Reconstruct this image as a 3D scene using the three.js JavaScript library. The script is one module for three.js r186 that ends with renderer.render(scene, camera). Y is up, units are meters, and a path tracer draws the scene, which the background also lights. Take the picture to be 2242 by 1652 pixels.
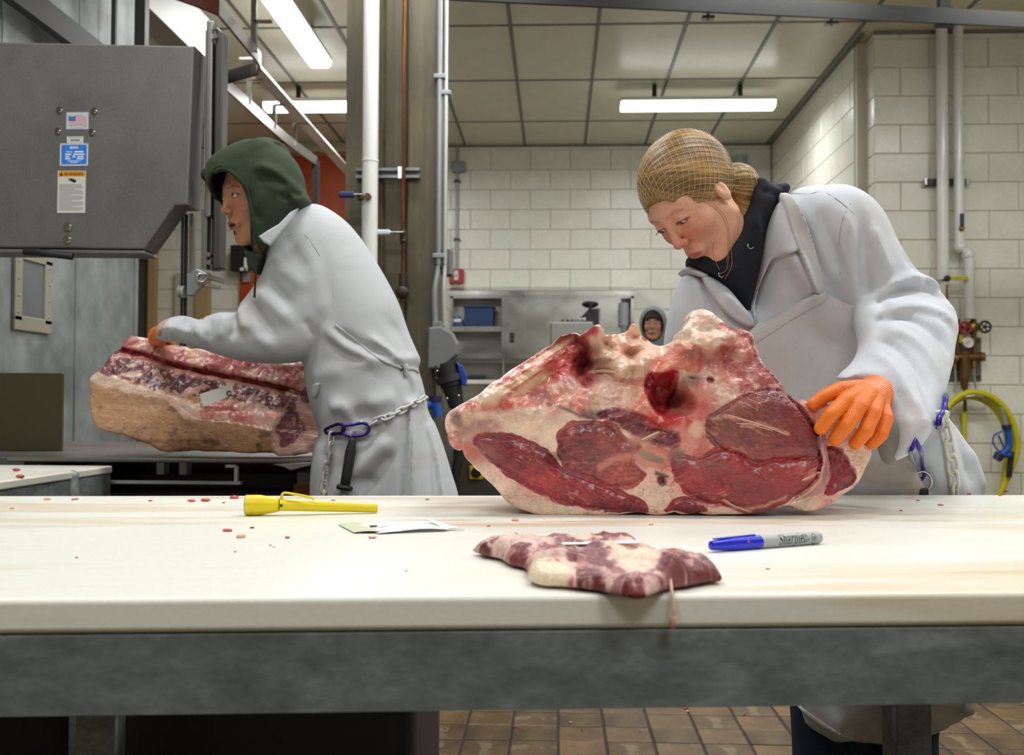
import * as THREE from 'three';
import { mergeGeometries, toCreasedNormals, mergeVertices } from 'three/addons/utils/BufferGeometryUtils.js';
import { RoundedBoxGeometry } from 'three/addons/geometries/RoundedBoxGeometry.js';
import { RectAreaLightUniformsLib } from 'three/addons/lights/RectAreaLightUniformsLib.js';

// ---------------------------------------------------------------- camera, exposure, lights
const scene = new THREE.Scene();
scene.background = new THREE.Color(0x000000);
const FPX = 2250, CAM_Y = 1.076;
const camera = new THREE.PerspectiveCamera(2 * Math.atan(826 / FPX) * 180 / Math.PI, 2242 / 1652, 0.05, 60);
camera.position.set(0, CAM_Y, 0);
camera.rotation.set(0.0253, 0.0431, 0.0045, 'YXZ');
camera.updateMatrixWorld(true);
camera.focus = 1.75;
camera.userData.fStop = 7.5;
const renderer = new THREE.WebGLRenderer({ antialias: true });
renderer.toneMapping = THREE.LinearToneMapping;
renderer.toneMappingExposure = 1.18;
renderer.shadowMap.enabled = true;
RectAreaLightUniformsLib.init();
const LAMP_COLOR = new THREE.Color(0.985, 1.0, 0.985);
const LAMP_POWER = 46;      // radiance of a fluorescent fitting's lens
const CEIL = 3.707;
// every fluorescent fitting: [centre x, centre z, direction 'x' or 'z', label]
const FITTINGS = [
  [1.15, -8.45, 'x', 'white fluorescent fitting on the ceiling between the column and the right wall pipes'],
  [-1.80, -8.40, 'x', 'white fluorescent fitting on the ceiling beside the brown column, above the orange door'],
  [-1.72, -6.7, 'z', 'long white fluorescent fitting above the overhead rail, running towards the orange door'],
  [-0.5, -4.1, 'x', 'fluorescent fitting over the worker at the saw'],
  [1.4, -4.3, 'x', 'fluorescent fitting over the aisle behind the cutting table'],
  [-1.2, -1.9, 'x', 'fluorescent fitting over the saw end of the cutting table'],
  [1.1, -1.9, 'x', 'fluorescent fitting over the marker end of the cutting table'],
  [3.1, -4.5, 'x', 'fluorescent fitting over the aisle before the hose station'],
  [3.2, -1.9, 'x', 'fluorescent fitting beyond the marker end of the cutting table'],
  [-1.2, 0.6, 'x', 'fluorescent fitting over the floor before the saw end of the table'],
  [1.1, 0.6, 'x', 'fluorescent fitting over the floor before the marker end of the table'],
];
// ---------------------------------------------------------------- pixels to places
const V3 = (x, y, z) => new THREE.Vector3(x, y, z);
function ray(px, py) { return V3(px - 1121, 826 - py, -FPX).applyQuaternion(camera.quaternion).normalize(); }
function atZ(px, py, Z) { const d = ray(px, py), t = Z / -d.z; return V3(d.x * t, CAM_Y + d.y * t, -Z); }
function onY(px, py, y) { const d = ray(px, py), t = (y - CAM_Y) / d.y; return V3(d.x * t, y, d.z * t); }
function onX(px, py, x) { const d = ray(px, py), t = x / d.x; return V3(x, CAM_Y + d.y * t, d.z * t); }
const xy = (pts, Z) => pts.map(([a, b]) => { const p = atZ(a, b, Z); return [p.x, p.y]; });
// ---------------------------------------------------------------- noise and small maths
let seed = 7;
const rnd = () => { seed = (seed * 1664525 + 1013904223) >>> 0; return seed / 4294967296; };
const rr = (a, b) => a + (b - a) * rnd();
const clamp = (x, a = 0, b = 1) => x < a ? a : x > b ? b : x;
const mix = (a, b, t) => a + (b - a) * t;
const sstep = (a, b, x) => { const t = clamp((x - a) / (b - a)); return t * t * (3 - 2 * t); };
const PERM = new Float32Array(4096); for (let i = 0; i < 4096; i++) PERM[i] = rnd() * 2 - 1;
const hsh = (x, y, z) => PERM[(Math.imul(x, 73856093) ^ Math.imul(y, 19349663) ^ Math.imul(z, 83492791)) >>> 7 & 4095];
function noise2(x, y, k) {
  const X = Math.floor(x), Y = Math.floor(y); let a = x - X, b = y - Y; a = a * a * (3 - 2 * a); b = b * b * (3 - 2 * b);
  const h0 = Math.imul(X, 73856093), h1 = Math.imul(X + 1, 73856093), v0 = Math.imul(Y, 19349663) ^ Math.imul(k, 83492791), v1 = Math.imul(Y + 1, 19349663) ^ Math.imul(k, 83492791);
  const p = PERM[(h0 ^ v0) >>> 7 & 4095], q = PERM[(h1 ^ v0) >>> 7 & 4095], r = PERM[(h0 ^ v1) >>> 7 & 4095], s = PERM[(h1 ^ v1) >>> 7 & 4095]; return (p + (q - p) * a) * (1 - b) + (r + (s - r) * a) * b;
}
function noise(x, y, z = 0) {
  const X = Math.floor(x), Y = Math.floor(y), Z = Math.floor(z); let a = x - X, b = y - Y, c = z - Z;
  a = a * a * (3 - 2 * a); b = b * b * (3 - 2 * b); c = c * c * (3 - 2 * c);
  return mix(mix(mix(hsh(X, Y, Z), hsh(X + 1, Y, Z), a), mix(hsh(X, Y + 1, Z), hsh(X + 1, Y + 1, Z), a), b),
    mix(mix(hsh(X, Y, Z + 1), hsh(X + 1, Y, Z + 1), a), mix(hsh(X, Y + 1, Z + 1), hsh(X + 1, Y + 1, Z + 1), a), b), c);
}
const fbm = (x, y, z = 0, o = 4) => { let s = 0, a = 0.5; if (Number.isInteger(z)) { for (let i = 0; i < o; i++) { s += a * noise2(x, y, z + i * 37); x = x * 2.03 + 11.3; y = y * 2.03 + 5.7; a *= 0.5; } return s; } for (let i = 0; i < o; i++) { s += a * noise(x, y, z); x = x * 2.03 + 11.3; y = y * 2.03 + 5.7; z = z * 2.03 + 3.1; a *= 0.5; } return s; };
function smooth(pts, n = 6, closed = true) {
  const c = new THREE.CatmullRomCurve3(pts.map((p) => V3(p[0], p[1], p[2] || 0)), closed, 'catmullrom', 0.5);
  return c.getPoints(pts.length * n).slice(0, closed ? -1 : undefined).map((p) => [p.x, p.y, p.z]);
}
function polyDist(poly, x, y) {            // negative inside
  let d = 1e9, inside = false; const n = poly.length;
  for (let i = 0, j = n - 1; i < n; j = i++) {
    const ax = poly[i][0], ay = poly[i][1], bx = poly[j][0], by = poly[j][1], ex = bx - ax, ey = by - ay, wx = x - ax, wy = y - ay;
    const t = clamp((wx * ex + wy * ey) / (ex * ex + ey * ey + 1e-20)), qx = wx - ex * t, qy = wy - ey * t, q = qx * qx + qy * qy;
    if (q < d) d = q;
    if ((ay > y) !== (by > y) && x < (bx - ax) * (y - ay) / (by - ay) + ax) inside = !inside;
  }
  d = Math.sqrt(d); return inside ? -d : d;
}
function lineDist(line, x, y) {            // [distance, position 0..1 along, signed side]
  let best = 1e9, at = 0, side = 1; const n = line.length - 1;
  for (let i = 0; i < n; i++) {
    const ax = line[i][0], ay = line[i][1], ex = line[i + 1][0] - ax, ey = line[i + 1][1] - ay, wx = x - ax, wy = y - ay;
    const t = clamp((wx * ex + wy * ey) / (ex * ex + ey * ey + 1e-20)), qx = wx - ex * t, qy = wy - ey * t, q = qx * qx + qy * qy;
    if (q < best) { best = q; at = (i + t) / n; side = ex * wy - ey * wx > 0 ? 1 : -1; }
  }
  return [Math.sqrt(best), at, side];
}
const smin = (a, b, k) => { const h = Math.max(k - Math.abs(a - b), 0) / k; return Math.min(a, b) - h * h * k * 0.25; };
const smax = (a, b, k) => -smin(-a, -b, k);
function capsule(px, py, pz, a, b, ra, rb) {
  const ex = b[0] - a[0], ey = b[1] - a[1], ez = b[2] - a[2], wx = px - a[0], wy = py - a[1], wz = pz - a[2];
  const t = clamp((wx * ex + wy * ey + wz * ez) / (ex * ex + ey * ey + ez * ez + 1e-12));
  return Math.hypot(wx - ex * t, wy - ey * t, wz - ez * t) - mix(ra, rb, t);
}
function ellipsoid(px, py, pz, c, r) {
  const x = (px - c[0]) / r[0], y = (py - c[1]) / r[1], z = (pz - c[2]) / r[2], k0 = Math.sqrt(x * x + y * y + z * z);
  const k1 = Math.hypot(x / r[0], y / r[1], z / r[2]); return k1 < 1e-9 ? -Math.min(...r) : k0 * (k0 - 1) / k1;
}
// ---------------------------------------------------------------- surface nets: field(x, y, z) < 0 inside
function nets(lo, hi, h, prep, f, shade, uvOf) {
  const nx = Math.ceil((hi[0] - lo[0]) / h) + 1, ny = Math.ceil((hi[1] - lo[1]) / h) + 1, nz = Math.ceil((hi[2] - lo[2]) / h) + 1;
  const F = new Float32Array(nx * ny * nz), at = (i, j, k) => (j * nx + i) * nz + k;
  for (let j = 0; j < ny; j++) for (let i = 0; i < nx; i++) {
    const x = lo[0] + i * h, y = lo[1] + j * h; prep && prep(x, y);
    for (let k = 0; k < nz; k++) F[at(i, j, k)] = f(x, y, lo[2] + k * h);
  }
  const id = new Int32Array(nx * ny * nz).fill(-1), pos = [], idx = [], v = new Float32Array(8);
  for (let j = 0; j < ny - 1; j++) for (let i = 0; i < nx - 1; i++) for (let k = 0; k < nz - 1; k++) {
    let m = 0;
    for (let c = 0; c < 8; c++) { v[c] = F[at(i + (c & 1), j + (c >> 1 & 1), k + (c >> 2))]; if (v[c] < 0) m |= 1 << c; }
    if (m === 0 || m === 255) continue;
    let sx = 0, sy = 0, sz = 0, n = 0;
    for (let c = 0; c < 8; c++) for (let b = 0; b < 3; b++) {
      const e = c | 1 << b; if (e === c || (v[c] < 0) === (v[e] < 0)) continue;
      const t = v[c] / (v[c] - v[e]);
      sx += (c & 1) + (b === 0 ? t : 0); sy += (c >> 1 & 1) + (b === 1 ? t : 0); sz += (c >> 2) + (b === 2 ? t : 0); n++;
    }
    id[at(i, j, k)] = pos.length / 3;
    pos.push(lo[0] + (i + sx / n) * h, lo[1] + (j + sy / n) * h, lo[2] + (k + sz / n) * h);
  }
  const quad = (a, b, c, d, flip) => { if (a < 0 || b < 0 || c < 0 || d < 0) return; flip ? idx.push(a, c, b, a, d, c) : idx.push(a, b, c, a, c, d); };
  for (let j = 1; j < ny - 1; j++) for (let i = 1; i < nx - 1; i++) for (let k = 1; k < nz - 1; k++) {
    const s = F[at(i, j, k)] < 0;
    if (s !== F[at(i + 1, j, k)] < 0) quad(id[at(i, j, k)], id[at(i, j - 1, k)], id[at(i, j - 1, k - 1)], id[at(i, j, k - 1)], s);
    if (s !== F[at(i, j + 1, k)] < 0) quad(id[at(i, j, k)], id[at(i, j, k - 1)], id[at(i - 1, j, k - 1)], id[at(i - 1, j, k)], s);
    if (s !== F[at(i, j, k + 1)] < 0) quad(id[at(i, j, k)], id[at(i - 1, j, k)], id[at(i - 1, j - 1, k)], id[at(i, j - 1, k)], s);
  }
  for (let i = 0; i < idx.length; i += 3) { const t = idx[i + 1]; idx[i + 1] = idx[i + 2]; idx[i + 2] = t; }
  const g = new THREE.BufferGeometry();
  g.setAttribute('position', new THREE.Float32BufferAttribute(pos, 3)); g.setIndex(idx); g.computeVertexNormals();
  const N = g.attributes.normal, count = pos.length / 3;
  if (shade) { const col = new Float32Array(count * 3); for (let i = 0; i < count; i++) { const c = shade(pos[i * 3], pos[i * 3 + 1], pos[i * 3 + 2], N.getX(i), N.getY(i), N.getZ(i)); col[i * 3] = c[0]; col[i * 3 + 1] = c[1]; col[i * 3 + 2] = c[2]; } g.setAttribute('color', new THREE.BufferAttribute(col, 3)); }
  const uv = new Float32Array(count * 2); for (let i = 0; i < count; i++) { const c = uvOf ? uvOf(pos[i * 3], pos[i * 3 + 1], pos[i * 3 + 2], N.getX(i), N.getY(i), N.getZ(i)) : [pos[i * 3] + pos[i * 3 + 2] * 0.7, pos[i * 3 + 1] + pos[i * 3 + 2] * 0.3]; uv[i * 2] = c[0]; uv[i * 2 + 1] = c[1]; } g.setAttribute('uv', new THREE.BufferAttribute(uv, 2));
  return g;
}
function largest(g) {                      // keeps the biggest connected piece of an indexed mesh
  const n = g.attributes.position.count, ix = g.index.array, par = new Int32Array(n).map((_, i) => i), find = (a) => { while (par[a] !== a) a = par[a] = par[par[a]]; return a; };
  for (let i = 0; i < ix.length; i += 3) { const a = find(ix[i]); par[find(ix[i + 1])] = a; par[find(ix[i + 2])] = a; }
  const cnt = new Map(); for (let i = 0; i < ix.length; i += 3) { const a = find(ix[i]); cnt.set(a, (cnt.get(a) || 0) + 1); }
  let best = -1, bc = 0; for (const [a, c] of cnt) if (c > bc) { bc = c; best = a; }
  const out = []; for (let i = 0; i < ix.length; i += 3) if (find(ix[i]) === best) out.push(ix[i], ix[i + 1], ix[i + 2]);
  g.setIndex(out); return g;
}
// a soft body blown up from an outline that lies in the plane z = -Z; it has its own thickness and folds
class Layer {
  constructor(px, Z, o = {}) {
    this.Z = Z; this.R = o.R || 0.1; this.T = o.T || 0.1; this.p = o.p || 2.2; this.z0 = o.z0 || (() => -Z); this.h = o.h || 0.005;
    const at = o.Zp ? (pts) => pts.map(([a, b]) => { const p = atZ(a, b, o.Zp(b)); return [p.x, p.y]; }) : (pts) => xy(pts, Z); this.at = at;
    if (o.Zp) { const tab = []; for (let b = -100; b <= 1800; b += 10) tab.push([atZ(o.cx || 1121, b, o.Zp(b)).y, o.Zp(b)]); this.z0 = (x, y) => { let i = 1; while (i < tab.length - 1 && tab[i][0] > y) i++; const k = clamp((tab[i - 1][0] - y) / (tab[i - 1][0] - tab[i][0])); return -mix(tab[i - 1][1], tab[i][1], k) + (o.zx ? o.zx(x, y) : 0); }; }
    const pl = smooth(at(px), o.n || 5); this.poly = pl;
    const xs = pl.map((q) => q[0]), ys = pl.map((q) => q[1]), m = 0.05;
    this.lo = [Math.min(...xs) - m, Math.min(...ys) - m]; this.hi = [Math.max(...xs) + m, Math.max(...ys) + m];
    this.nx = Math.ceil((this.hi[0] - this.lo[0]) / this.h) + 2; this.ny = Math.ceil((this.hi[1] - this.lo[1]) / this.h) + 2;
    this.d = new Float32Array(this.nx * this.ny); this.b = new Float32Array(this.nx * this.ny);
    const folds = (o.folds || []).map(([l, w, a, taper]) => { const c = smooth(at(l), 5, false), xs = c.map((q) => q[0]), ys = c.map((q) => q[1]), W = w / FPX * Z; return { c, w: W, a, taper: taper ?? 1, box: [Math.min(...xs) - W * 2.5, Math.min(...ys) - W * 2.5, Math.max(...xs) + W * 2.5, Math.max(...ys) + W * 2.5] }; });
    for (let j = 0; j < this.ny; j++) for (let i = 0; i < this.nx; i++) {
      const x = this.lo[0] + i * this.h, y = this.lo[1] + j * this.h; this.d[j * this.nx + i] = polyDist(pl, x, y);
      let b = 0;
      for (const q of folds) { if (x < q.box[0] || y < q.box[1] || x > q.box[2] || y > q.box[3]) continue; const [dd, t] = lineDist(q.c, x, y); const k = dd / q.w; if (k < 2.4) b += q.a * Math.exp(-k * k) * (q.taper ? Math.min(1, 4 * Math.min(t, 1 - t) + 0.15) : 1); }
      this.b[j * this.nx + i] = b + (o.bump ? o.bump(x, y) : 0);
    }
  }
  sample(a, x, y) {
    const u = clamp((x - this.lo[0]) / this.h, 0, this.nx - 1.001), v = clamp((y - this.lo[1]) / this.h, 0, this.ny - 1.001), i = Math.floor(u), j = Math.floor(v), s = u - i, t = v - j, k = j * this.nx + i;
    return (a[k] * (1 - s) + a[k + 1] * s) * (1 - t) + (a[k + this.nx] * (1 - s) + a[k + this.nx + 1] * s) * t;
  }
  set(x, y) {
    const ox = Math.max(this.lo[0] - x, x - this.hi[0], 0), oy = Math.max(this.lo[1] - y, y - this.hi[1], 0);
    this.cd = this.sample(this.d, x, y) + Math.hypot(ox, oy); this.cb = ox || oy ? 0 : this.sample(this.b, x, y); this.cz = this.z0(x, y);
    this.u = Math.pow(Math.max(0, 1 + this.cd / this.R), this.p);
  }
  f(z) {
    const s = (z - this.cz) / this.T, q = Math.pow(this.u + Math.pow(Math.abs(s), this.p), 1 / this.p);
    return (q - 1) * Math.min(this.R, this.T) - this.cb * (s > 0 ? Math.min(1, 0.35 + s) : 0.35);
  }
}
// ---------------------------------------------------------------- textures and materials
function tex(w, h, fn, srgb = true, rep) {
  const d = new Uint8Array(w * h * 4);
  for (let j = 0; j < h; j++) for (let i = 0; i < w; i++) { const c = fn(i / w, j / h, i, j), k = (j * w + i) * 4; if (typeof c === 'number') { d[k] = d[k + 1] = d[k + 2] = clamp(c) * 255; } else { d[k] = clamp(c[0], 0, 255); d[k + 1] = clamp(c[1], 0, 255); d[k + 2] = clamp(c[2], 0, 255); } d[k + 3] = 255; }
  const t = new THREE.DataTexture(d, w, h); t.magFilter = THREE.LinearFilter; t.minFilter = THREE.LinearMipmapLinearFilter; t.generateMipmaps = true; t.wrapS = t.wrapT = THREE.RepeatWrapping; if (srgb) t.colorSpace = THREE.SRGBColorSpace;
  if (rep) t.repeat.set(rep, rep); t.needsUpdate = true; return t;
}
function per(n) { return (u, v, f, o = 4, s = 0) => { let r = 0, a = 0.5, q = f; for (let i = 0; i < o; i++) { const x = u * q, y = v * q, X = Math.floor(x), Y = Math.floor(y); let p = x - X, w = y - Y; p = p * p * (3 - 2 * p); w = w * w * (3 - 2 * w); const m = (k) => ((k % q) + q) % q; r += a * mix(mix(hsh(m(X), m(Y), i + s), hsh(m(X + 1), m(Y), i + s), p), mix(hsh(m(X), m(Y + 1), i + s), hsh(m(X + 1), m(Y + 1), i + s), p), w); a *= 0.5; q *= 2; } return r; }; }
const pn = per();
function canvasTex(w, h, draw) { const c = document.createElement('canvas'); c.width = w; c.height = h; draw(c.getContext('2d'), w, h); const t = new THREE.CanvasTexture(c); t.colorSpace = THREE.SRGBColorSpace; return t; }
const mat = (color, roughness = 0.6, metalness = 0, o = {}) => new THREE.MeshPhysicalMaterial({ color, roughness, metalness, ...o });
const vmat = (roughness = 0.6, o = {}) => new THREE.MeshPhysicalMaterial({ color: 0xffffff, roughness, vertexColors: true, ...o });
const lin = (r, g, b) => [r, g, b].map((c) => { c /= 255; return c < 0.04045 ? c / 12.92 : Math.pow((c + 0.055) / 1.055, 2.4); });
const mixc = (a, b, t) => [mix(a[0], b[0], t), mix(a[1], b[1], t), mix(a[2], b[2], t)];
// ---------------------------------------------------------------- things and parts
const used = {};
function numbered(n) { used[n] = (used[n] ?? -1) + 1; return used[n] ? `${n}_${String(used[n]).padStart(3, '0')}` : n; }
function thing(name, label, category, base = [0, 0, 0], group) {
  const o = new THREE.Group(); o.name = numbered(name); o.position.set(...(base.isVector3 ? base.toArray() : base)); scene.add(o);
  o.userData = { label, category }; if (group) o.userData.group = group; return o;
}
function part(parent, name, g, m, label) {           // geometry given in world axes, moved to the thing's own base
  const list = Array.isArray(g) ? g : [g], geo = list.length > 1 ? mergeGeometries(list.map((q) => { const n = q.index ? q.toNonIndexed() : q; for (const k of Object.keys(n.attributes)) if (!['position', 'normal', 'uv', 'color'].includes(k)) n.deleteAttribute(k); return n; })) : list[0];
  const p = V3(); let q = parent; while (q && q !== scene) { p.add(q.position); q = q.parent; }
  geo.translate(-p.x, -p.y, -p.z);
  const o = new THREE.Mesh(geo, m); o.name = name; if (label) o.userData.label = label; o.castShadow = o.receiveShadow = true; parent.add(o); return o;
}
function solo(name, label, category, g, m, group) {   // a thing that is one mesh
  const list = Array.isArray(g) ? g : [g], geo = list.length > 1 ? mergeGeometries(list.map((q) => q.index ? q.toNonIndexed() : q)) : list[0];
  geo.computeBoundingBox(); const b = geo.boundingBox, c = [(b.min.x + b.max.x) / 2, b.min.y, (b.min.z + b.max.z) / 2]; geo.translate(-c[0], -c[1], -c[2]);
  const o = new THREE.Mesh(geo, m); o.name = numbered(name); o.position.set(...c); o.userData = { label, category }; if (group) o.userData.group = group; o.castShadow = o.receiveShadow = true; scene.add(o); return o;
}
function structure(name, g, m, label, category = 'structure') { const o = new THREE.Mesh(g, m); o.name = name; o.userData = { kind: 'structure', label, category }; o.castShadow = o.receiveShadow = true; scene.add(o); return o; }
// ---------------------------------------------------------------- shapes in world axes
function uvm(g) {                                       // texture coordinates in metres from the way each face points
  if (g.index) g = g.toNonIndexed(); const p = g.attributes.position, n = g.attributes.normal, uv = new Float32Array(p.count * 2);
  for (let i = 0; i < p.count; i++) { const a = Math.abs(n.getX(i)), b = Math.abs(n.getY(i)), c = Math.abs(n.getZ(i)); uv[i * 2] = a > b && a > c ? p.getZ(i) : p.getX(i); uv[i * 2 + 1] = b > a && b > c ? p.getZ(i) : p.getY(i); }
  g.setAttribute('uv', new THREE.BufferAttribute(uv, 2)); return g;
}
const box = (x0, x1, y0, y1, z0, z1, r = 0) => { const w = Math.abs(x1 - x0), h = Math.abs(y1 - y0), d = Math.abs(z1 - z0); const g = r ? new RoundedBoxGeometry(w, h, d, 2, Math.min(r, w / 2.01, h / 2.01, d / 2.01)) : new THREE.BoxGeometry(w, h, d); g.translate((x0 + x1) / 2, (y0 + y1) / 2, (z0 + z1) / 2); return uvm(g); };
const tube = (pts, r, seg = 8, n, closed = false) => { const c = new THREE.CatmullRomCurve3(pts.map((p) => p.isVector3 ? p : V3(...p)), closed, 'catmullrom', 0.5); return new THREE.TubeGeometry(c, n || pts.length * 8, r, seg, closed).toNonIndexed(); };
function rod(a, b, r, r2 = r, seg = 14) { a = a.isVector3 ? a : V3(...a); b = b.isVector3 ? b : V3(...b); const d = b.clone().sub(a), g = new THREE.CylinderGeometry(r2, r, d.length(), seg).toNonIndexed(); g.applyQuaternion(new THREE.Quaternion().setFromUnitVectors(V3(0, 1, 0), d.normalize())); g.translate((a.x + b.x) / 2, (a.y + b.y) / 2, (a.z + b.z) / 2); return g; }
function bar(a, b, w, h, up = V3(0, 1, 0), r = 0) { // a straight bar of section w (sideways) x h (up)
  a = a.isVector3 ? a : V3(...a); b = b.isVector3 ? b : V3(...b); const d = b.clone().sub(a), L = d.length(), x = d.clone().normalize(), z = x.clone().cross(up).normalize(), y = z.clone().cross(x);
  const g = (r ? new RoundedBoxGeometry(L, h, w, 2, r) : new THREE.BoxGeometry(L, h, w)); g.applyMatrix4(new THREE.Matrix4().makeBasis(x, y, z)); g.translate((a.x + b.x) / 2, (a.y + b.y) / 2, (a.z + b.z) / 2); return uvm(g);
}
const ball = (c, r, s = [1, 1, 1], n = 14) => { const g = new THREE.SphereGeometry(r, n, Math.ceil(n * 0.7)).toNonIndexed(); g.scale(...s); const p = c.isVector3 ? c : V3(...c); g.translate(p.x, p.y, p.z); return g; };
function prism(pts, z0, z1, bevel = 0) {              // outline in x, y given in metres, from z0 (back) to z1 (front)
  const s = new THREE.Shape(pts.map((p) => new THREE.Vector2(p[0], p[1]))); const g = new THREE.ExtrudeGeometry(s, { depth: z1 - z0 - 2 * bevel, bevelEnabled: bevel > 0, bevelThickness: bevel, bevelSize: bevel, bevelOffset: -bevel, bevelSegments: 2, curveSegments: 8 }); g.translate(0, 0, z0 + bevel); return uvm(g);
}
const lathe = (prof, at, axis = V3(0, 1, 0), n = 24) => { const g = new THREE.LatheGeometry(prof.map((p) => new THREE.Vector2(p[0], p[1])), n).toNonIndexed(); g.applyQuaternion(new THREE.Quaternion().setFromUnitVectors(V3(0, 1, 0), axis.clone().normalize())); const p = at.isVector3 ? at : V3(...at); g.translate(p.x, p.y, p.z); return g; };
const ring = (c, R, r, n, seg = 20, rs = 8) => { const g = new THREE.TorusGeometry(R, r, rs, seg).toNonIndexed(); g.applyQuaternion(new THREE.Quaternion().setFromUnitVectors(V3(0, 0, 1), n.clone().normalize())); const p = c.isVector3 ? c : V3(...c); g.translate(p.x, p.y, p.z); return g; };
// one tile, block or panel: a slab whose outer face has chamfered edges; its face looks along +z
function slab(w, h, d, b) {
  const P = [], q = (a, c, e, f) => { P.push(...a, ...c, ...e, ...a, ...e, ...f); }, X = w / 2, Y = h / 2, x = X - b, y = Y - b, s = d - b * 0.7;
  const o = [[-X, -Y, s], [X, -Y, s], [X, Y, s], [-X, Y, s]], i = [[-x, -y, d], [x, -y, d], [x, y, d], [-x, y, d]], k = [[-X, -Y, 0], [X, -Y, 0], [X, Y, 0], [-X, Y, 0]];
  q(...i); for (let e = 0; e < 4; e++) { const n = (e + 1) % 4; q(o[e], o[n], i[n], i[e]); q(k[e], k[n], o[n], o[e]); }
  const g = new THREE.BufferGeometry(); g.setAttribute('position', new THREE.Float32BufferAttribute(P, 3)); g.computeVertexNormals(); return uvm(g);
}
// ---------------------------------------------------------------- materials shared by many things
const brushed = tex(512, 512, (u, v) => 0.5 + 0.3 * pn(u, v * 1, 8, 5, 3) + 0.12 * pn(u * 1, v, 128, 2, 9));
const brushRough = tex(512, 512, (u, v) => 0.55 + 0.35 * pn(u, v, 6, 5, 31), false);
const M = {
  stainless: mat(0xb4b4b0, 0.34, 0.9, { roughnessMap: brushRough, bumpMap: brushed, bumpScale: 0.0004 }),
  galv: mat(0xffffff, 0.48, 0.2, { map: tex(512, 512, (u, v) => { const n = pn(u, v, 8, 5, 3), m = pn(u, v, 3, 3, 17); const k = 150 + 34 * n + 22 * m; return [k * 0.96, k * 1.0, k * 1.0]; }) }),
  galvDark: mat(0xffffff, 0.5, 0.15, { map: tex(1024, 512, (u, v) => { const n = pn(u, v, 16, 5, 5), m = pn(u, v, 4, 3, 19), s = pn(u * 0.5 + pn(u, v, 6, 2, 3) * 0.05, v, 10, 3, 44); const k = 118 + 22 * n + 12 * m + (s > 0.24 ? 40 * (s - 0.24) * 3 : 0); const g = pn(u, v, 128, 2, 91) * 14, d = pn(u, v, 48, 3, 61) * 12; return [(k + g + d) * 0.93, (k + g + d) * 0.99, k + g + d]; }), bumpMap: tex(512, 512, (u, v) => 0.5 + 0.5 * pn(u, v, 6, 4, 83) + 0.1 * pn(u, v, 24, 3, 85), false), bumpScale: 0.0022 }),
  steelDark: mat(0x3b3a38, 0.45, 0.6), black: mat(0x121212, 0.5), rubber: mat(0x191a1a, 0.6), blackRail: mat(0x22211f, 0.5, 0.4),
  rail: mat(0xa9a7a2, 0.32, 0.85), white: mat(0xe6e6e2, 0.45), whitePipe: mat(0xdedfdc, 0.22, 0, { clearcoat: 0.4, clearcoatRoughness: 0.15 }),
  chrome: mat(0xc8c8c6, 0.18, 1), brass: mat(0x9a7440, 0.35, 0.85), copper: mat(0xffffff, 0.33, 0.85, { map: tex(64, 256, (u, v) => { const n = pn(u, v, 8, 4, 12), t = sstep(-0.1, 0.35, n); return mixc([164, 96, 44], [78, 52, 34], t); }) }),
  beige: mat(0xa98f5f, 0.6), lens: new THREE.MeshStandardMaterial({ color: 0xffffff, roughness: 0.3, emissive: LAMP_COLOR, emissiveIntensity: 6 }),
};
M.galv.map.repeat.set(1.2, 1.2); M.galvDark.map.repeat.set(1.1, 2.2); brushed.repeat.set(2, 2); M.copper.map.repeat.set(1, 1);
// ---------------------------------------------------------------- the room
const BACK = -10.41, LEFT = -5.2, NEARZ = 3.2;
const cornerX = atZ(1691, 330, 10.41).x, jog = onY(1913, 70, CEIL), JZ = jog.z, PILX = jog.x, RIGHT = 4.6;
const mortar = mat(0xcac7b4, 0.8);
const blockTex = (k) => tex(256, 128, (u, v) => { const n = pn(u, v, 8, 4, k), m = pn(u, v, 64, 2, k + 7); return [226 + 7 * n + 5 * m + k % 3, 226 + 7 * n + 5 * m, 215 + 8 * n + 5 * m]; });
const blockMats = [0, 1, 2].map((k) => mat(0xffffff, 0.24 + k * 0.03, 0, { map: blockTex(40 + k), bumpMap: brushed, bumpScale: 0.0003 }));
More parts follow.
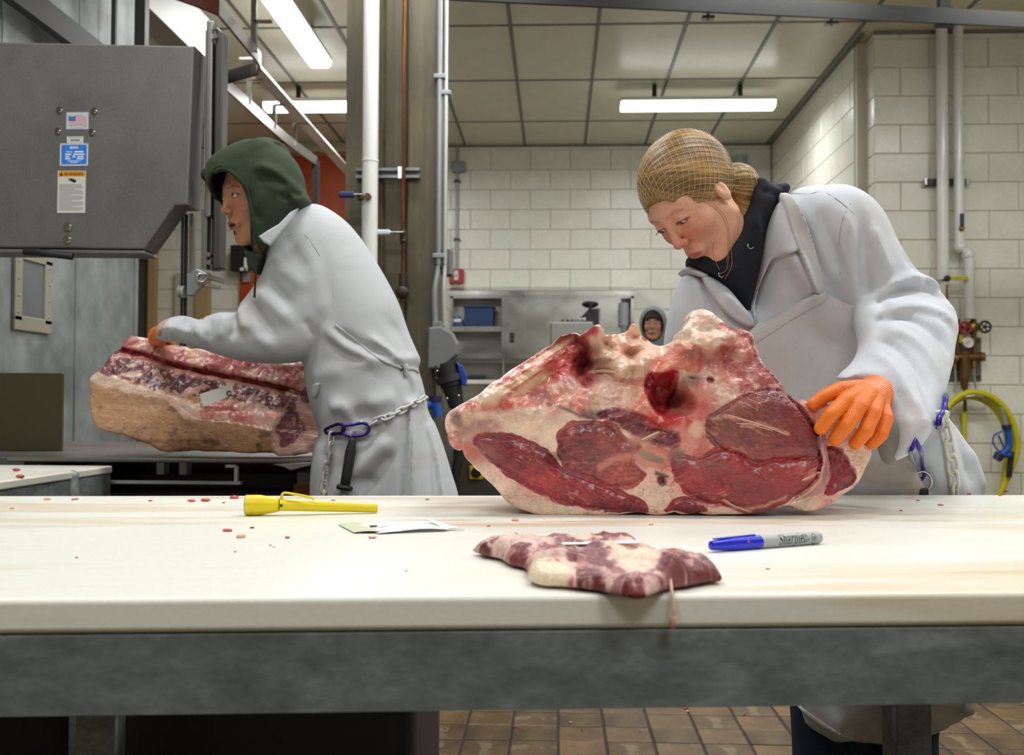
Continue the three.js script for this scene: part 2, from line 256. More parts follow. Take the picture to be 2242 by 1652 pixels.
// floor
const floor = structure('floor', box(LEFT, RIGHT + 1, -0.2, -0.004, BACK - 0.2, NEARZ), mat(0x2d2b26, 0.8), 'brown quarry tile floor with dark grout');
const tileMats = [[98, 75, 45], [86, 66, 41], [104, 80, 50], [90, 71, 48], [82, 65, 38]].map((c, k) => mat(0xffffff, 0.42 + 0.05 * (k % 3), 0, { map: tex(128, 128, (u, v) => { const n = pn(u, v, 4, 5, 60 + k), m = pn(u, v, 32, 2, 70 + k), w = sstep(0.28, 0.4, pn(u, v, 3, 4, 80 + k)) * (k % 2); const b = [c[0] + 26 * n + 14 * m, c[1] + 22 * n + 12 * m, c[2] + 16 * n + 10 * m]; return mixc(b, [150, 138, 118], w * 0.45); }) }));
tileMats.forEach((m) => m.map.repeat.set(4, 4));
{
  const P = 0.1524, X0 = -0.2958, Z0 = -3.4698, g = slab(P - 0.008, P - 0.008, 0.012, 0.003); g.rotateX(-Math.PI / 2); g.translate(0, -0.012, 0);
  const far = []; let n = 0;
  for (let r = -50; r < 45; r++) for (let c = -32; c < 32; c++) {
    const x = X0 + (c + 0.5) * P, z = Z0 + (r + 0.5) * P; if (x < LEFT || x > RIGHT || z < BACK) continue;
    const d = noise(c * 3.1, r * 2.7, 5) * 0.0012;
    if (r >= -3 && r <= 5 && c >= -14 && c <= 17) { const m = new THREE.Mesh(g, tileMats[Math.floor(rnd() * 5)]); m.name = n ? `tile_${String(n).padStart(3, '0')}` : 'tile'; n++; m.position.set(x, d, z); m.receiveShadow = m.castShadow = true; floor.add(m); }
    else { const q = g.clone(); q.translate(x, d, z); far.push(q); }
  }
  const rest = part(floor, 'tile_field', far, tileMats[0]); rest.userData.kind = 'stuff';
}
// block walls: pieces that the photograph shows are single blocks, the others are one field of blocks
const BH = 0.2032, BW = 0.4064, JT = 0.007, blockGeos = {};
function blockWall(wall, a, b, shown, off = 0) {      // a, b: the two ends [x, z] seen from inside, left to right
  const L = Math.hypot(b[0] - a[0], b[1] - a[1]), ux = (b[0] - a[0]) / L, uz = (b[1] - a[1]) / L, ang = Math.atan2(-uz, ux), rest = []; let n = 0;
  for (let r = 0; r * BH < CEIL - 0.02; r++) {
    const y0 = r * BH, y1 = Math.min(CEIL, y0 + BH); let s = -(((r % 2) * 0.5 + off) % 1) * BW;
    for (; s < L; s += BW) {
      const s0 = Math.max(0, s), s1 = Math.min(L, s + BW); if (s1 - s0 < 0.03) continue;
      const w = s1 - s0 - JT, h = y1 - y0 - JT; if (h < 0.02) continue;
      const key = `${w.toFixed(3)}_${h.toFixed(3)}`; blockGeos[key] ??= slab(w, h, 0.009, 0.003);
      const x = a[0] + ux * (s0 + s1) / 2, z = a[1] + uz * (s0 + s1) / 2, y = (y0 + y1) / 2;
      if (shown(x, y, z)) { const m = new THREE.Mesh(blockGeos[key], blockMats[Math.floor(rnd() * 3)]); m.name = n ? `block_${String(n).padStart(3, '0')}` : 'block'; n++; m.position.set(x, y, z); m.rotation.y = ang; m.castShadow = m.receiveShadow = true; wall.add(m); }
      else { const q = blockGeos[key].clone(); q.rotateY(ang); q.translate(x, y, z); rest.push(q); }
    }
  }
  if (rest.length) { const m = part(wall, 'block_field', rest, blockMats[0]); m.userData.kind = 'stuff'; }
}
const wallBack = structure('wall_back', box(LEFT, cornerX + 0.2, 0, CEIL, BACK - 0.25, BACK), mortar, 'far wall of cream glazed blocks with grey joints');
blockWall(wallBack, [LEFT, BACK], [cornerX, BACK], (x, y) => y > 1.3 && (x > -1.35 || x < -3.1), 0.37);
const wallRight = structure('wall_right', box(cornerX, cornerX + 0.25, 0, CEIL, BACK, JZ - 0.2), mortar, 'receding side wall of cream glazed blocks');
blockWall(wallRight, [cornerX, BACK], [cornerX, JZ - 0.25], (x, y) => y > 1.4, 0.2);
const wallFront = structure('wall_front', box(PILX + 0.012, RIGHT, 0, CEIL, JZ - 0.26, JZ - 0.012), mortar, 'wall of cream glazed blocks behind the white pipes');
blockWall(wallFront, [PILX, JZ - 0.012], [RIGHT, JZ - 0.012], (x, y) => x < 3.6 && y > 0.6, 0.55);
blockWall(wallFront, [PILX + 0.012, JZ - 0.25], [PILX + 0.012, JZ - 0.012], (x, y) => y > 1.4, 0.5);
structure('wall_side', box(RIGHT, RIGHT + 0.2, 0, CEIL, JZ - 0.3, NEARZ), mat(0xcfccba, 0.4), 'cream wall beyond the right edge');
structure('wall_left', box(LEFT - 0.2, LEFT, 0, CEIL, BACK, NEARZ), mat(0xcfccba, 0.4), 'cream wall beyond the saw');
structure('wall_near', box(LEFT, RIGHT, 0, CEIL, NEARZ, NEARZ + 0.2), mat(0xcfccba, 0.4), 'cream wall behind the photographer');
structure('trim_1', box(cornerX - 0.02, cornerX, 0, CEIL, BACK + 0.014, BACK + 0.03), mat(0x6f726c, 0.6), 'grey caulk strip in the far corner');
// ceiling
const ceiling = structure('ceiling', box(LEFT, RIGHT, CEIL + 0.02, CEIL + 0.2, BACK - 0.2, NEARZ), mat(0x8a8877, 0.8), 'ceiling of glossy washable panels in a metal grid');
{
  const cw = 0.6096, cl = 1.2192, X0 = -0.327, Z0 = -7.083, far = [];
  const pm = [0, 1, 2].map((k) => mat(0xffffff, 0.3 + 0.03 * k, 0, { map: tex(256, 256, (u, v) => { const n = pn(u, v, 6, 4, 90 + k), m = pn(u, v, 128, 1, 95 + k); return [214 + 6 * n + 6 * m, 211 + 6 * n + 6 * m, 188 + 7 * n + 6 * m]; }), bumpMap: brushed, bumpScale: 0.0012 }));
  const g = slab(cw - 0.022, cl - 0.022, 0.012, 0.002); g.rotateX(Math.PI / 2); let n = 0;
  for (let r = -9; r < 5; r++) for (let c = -9; c < 9; c++) {
    const x = X0 + (c + 0.5) * cw, z = Z0 - (r + 0.5) * cl; if (z < BACK - 0.6) continue;
    if (r >= -2 && c > -8 && c < 7) { const m = new THREE.Mesh(g, pm[(c * 7 + r * 3 + 99) % 3]); m.name = n ? `ceiling_panel_${String(n).padStart(3, '0')}` : 'ceiling_panel'; n++; m.position.set(x, CEIL + 0.012, z); m.receiveShadow = m.castShadow = true; ceiling.add(m); }
    else { const q = g.clone(); q.translate(x, CEIL + 0.012, z); far.push(q); }
  }
  part(ceiling, 'panel_field', far, pm[0]).userData.kind = 'stuff';
  const gm = mat(0x73746c, 0.5, 0.3);
  for (let c = -8; c <= 7; c++) part(ceiling, 'grid_bar', box(X0 + c * cw - 0.012, X0 + c * cw + 0.012, CEIL - 0.006, CEIL + 0.015, BACK, NEARZ), gm);
  for (let r = -8; r < 3; r++) part(ceiling, 'grid_bar', box(LEFT, RIGHT, CEIL - 0.004, CEIL + 0.015, Z0 - r * cl - 0.012, Z0 - r * cl + 0.012), gm);
  part(ceiling, 'wall_angle', [box(LEFT, cornerX, CEIL - 0.02, CEIL + 0.01, BACK, BACK + 0.03), box(cornerX - 0.03, cornerX, CEIL - 0.02, CEIL + 0.01, BACK, JZ), box(PILX, RIGHT, CEIL - 0.02, CEIL + 0.01, JZ, JZ + 0.03)], gm);
}
// fluorescent fittings
const FIT_Y = 3.50;
for (const [x, z, dir, label] of FITTINGS) {
  const t = thing('fluorescent_light', label, 'light', [x, FIT_Y, z], 'ceiling fluorescent fittings'), L = 0.63, W = 0.085;
  const bx = (l0, l1, y0, y1, w0, w1, r) => dir === 'x' ? box(x + l0, x + l1, y0, y1, z + w0, z + w1, r) : box(x + w0, x + w1, y0, y1, z + l0, z + l1, r);
  part(t, 'housing', bx(-L, L, FIT_Y + 0.05, FIT_Y + 0.085, -W, W, 0.008), M.white, 'white enamelled housing');
  const prof = [[-W, 0.05], [-W * 0.95, 0.02], [-W * 0.7, 0.0], [W * 0.7, 0.0], [W * 0.95, 0.02], [W, 0.05]];
  const g = prism(prof, -L + 0.005, L - 0.005); if (dir === 'x') g.rotateY(Math.PI / 2); g.translate(x, FIT_Y, z);
  part(t, 'diffuser', g, M.lens, 'glowing acrylic lens');
  for (const s of [-0.35, 0.35]) part(t, 'hanger', dir === 'x' ? box(x + s - 0.018, x + s + 0.018, FIT_Y + 0.085, CEIL, z - 0.012, z + 0.012) : box(x - 0.012, x + 0.012, FIT_Y + 0.085, CEIL, z + s - 0.018, z + s + 0.018), M.steelDark);
  const l = new THREE.RectAreaLight(LAMP_COLOR, LAMP_POWER, dir === 'x' ? 1.22 : 0.14, dir === 'x' ? 0.14 : 1.22);
  l.position.set(0, -0.004, 0); l.rotation.x = -Math.PI / 2; l.name = 'lamp_light'; t.add(l);
}
// ---------------------------------------------------------------- cutting table in the foreground
const TOP = 0.908;
const fA = onY(300, 1309, TOP), fB = onY(1900, 1298, TOP), bA = onY(300, 1089, TOP), bB = onY(1900, 1079, TOP);
const tDir = fB.clone().sub(fA).normalize(), tAng = Math.atan2(-tDir.z, tDir.x), tIn = V3(tDir.z, 0, -tDir.x); // tIn: from the front edge to the back
const tMid = fA.clone().add(fB).multiplyScalar(0.5), tDepth = bA.clone().add(bB).multiplyScalar(0.5).sub(tMid).dot(tIn);
console.log('table depth', tDepth, 'angle', tAng, 'front', fA.toArray(), 'back', bA.toArray());
const tablePt = (s, d, y) => V3(tMid.x + tDir.x * s + tIn.x * d, y, tMid.z + tDir.z * s + tIn.z * d);
const onTable = (g) => { g.rotateY(tAng); g.translate(tMid.x, 0, tMid.z); return g; };   // shapes drawn with x along the front edge, -z inwards
{
  const t = thing('cutting_table', 'long galvanized cutting table with a thick white plastic top', 'table', [tMid.x, 0, tMid.z]);
  const TW = 2.4;
  const boardTex = tex(1536, 640, (u, v, i, j) => {      // 4.8 m by 0.95 m
    const x = u * 4.8, y = v * 0.95; let c = [236, 236, 228];
    const w = fbm(x * 2.2, y * 14, 1, 4), w2 = fbm(x * 0.9 + 7, y * 5, 2, 4);
    c = mixc(c, [214, 190, 150], clamp(sstep(0.05, 0.45, w + w2 * 0.9) * 0.5) * (0.25 + 0.75 * sstep(-0.3, 0.2, fbm(x * 1.5, y * 3, 9, 2))));
    c = mixc(c, [205, 150, 112], sstep(0.22, 0.5, fbm(x * 3 + 20, y * 26, 4, 4)) * 0.5 * sstep(0.0, 0.3, w2));
    const k = noise(x * 7, y * 260, 3) * noise(x * 1.7 + 3, y * 90, 8); c = mixc(c, [150, 140, 120], sstep(0.34, 0.6, k) * 0.12);
    const n = noise(i * 0.7, j * 0.7, 3) * 3; return [c[0] + n, c[1] + n, c[2] + n];
  });
  boardTex.repeat.set(1 / 4.8, 1 / 0.95); boardTex.offset.set(0.5, 0);
  const board = new RoundedBoxGeometry(TW * 2, 0.03, tDepth, 4, 0.006); board.translate(0, TOP - 0.015, -tDepth / 2);
  part(t, 'board', onTable(uvm(board)), mat(0xffffff, 0.36, 0, { map: boardTex }), 'white plastic cutting board top with brown knife stains');
  const ap = (x0, x1, z0, z1, y0 = TOP - 0.1, y1 = TOP - 0.0302) => onTable(box(x0, x1, y0, y1, z0, z1, 0.003));
  part(t, 'apron', [ap(-TW + 0.01, TW - 0.01, -0.02, -0.003), ap(-TW + 0.01, TW - 0.01, -tDepth + 0.012, -tDepth + 0.03), ap(-TW + 0.01, -TW + 0.03, -tDepth + 0.03, -0.03), ap(TW - 0.03, TW - 0.01, -tDepth + 0.03, -0.03)], M.galvDark, 'dented galvanized steel apron');
  part(t, 'apron_lip', [onTable(box(-TW + 0.01, TW - 0.01, TOP - 0.1, TOP - 0.097, -0.07, -0.003)), onTable(box(-TW + 0.01, TW - 0.01, TOP - 0.1, TOP - 0.097, -tDepth + 0.012, -tDepth + 0.07))], M.galvDark);
  // legs: the two that show below the apron, and their partners
  for (const [px, d] of [[1985, tDepth - 0.06], [222, tDepth - 0.06]]) {
    const q = ray(px, 1600), a = tablePt(0, d, 0.4); const s = (a.clone().sub(camera.position)); // where the view through px crosses the leg row
    const nx = tIn, tt = s.dot(nx) / q.dot(nx), p = camera.position.clone().addScaledVector(q, tt), sx = p.sub(tMid).dot(tDir);
    const w = 0.032; part(t, 'leg', onTable(box(sx - w, sx + w, 0, TOP - 0.04, -d - w, -d + w, 0.003)), M.galvDark);
    part(t, 'leg', onTable(box(sx < 0 ? -TW + 0.05 : TW - 0.11, sx < 0 ? -TW + 0.11 : TW - 0.05, 0, TOP - 0.04, -0.11, -0.05, 0.003)), M.galvDark);
  }
}
// ---------------------------------------------------------------- far wall: cabinet, alarm, doors
const paint = (px0, px1, py0, py1, Z) => { const a = atZ(px0, py0, Z), b = atZ(px1, py1, Z); return [a.x, b.x, Math.min(a.y, b.y), Math.max(a.y, b.y)]; };   // x0, x1, y0, y1 at a distance
{
  const Z = 10.0, [x0, x1, y0, y1] = paint(985, 1388, 648, 785, Z), bz = BACK + 0.013, fz = -Z;
  const t = thing('stainless_cabinet', 'stainless steel wall cabinet with a sloping top and sliding doors', 'cabinet', [(x0 + x1) / 2, y0, bz]);
  const dz = fz + 0.005, th = 0.02, mid = atZ(1098, 700, Z).x, shelfY = atZ(1000, 714, Z).y;
  part(t, 'body', [box(x0, x1, y0, y0 + 0.05, bz, fz), box(x0, x1, y1 - 0.02, y1, bz, fz), box(x0, x0 + 0.03, y0, y1, bz, fz), box(x1 - 0.03, x1, y0, y1, bz, fz), box(x0, x1, y0, y1, bz, bz + 0.02)], M.stainless);
  part(t, 'shelf', box(x0 + 0.03, mid, shelfY - 0.05, shelfY, bz + 0.02, fz - 0.01), M.stainless);
  const top = new THREE.ExtrudeGeometry(new THREE.Shape([[0, 0], [0, 0.10], [-0.36, 0.17], [-0.36, 0]].map((p) => new THREE.Vector2(...p))), { depth: x1 - x0 + 0.04, bevelEnabled: false }); top.rotateY(Math.PI / 2); top.scale(1, 1, -1); top.rotateY(0);
  const tg = prism([[x0 - 0.02, y1], [x1 + 0.02, y1], [x1 + 0.02, y1 + 0.05], [x0 - 0.02, y1 + 0.05]], fz - 0.01, fz + 0.01);
  const sl = bar(V3((x0 + x1) / 2, y1 + 0.05, fz), V3((x0 + x1) / 2, y1 + 0.13, bz), x1 - x0 + 0.04, 0.012, V3(0, 1, 0));
  part(t, 'sloping_top', [tg, sl], M.stainless);
  for (const [a, b, dzz] of [[1098, 1150, 0.008], [1142, 1360, 0]]) { const d = part(t, 'sliding_door', box(atZ(a, 700, Z).x, atZ(b, 700, Z).x, y0 + 0.05, y1 - 0.02, dz - 0.02 + dzz, dz + dzz - 0.006, 0.003), M.stainless); if (a === 1098) { const [hx0, hx1, hy0, hy1] = paint(1116, 1126, 728, 750, Z); part(d, 'recessed_pull', box(hx0, hx1, hy0, hy1, dz + dzz - 0.006, dz + dzz + 0.002, 0.006), M.steelDark); } }
  part(t, 'name_plate', box(atZ(1173, 654, Z).x, atZ(1192, 654, Z).x, y1 + 0.012, y1 + 0.038, fz + 0.01, fz + 0.013), M.chrome);
  const blue = mat(0x17305f, 0.55), [bx0, bx1, by0, by1] = paint(1016, 1080, 668, 711, Z);
  const bin = thing('storage_bin', 'dark blue plastic bin on the cabinet shelf', 'bin', [(bx0 + bx1) / 2, shelfY, fz - 0.13]);
  part(bin, 'tub', box(bx0, bx1, shelfY, by1 - 0.015, fz - 0.24, fz - 0.03, 0.012), blue); part(bin, 'rim', box(bx0 - 0.008, bx1 + 0.008, by1 - 0.02, by1, fz - 0.25, fz - 0.02, 0.006), blue);
  const [sx0, sx1] = paint(990, 1009, 690, 700, Z);
  for (let k = 0; k < 3; k++) solo('folded_cloth', ['dark blue folded cloth lowest in the stack beside the blue bin', 'white folded cloth in the middle of the stack beside the blue bin', 'pale blue folded cloth topmost in the stack beside the blue bin'][k], 'cloth', box(sx0, sx1 + 0.02 - k * 0.02, shelfY + k * 0.04, shelfY + k * 0.04 + 0.038, fz - 0.22, fz - 0.04, 0.014), mat([0x2c4a78, 0xd8dce0, 0x5c7fae][k], 0.85), 'cloths on the cabinet shelf');
  const [px0, px1, py0, py1] = paint(1356, 1376, 662, 712, 9.9);
  const tow = thing('paper_cup_dispenser', 'grey tube of cups fixed to the end of the wall cabinet', 'dispenser', [(px0 + px1) / 2, py0, -9.93]);
  part(tow, 'tube', rod([(px0 + px1) / 2, py0, -9.93], [(px0 + px1) / 2, py1, -9.93], 0.045), mat(0x8c9398, 0.3)); part(tow, 'bracket', box(px0, px1, py1 - 0.03, py1, -10.0, -9.93), M.stainless);
}
{ // counter under the cabinet
  const Z = 9.9, [x0, x1, y0, y1] = paint(975, 1420, 832, 905, Z);
  const t = thing('stainless_counter', 'stainless counter with a backsplash under the wall cabinet', 'counter', [(x0 + x1) / 2, 0, -10.1]);
  part(t, 'worktop', box(x0, x1, y1 - 0.04, y1, BACK + 0.013, -9.7, 0.006), mat(0xd7d8d2, 0.4)); part(t, 'backsplash', box(x0, x1, y1, y1 + 0.18, BACK + 0.013, BACK + 0.03), M.stainless); part(t, 'front_panel', box(x0, x1, 0.1, y1 - 0.04, -10.2, -9.75), M.stainless);
  for (const x of [x0 + 0.05, x1 - 0.05]) part(t, 'leg', rod([x, 0, -9.8], [x, 0.12, -9.8], 0.02), M.chrome);
  solo('knife_tray', 'black knife tray lying on the stainless counter', 'tray', box(atZ(1000, 824, Z).x, atZ(1064, 824, Z).x, y1, y1 + 0.05, -9.95, -9.8, 0.015), M.black);
  const fx = atZ(1098, 800, Z).x; solo('counter_faucet', 'slim chrome riser standing on the stainless counter', 'faucet', [rod([fx, y1, -10.2], [fx, y1 + 0.3, -10.2], 0.012), rod([fx, y1 + 0.29, -10.2], [fx, y1 + 0.27, -10.05], 0.01)], M.chrome);
}
{ // fire alarm, conduit
  const Z = 10.34, [x0, x1, y0, y1] = paint(983, 1015, 588, 620, Z), cx = (x0 + x1) / 2;
  const t = thing('fire_alarm_pull', 'red fire alarm pull station on the far block wall', 'fire alarm', [cx, y0, -Z]);
  const red = mat(0xa32420, 0.4); part(t, 'body', box(x0, x1, y0, y1, -Z - 0.05, -Z, 0.015), red);
  const hx = 0.022; const h = part(t, 'pull_handle', box(cx - hx, cx + hx, y0 + 0.03, y1 - 0.02, -Z, -Z + 0.02, 0.008), mat(0xd8d8d2, 0.4)); part(h, 'handle_bar', box(cx - hx * 0.5, cx + hx * 0.5, (y0 + y1) / 2 - 0.006, (y0 + y1) / 2 + 0.006, -Z + 0.018, -Z + 0.03, 0.004), M.steelDark);
  const c = thing('alarm_conduit', 'grey conduit with a junction box above the red fire alarm', 'conduit', [cx, y1, -Z]);
  part(c, 'pipe', rod([cx, y1, -Z - 0.03], [cx, CEIL - 0.02, -Z - 0.03], 0.014), mat(0x9a9d9c, 0.4, 0.5));
  const [bx0, bx1, by0, by1] = paint(990, 1018, 352, 376, Z); part(c, 'junction_box', box(bx0, bx1, by0, by1, -Z - 0.05, -Z, 0.006), mat(0x8b8f90, 0.45, 0.4));
  for (const py of [395, 523]) { const y = atZ(1003, py, Z).y; part(c, 'clamp', box(cx - 0.03, cx + 0.03, y - 0.012, y + 0.012, -Z - 0.05, -Z - 0.012), M.steelDark); }
  const [dx0, dx1, dy0, dy1] = paint(1607, 1640, 340, 386, 10.25); const d = thing('soap_dispenser', 'pale grey wall dispenser high in the far corner', 'dispenser', [(dx0 + dx1) / 2, dy0, -10.3]);
  part(d, 'case', rod([(dx0 + dx1) / 2, dy0, -10.3], [(dx0 + dx1) / 2, dy1, -10.3], 0.07), mat(0x9aa6a6, 0.4)); part(d, 'lid', rod([(dx0 + dx1) / 2, dy1, -10.3], [(dx0 + dx1) / 2, dy1 + 0.015, -10.3], 0.075), mat(0xb8bfbc, 0.4));
}
{ // orange door and beige frames on the far wall
  const Z = 10.37, [x0, x1, , y1] = paint(526, 790, 700, 335, Z);
  const d = structure('door_1', box(x0, x1, 0, y1, -Z - 0.02, -Z + 0.03), mat(0xffffff, 0.45, 0, { map: tex(256, 256, (u, v) => { const n = pn(u, v, 6, 4, 21); return [176 + 22 * n, 70 + 14 * n, 18 + 8 * n]; }) }), 'tall orange sliding door at the end of the overhead rail', 'door');
  const h = part(d, 'header', [box(x0 - 0.1, x1 + 0.1, y1, y1 + 0.1, -Z - 0.02, -Z + 0.12), box(x0 - 0.1, x1 + 0.1, y1 - 0.03, y1 + 0.01, -Z, -Z + 0.2)], mat(0xb7aa86, 0.6), 'beige header and track cover');
  const [ex0, ex1, ey0, ey1] = paint(512, 548, 540, 596, Z - 0.05); const op = thing('door_operator', 'black door operator box on the edge of the orange door', 'control box', [(ex0 + ex1) / 2, ey0, -10.2]);
  part(op, 'case', box(ex0, ex1, ey0, ey1, -Z + 0.03, -10.2, 0.01), M.black); part(op, 'latch', [box(ex1 - 0.06, ex1 + 0.0, ey0 - 0.0, ey0 + 0.03, -10.2, -10.17), box(ex1 - 0.02, ex1 + 0.01, ey0, ey0 + 0.13, -10.2, -10.17)], M.white);
  part(op, 'lower_plate', box(ex0 + 0.1, ex1, ey0 - 0.1, ey0, -Z + 0.03, -10.3), M.galv);
  for (const [a, b, top] of [[312, 345, 568], [428, 462, 598]]) {
    const [fx0, fx1, , fy1] = paint(a, b, 900, top, Z); const f = thing('door_frame', a < 400 ? 'beige steel door frame beside the galvanized partition' : 'beige steel post behind the saw blade', 'door frame', [(fx0 + fx1) / 2, 0, -Z]);
    part(f, 'post', box(fx0 + (a < 400 ? 0.06 : 0), fx1, 0, fy1, -Z - 0.02, -Z + 0.06, 0.004), M.beige);
    if (a < 400) { part(f, 'head', box(fx0 - 1.0, fx1, fy1, fy1 + 0.12, -Z - 0.02, -Z + 0.06, 0.004), M.beige); part(f, 'door_leaf', box(fx0 - 1.0, fx0 + 0.06, 0, fy1, -Z - 0.02, -Z + 0.0), mat(0x4a4a48, 0.5)); }
    else part(f, 'white_panel', box(fx0 - 0.22, fx0, 0, fy1, -Z - 0.02, -Z + 0.03), mat(0xb9b59f, 0.5));
  }
}
// ---------------------------------------------------------------- galvanized cooler partition on the left
{
  const X = -2.05, z0 = onX(302, 700, X).z, w = structure('wall_partition', box(X - 0.12, X, 0, CEIL, z0, -2.4), M.galv, 'galvanized steel cooler partition behind the saw');
  for (let k = 0; k < 5; k++) part(w, 'seam_strip', box(X, X + 0.006, 0, CEIL, z0 + 0.02 + k * 0.61, z0 + 0.05 + k * 0.61, 0.002), M.galv);
  const a = onX(35, 640, X), b = onX(97, 640, X), yt = onX(60, 560, X).y, yb = onX(60, 706, X).y, m = mat(0x9c9a88, 0.55), f = 0.035;
  const win = structure('window_1', box(X + 0.004, X + 0.008, yb, yt, b.z, a.z), mat(0x6e7176, 0.3), 'small riveted window in the galvanized partition', 'window');
  part(win, 'window_frame', [box(X, X + 0.016, yb - f, yb + f * 0.6, b.z - f, a.z + f, 0.004), box(X, X + 0.016, yt - f * 0.6, yt + f, b.z - f, a.z + f, 0.004), box(X, X + 0.016, yb, yt, b.z - f, b.z + f * 0.6, 0.004), box(X, X + 0.016, yb, yt, a.z - f * 0.6, a.z + f, 0.004)], m);
  for (let k = 0; k < 8; k++) { const y = mix(yb, yt, (k % 4 + 0.5) / 4), z = k < 4 ? a.z + f * 0.3 : b.z - f * 0.3; part(win, 'rivet', ball([X + 0.016, y, z], 0.006, [0.6, 1, 1], 8), M.galv); }
  // dark sliding-door track high on the partition
  const X2 = -1.97, p = onX(28, 0, X2), q = onX(210, 98, X2), dy = (q.y - p.y) / (q.z - p.z), e = (z) => p.y + dy * (z - p.z), ym = (p.y + q.y) / 2;
  const t = thing('door_track', 'dark steel sliding door track high on the galvanized partition', 'track', [X2, ym, -3.8]);
  part(t, 'track_bar', box(X2 - 0.02, X2 + 0.02, ym - 0.05, ym + 0.05, -5.0, -2.5), M.steelDark);
  for (const [px, z] of [[252, -4.75], [196, -4.45]]) { const c = atZ(px, 50, -z); part(t, 'hanger_rod', bar([X2, ym, z], [X2, CEIL, z], px > 200 ? 0.05 : 0.02, px > 200 ? 0.05 : 0.02, V3(0, 0, 1)), M.steelDark); }
}
// white duct, overhead rails
solo('ceiling_duct', 'white rectangular duct running along the ceiling above the saw', 'duct', box(-2.26, -2.1, 3.1, 3.385, -6.3, -3.2, 0.004), mat(0xc4c3be, 0.5));
{
  const Y = 3.05, P = [[380, -20], [425, -4], [478, 17], [556, 113], [568, 131], [564, 148], [550, 154], [496, 170], [491, 178], [498, 187], [545, 229], [600, 281], [645, 318], [692, 352]].map(([a, b]) => onY(a, b, Y));
  const t = thing('overhead_rail', 'bent steel meat rail with a switch, running towards the orange door', 'rail', [P[5].x, Y, P[5].z]);
  const rail = (pts, m, name, label) => { const g = []; const c = new THREE.CatmullRomCurve3(pts, false, 'catmullrom', 0.3), q = c.getPoints(pts.length * 5); for (let i = 0; i < q.length - 1; i++) { const d = q[i + 1].clone().sub(q[i]).multiplyScalar(0.08); g.push(bar(q[i].clone().sub(d), q[i + 1].clone().add(d), 0.016, 0.075)); } return part(t, name, g, m, label); };
  rail(P.slice(0, 3), mat(0x5a2f24, 0.55, 0.3), 'rust_end', 'rust brown end of the rail'); rail(P.slice(2, 6), M.rail, 'rail_bar'); rail(P.slice(5, 9), M.blackRail, 'switch_bar', 'black switch piece'); rail(P.slice(8), M.rail, 'rail_bar');
  part(t, 'support_channel', box(-1.99, -1.9, 3.22, 3.235, -9.9, -6.3), M.white);
  for (const k of [3, 10, 11, 12]) { const p = P[k]; part(t, 'hanger', [bar([p.x, Y, p.z], [p.x, Y + 0.17, p.z], 0.03, 0.012, V3(0, 0, 1)), bar([p.x, Y + 0.17, p.z], [p.x + 0.1, Y + 0.17, p.z], 0.03, 0.012)], M.rail); }
  part(t, 'hanger', bar([P[3].x, Y, P[3].z], [P[3].x, CEIL, P[3].z], 0.03, 0.03, V3(0, 0, 1)), M.rail);
  part(t, 'drop_post', bar(P[13], [P[13].x, 1.9, P[13].z], 0.05, 0.05, V3(0, 0, 1)), M.steelDark);
  const a = onY(1180, -8, 3.0), b = onY(2242, 44, 3.0), d = b.clone().sub(a);
  const s = thing('crossing_rail', 'straight dark steel rail crossing under the ceiling by the right wall', 'rail', [b.x, 3.0, b.z]);
  part(s, 'rail_bar', bar(a.clone().addScaledVector(d, -0.6), b.clone().addScaledVector(d, 0.5), 0.02, 0.075), mat(0x262625, 0.35, 0.6));
  const hp = onY(2066, 40, 3.0); part(s, 'hanger', bar(hp, [hp.x, CEIL, hp.z], 0.05, 0.05, V3(0, 0, 1)), M.blackRail); part(s, 'clamp', box(hp.x - 0.04, hp.x + 0.04, 2.96, 3.05, hp.z - 0.03, hp.z + 0.03, 0.004), M.blackRail);
  for (const px of [1550, 1820]) { const q = onY(px, 10 + (px - 1270) * 0.046, 3.0); part(s, 'bolt', [rod([q.x, 2.95, q.z], [q.x, 3.06, q.z], 0.008), box(q.x - 0.03, q.x + 0.03, 2.955, 2.97, q.z - 0.02, q.z + 0.02)], M.rail); }
}
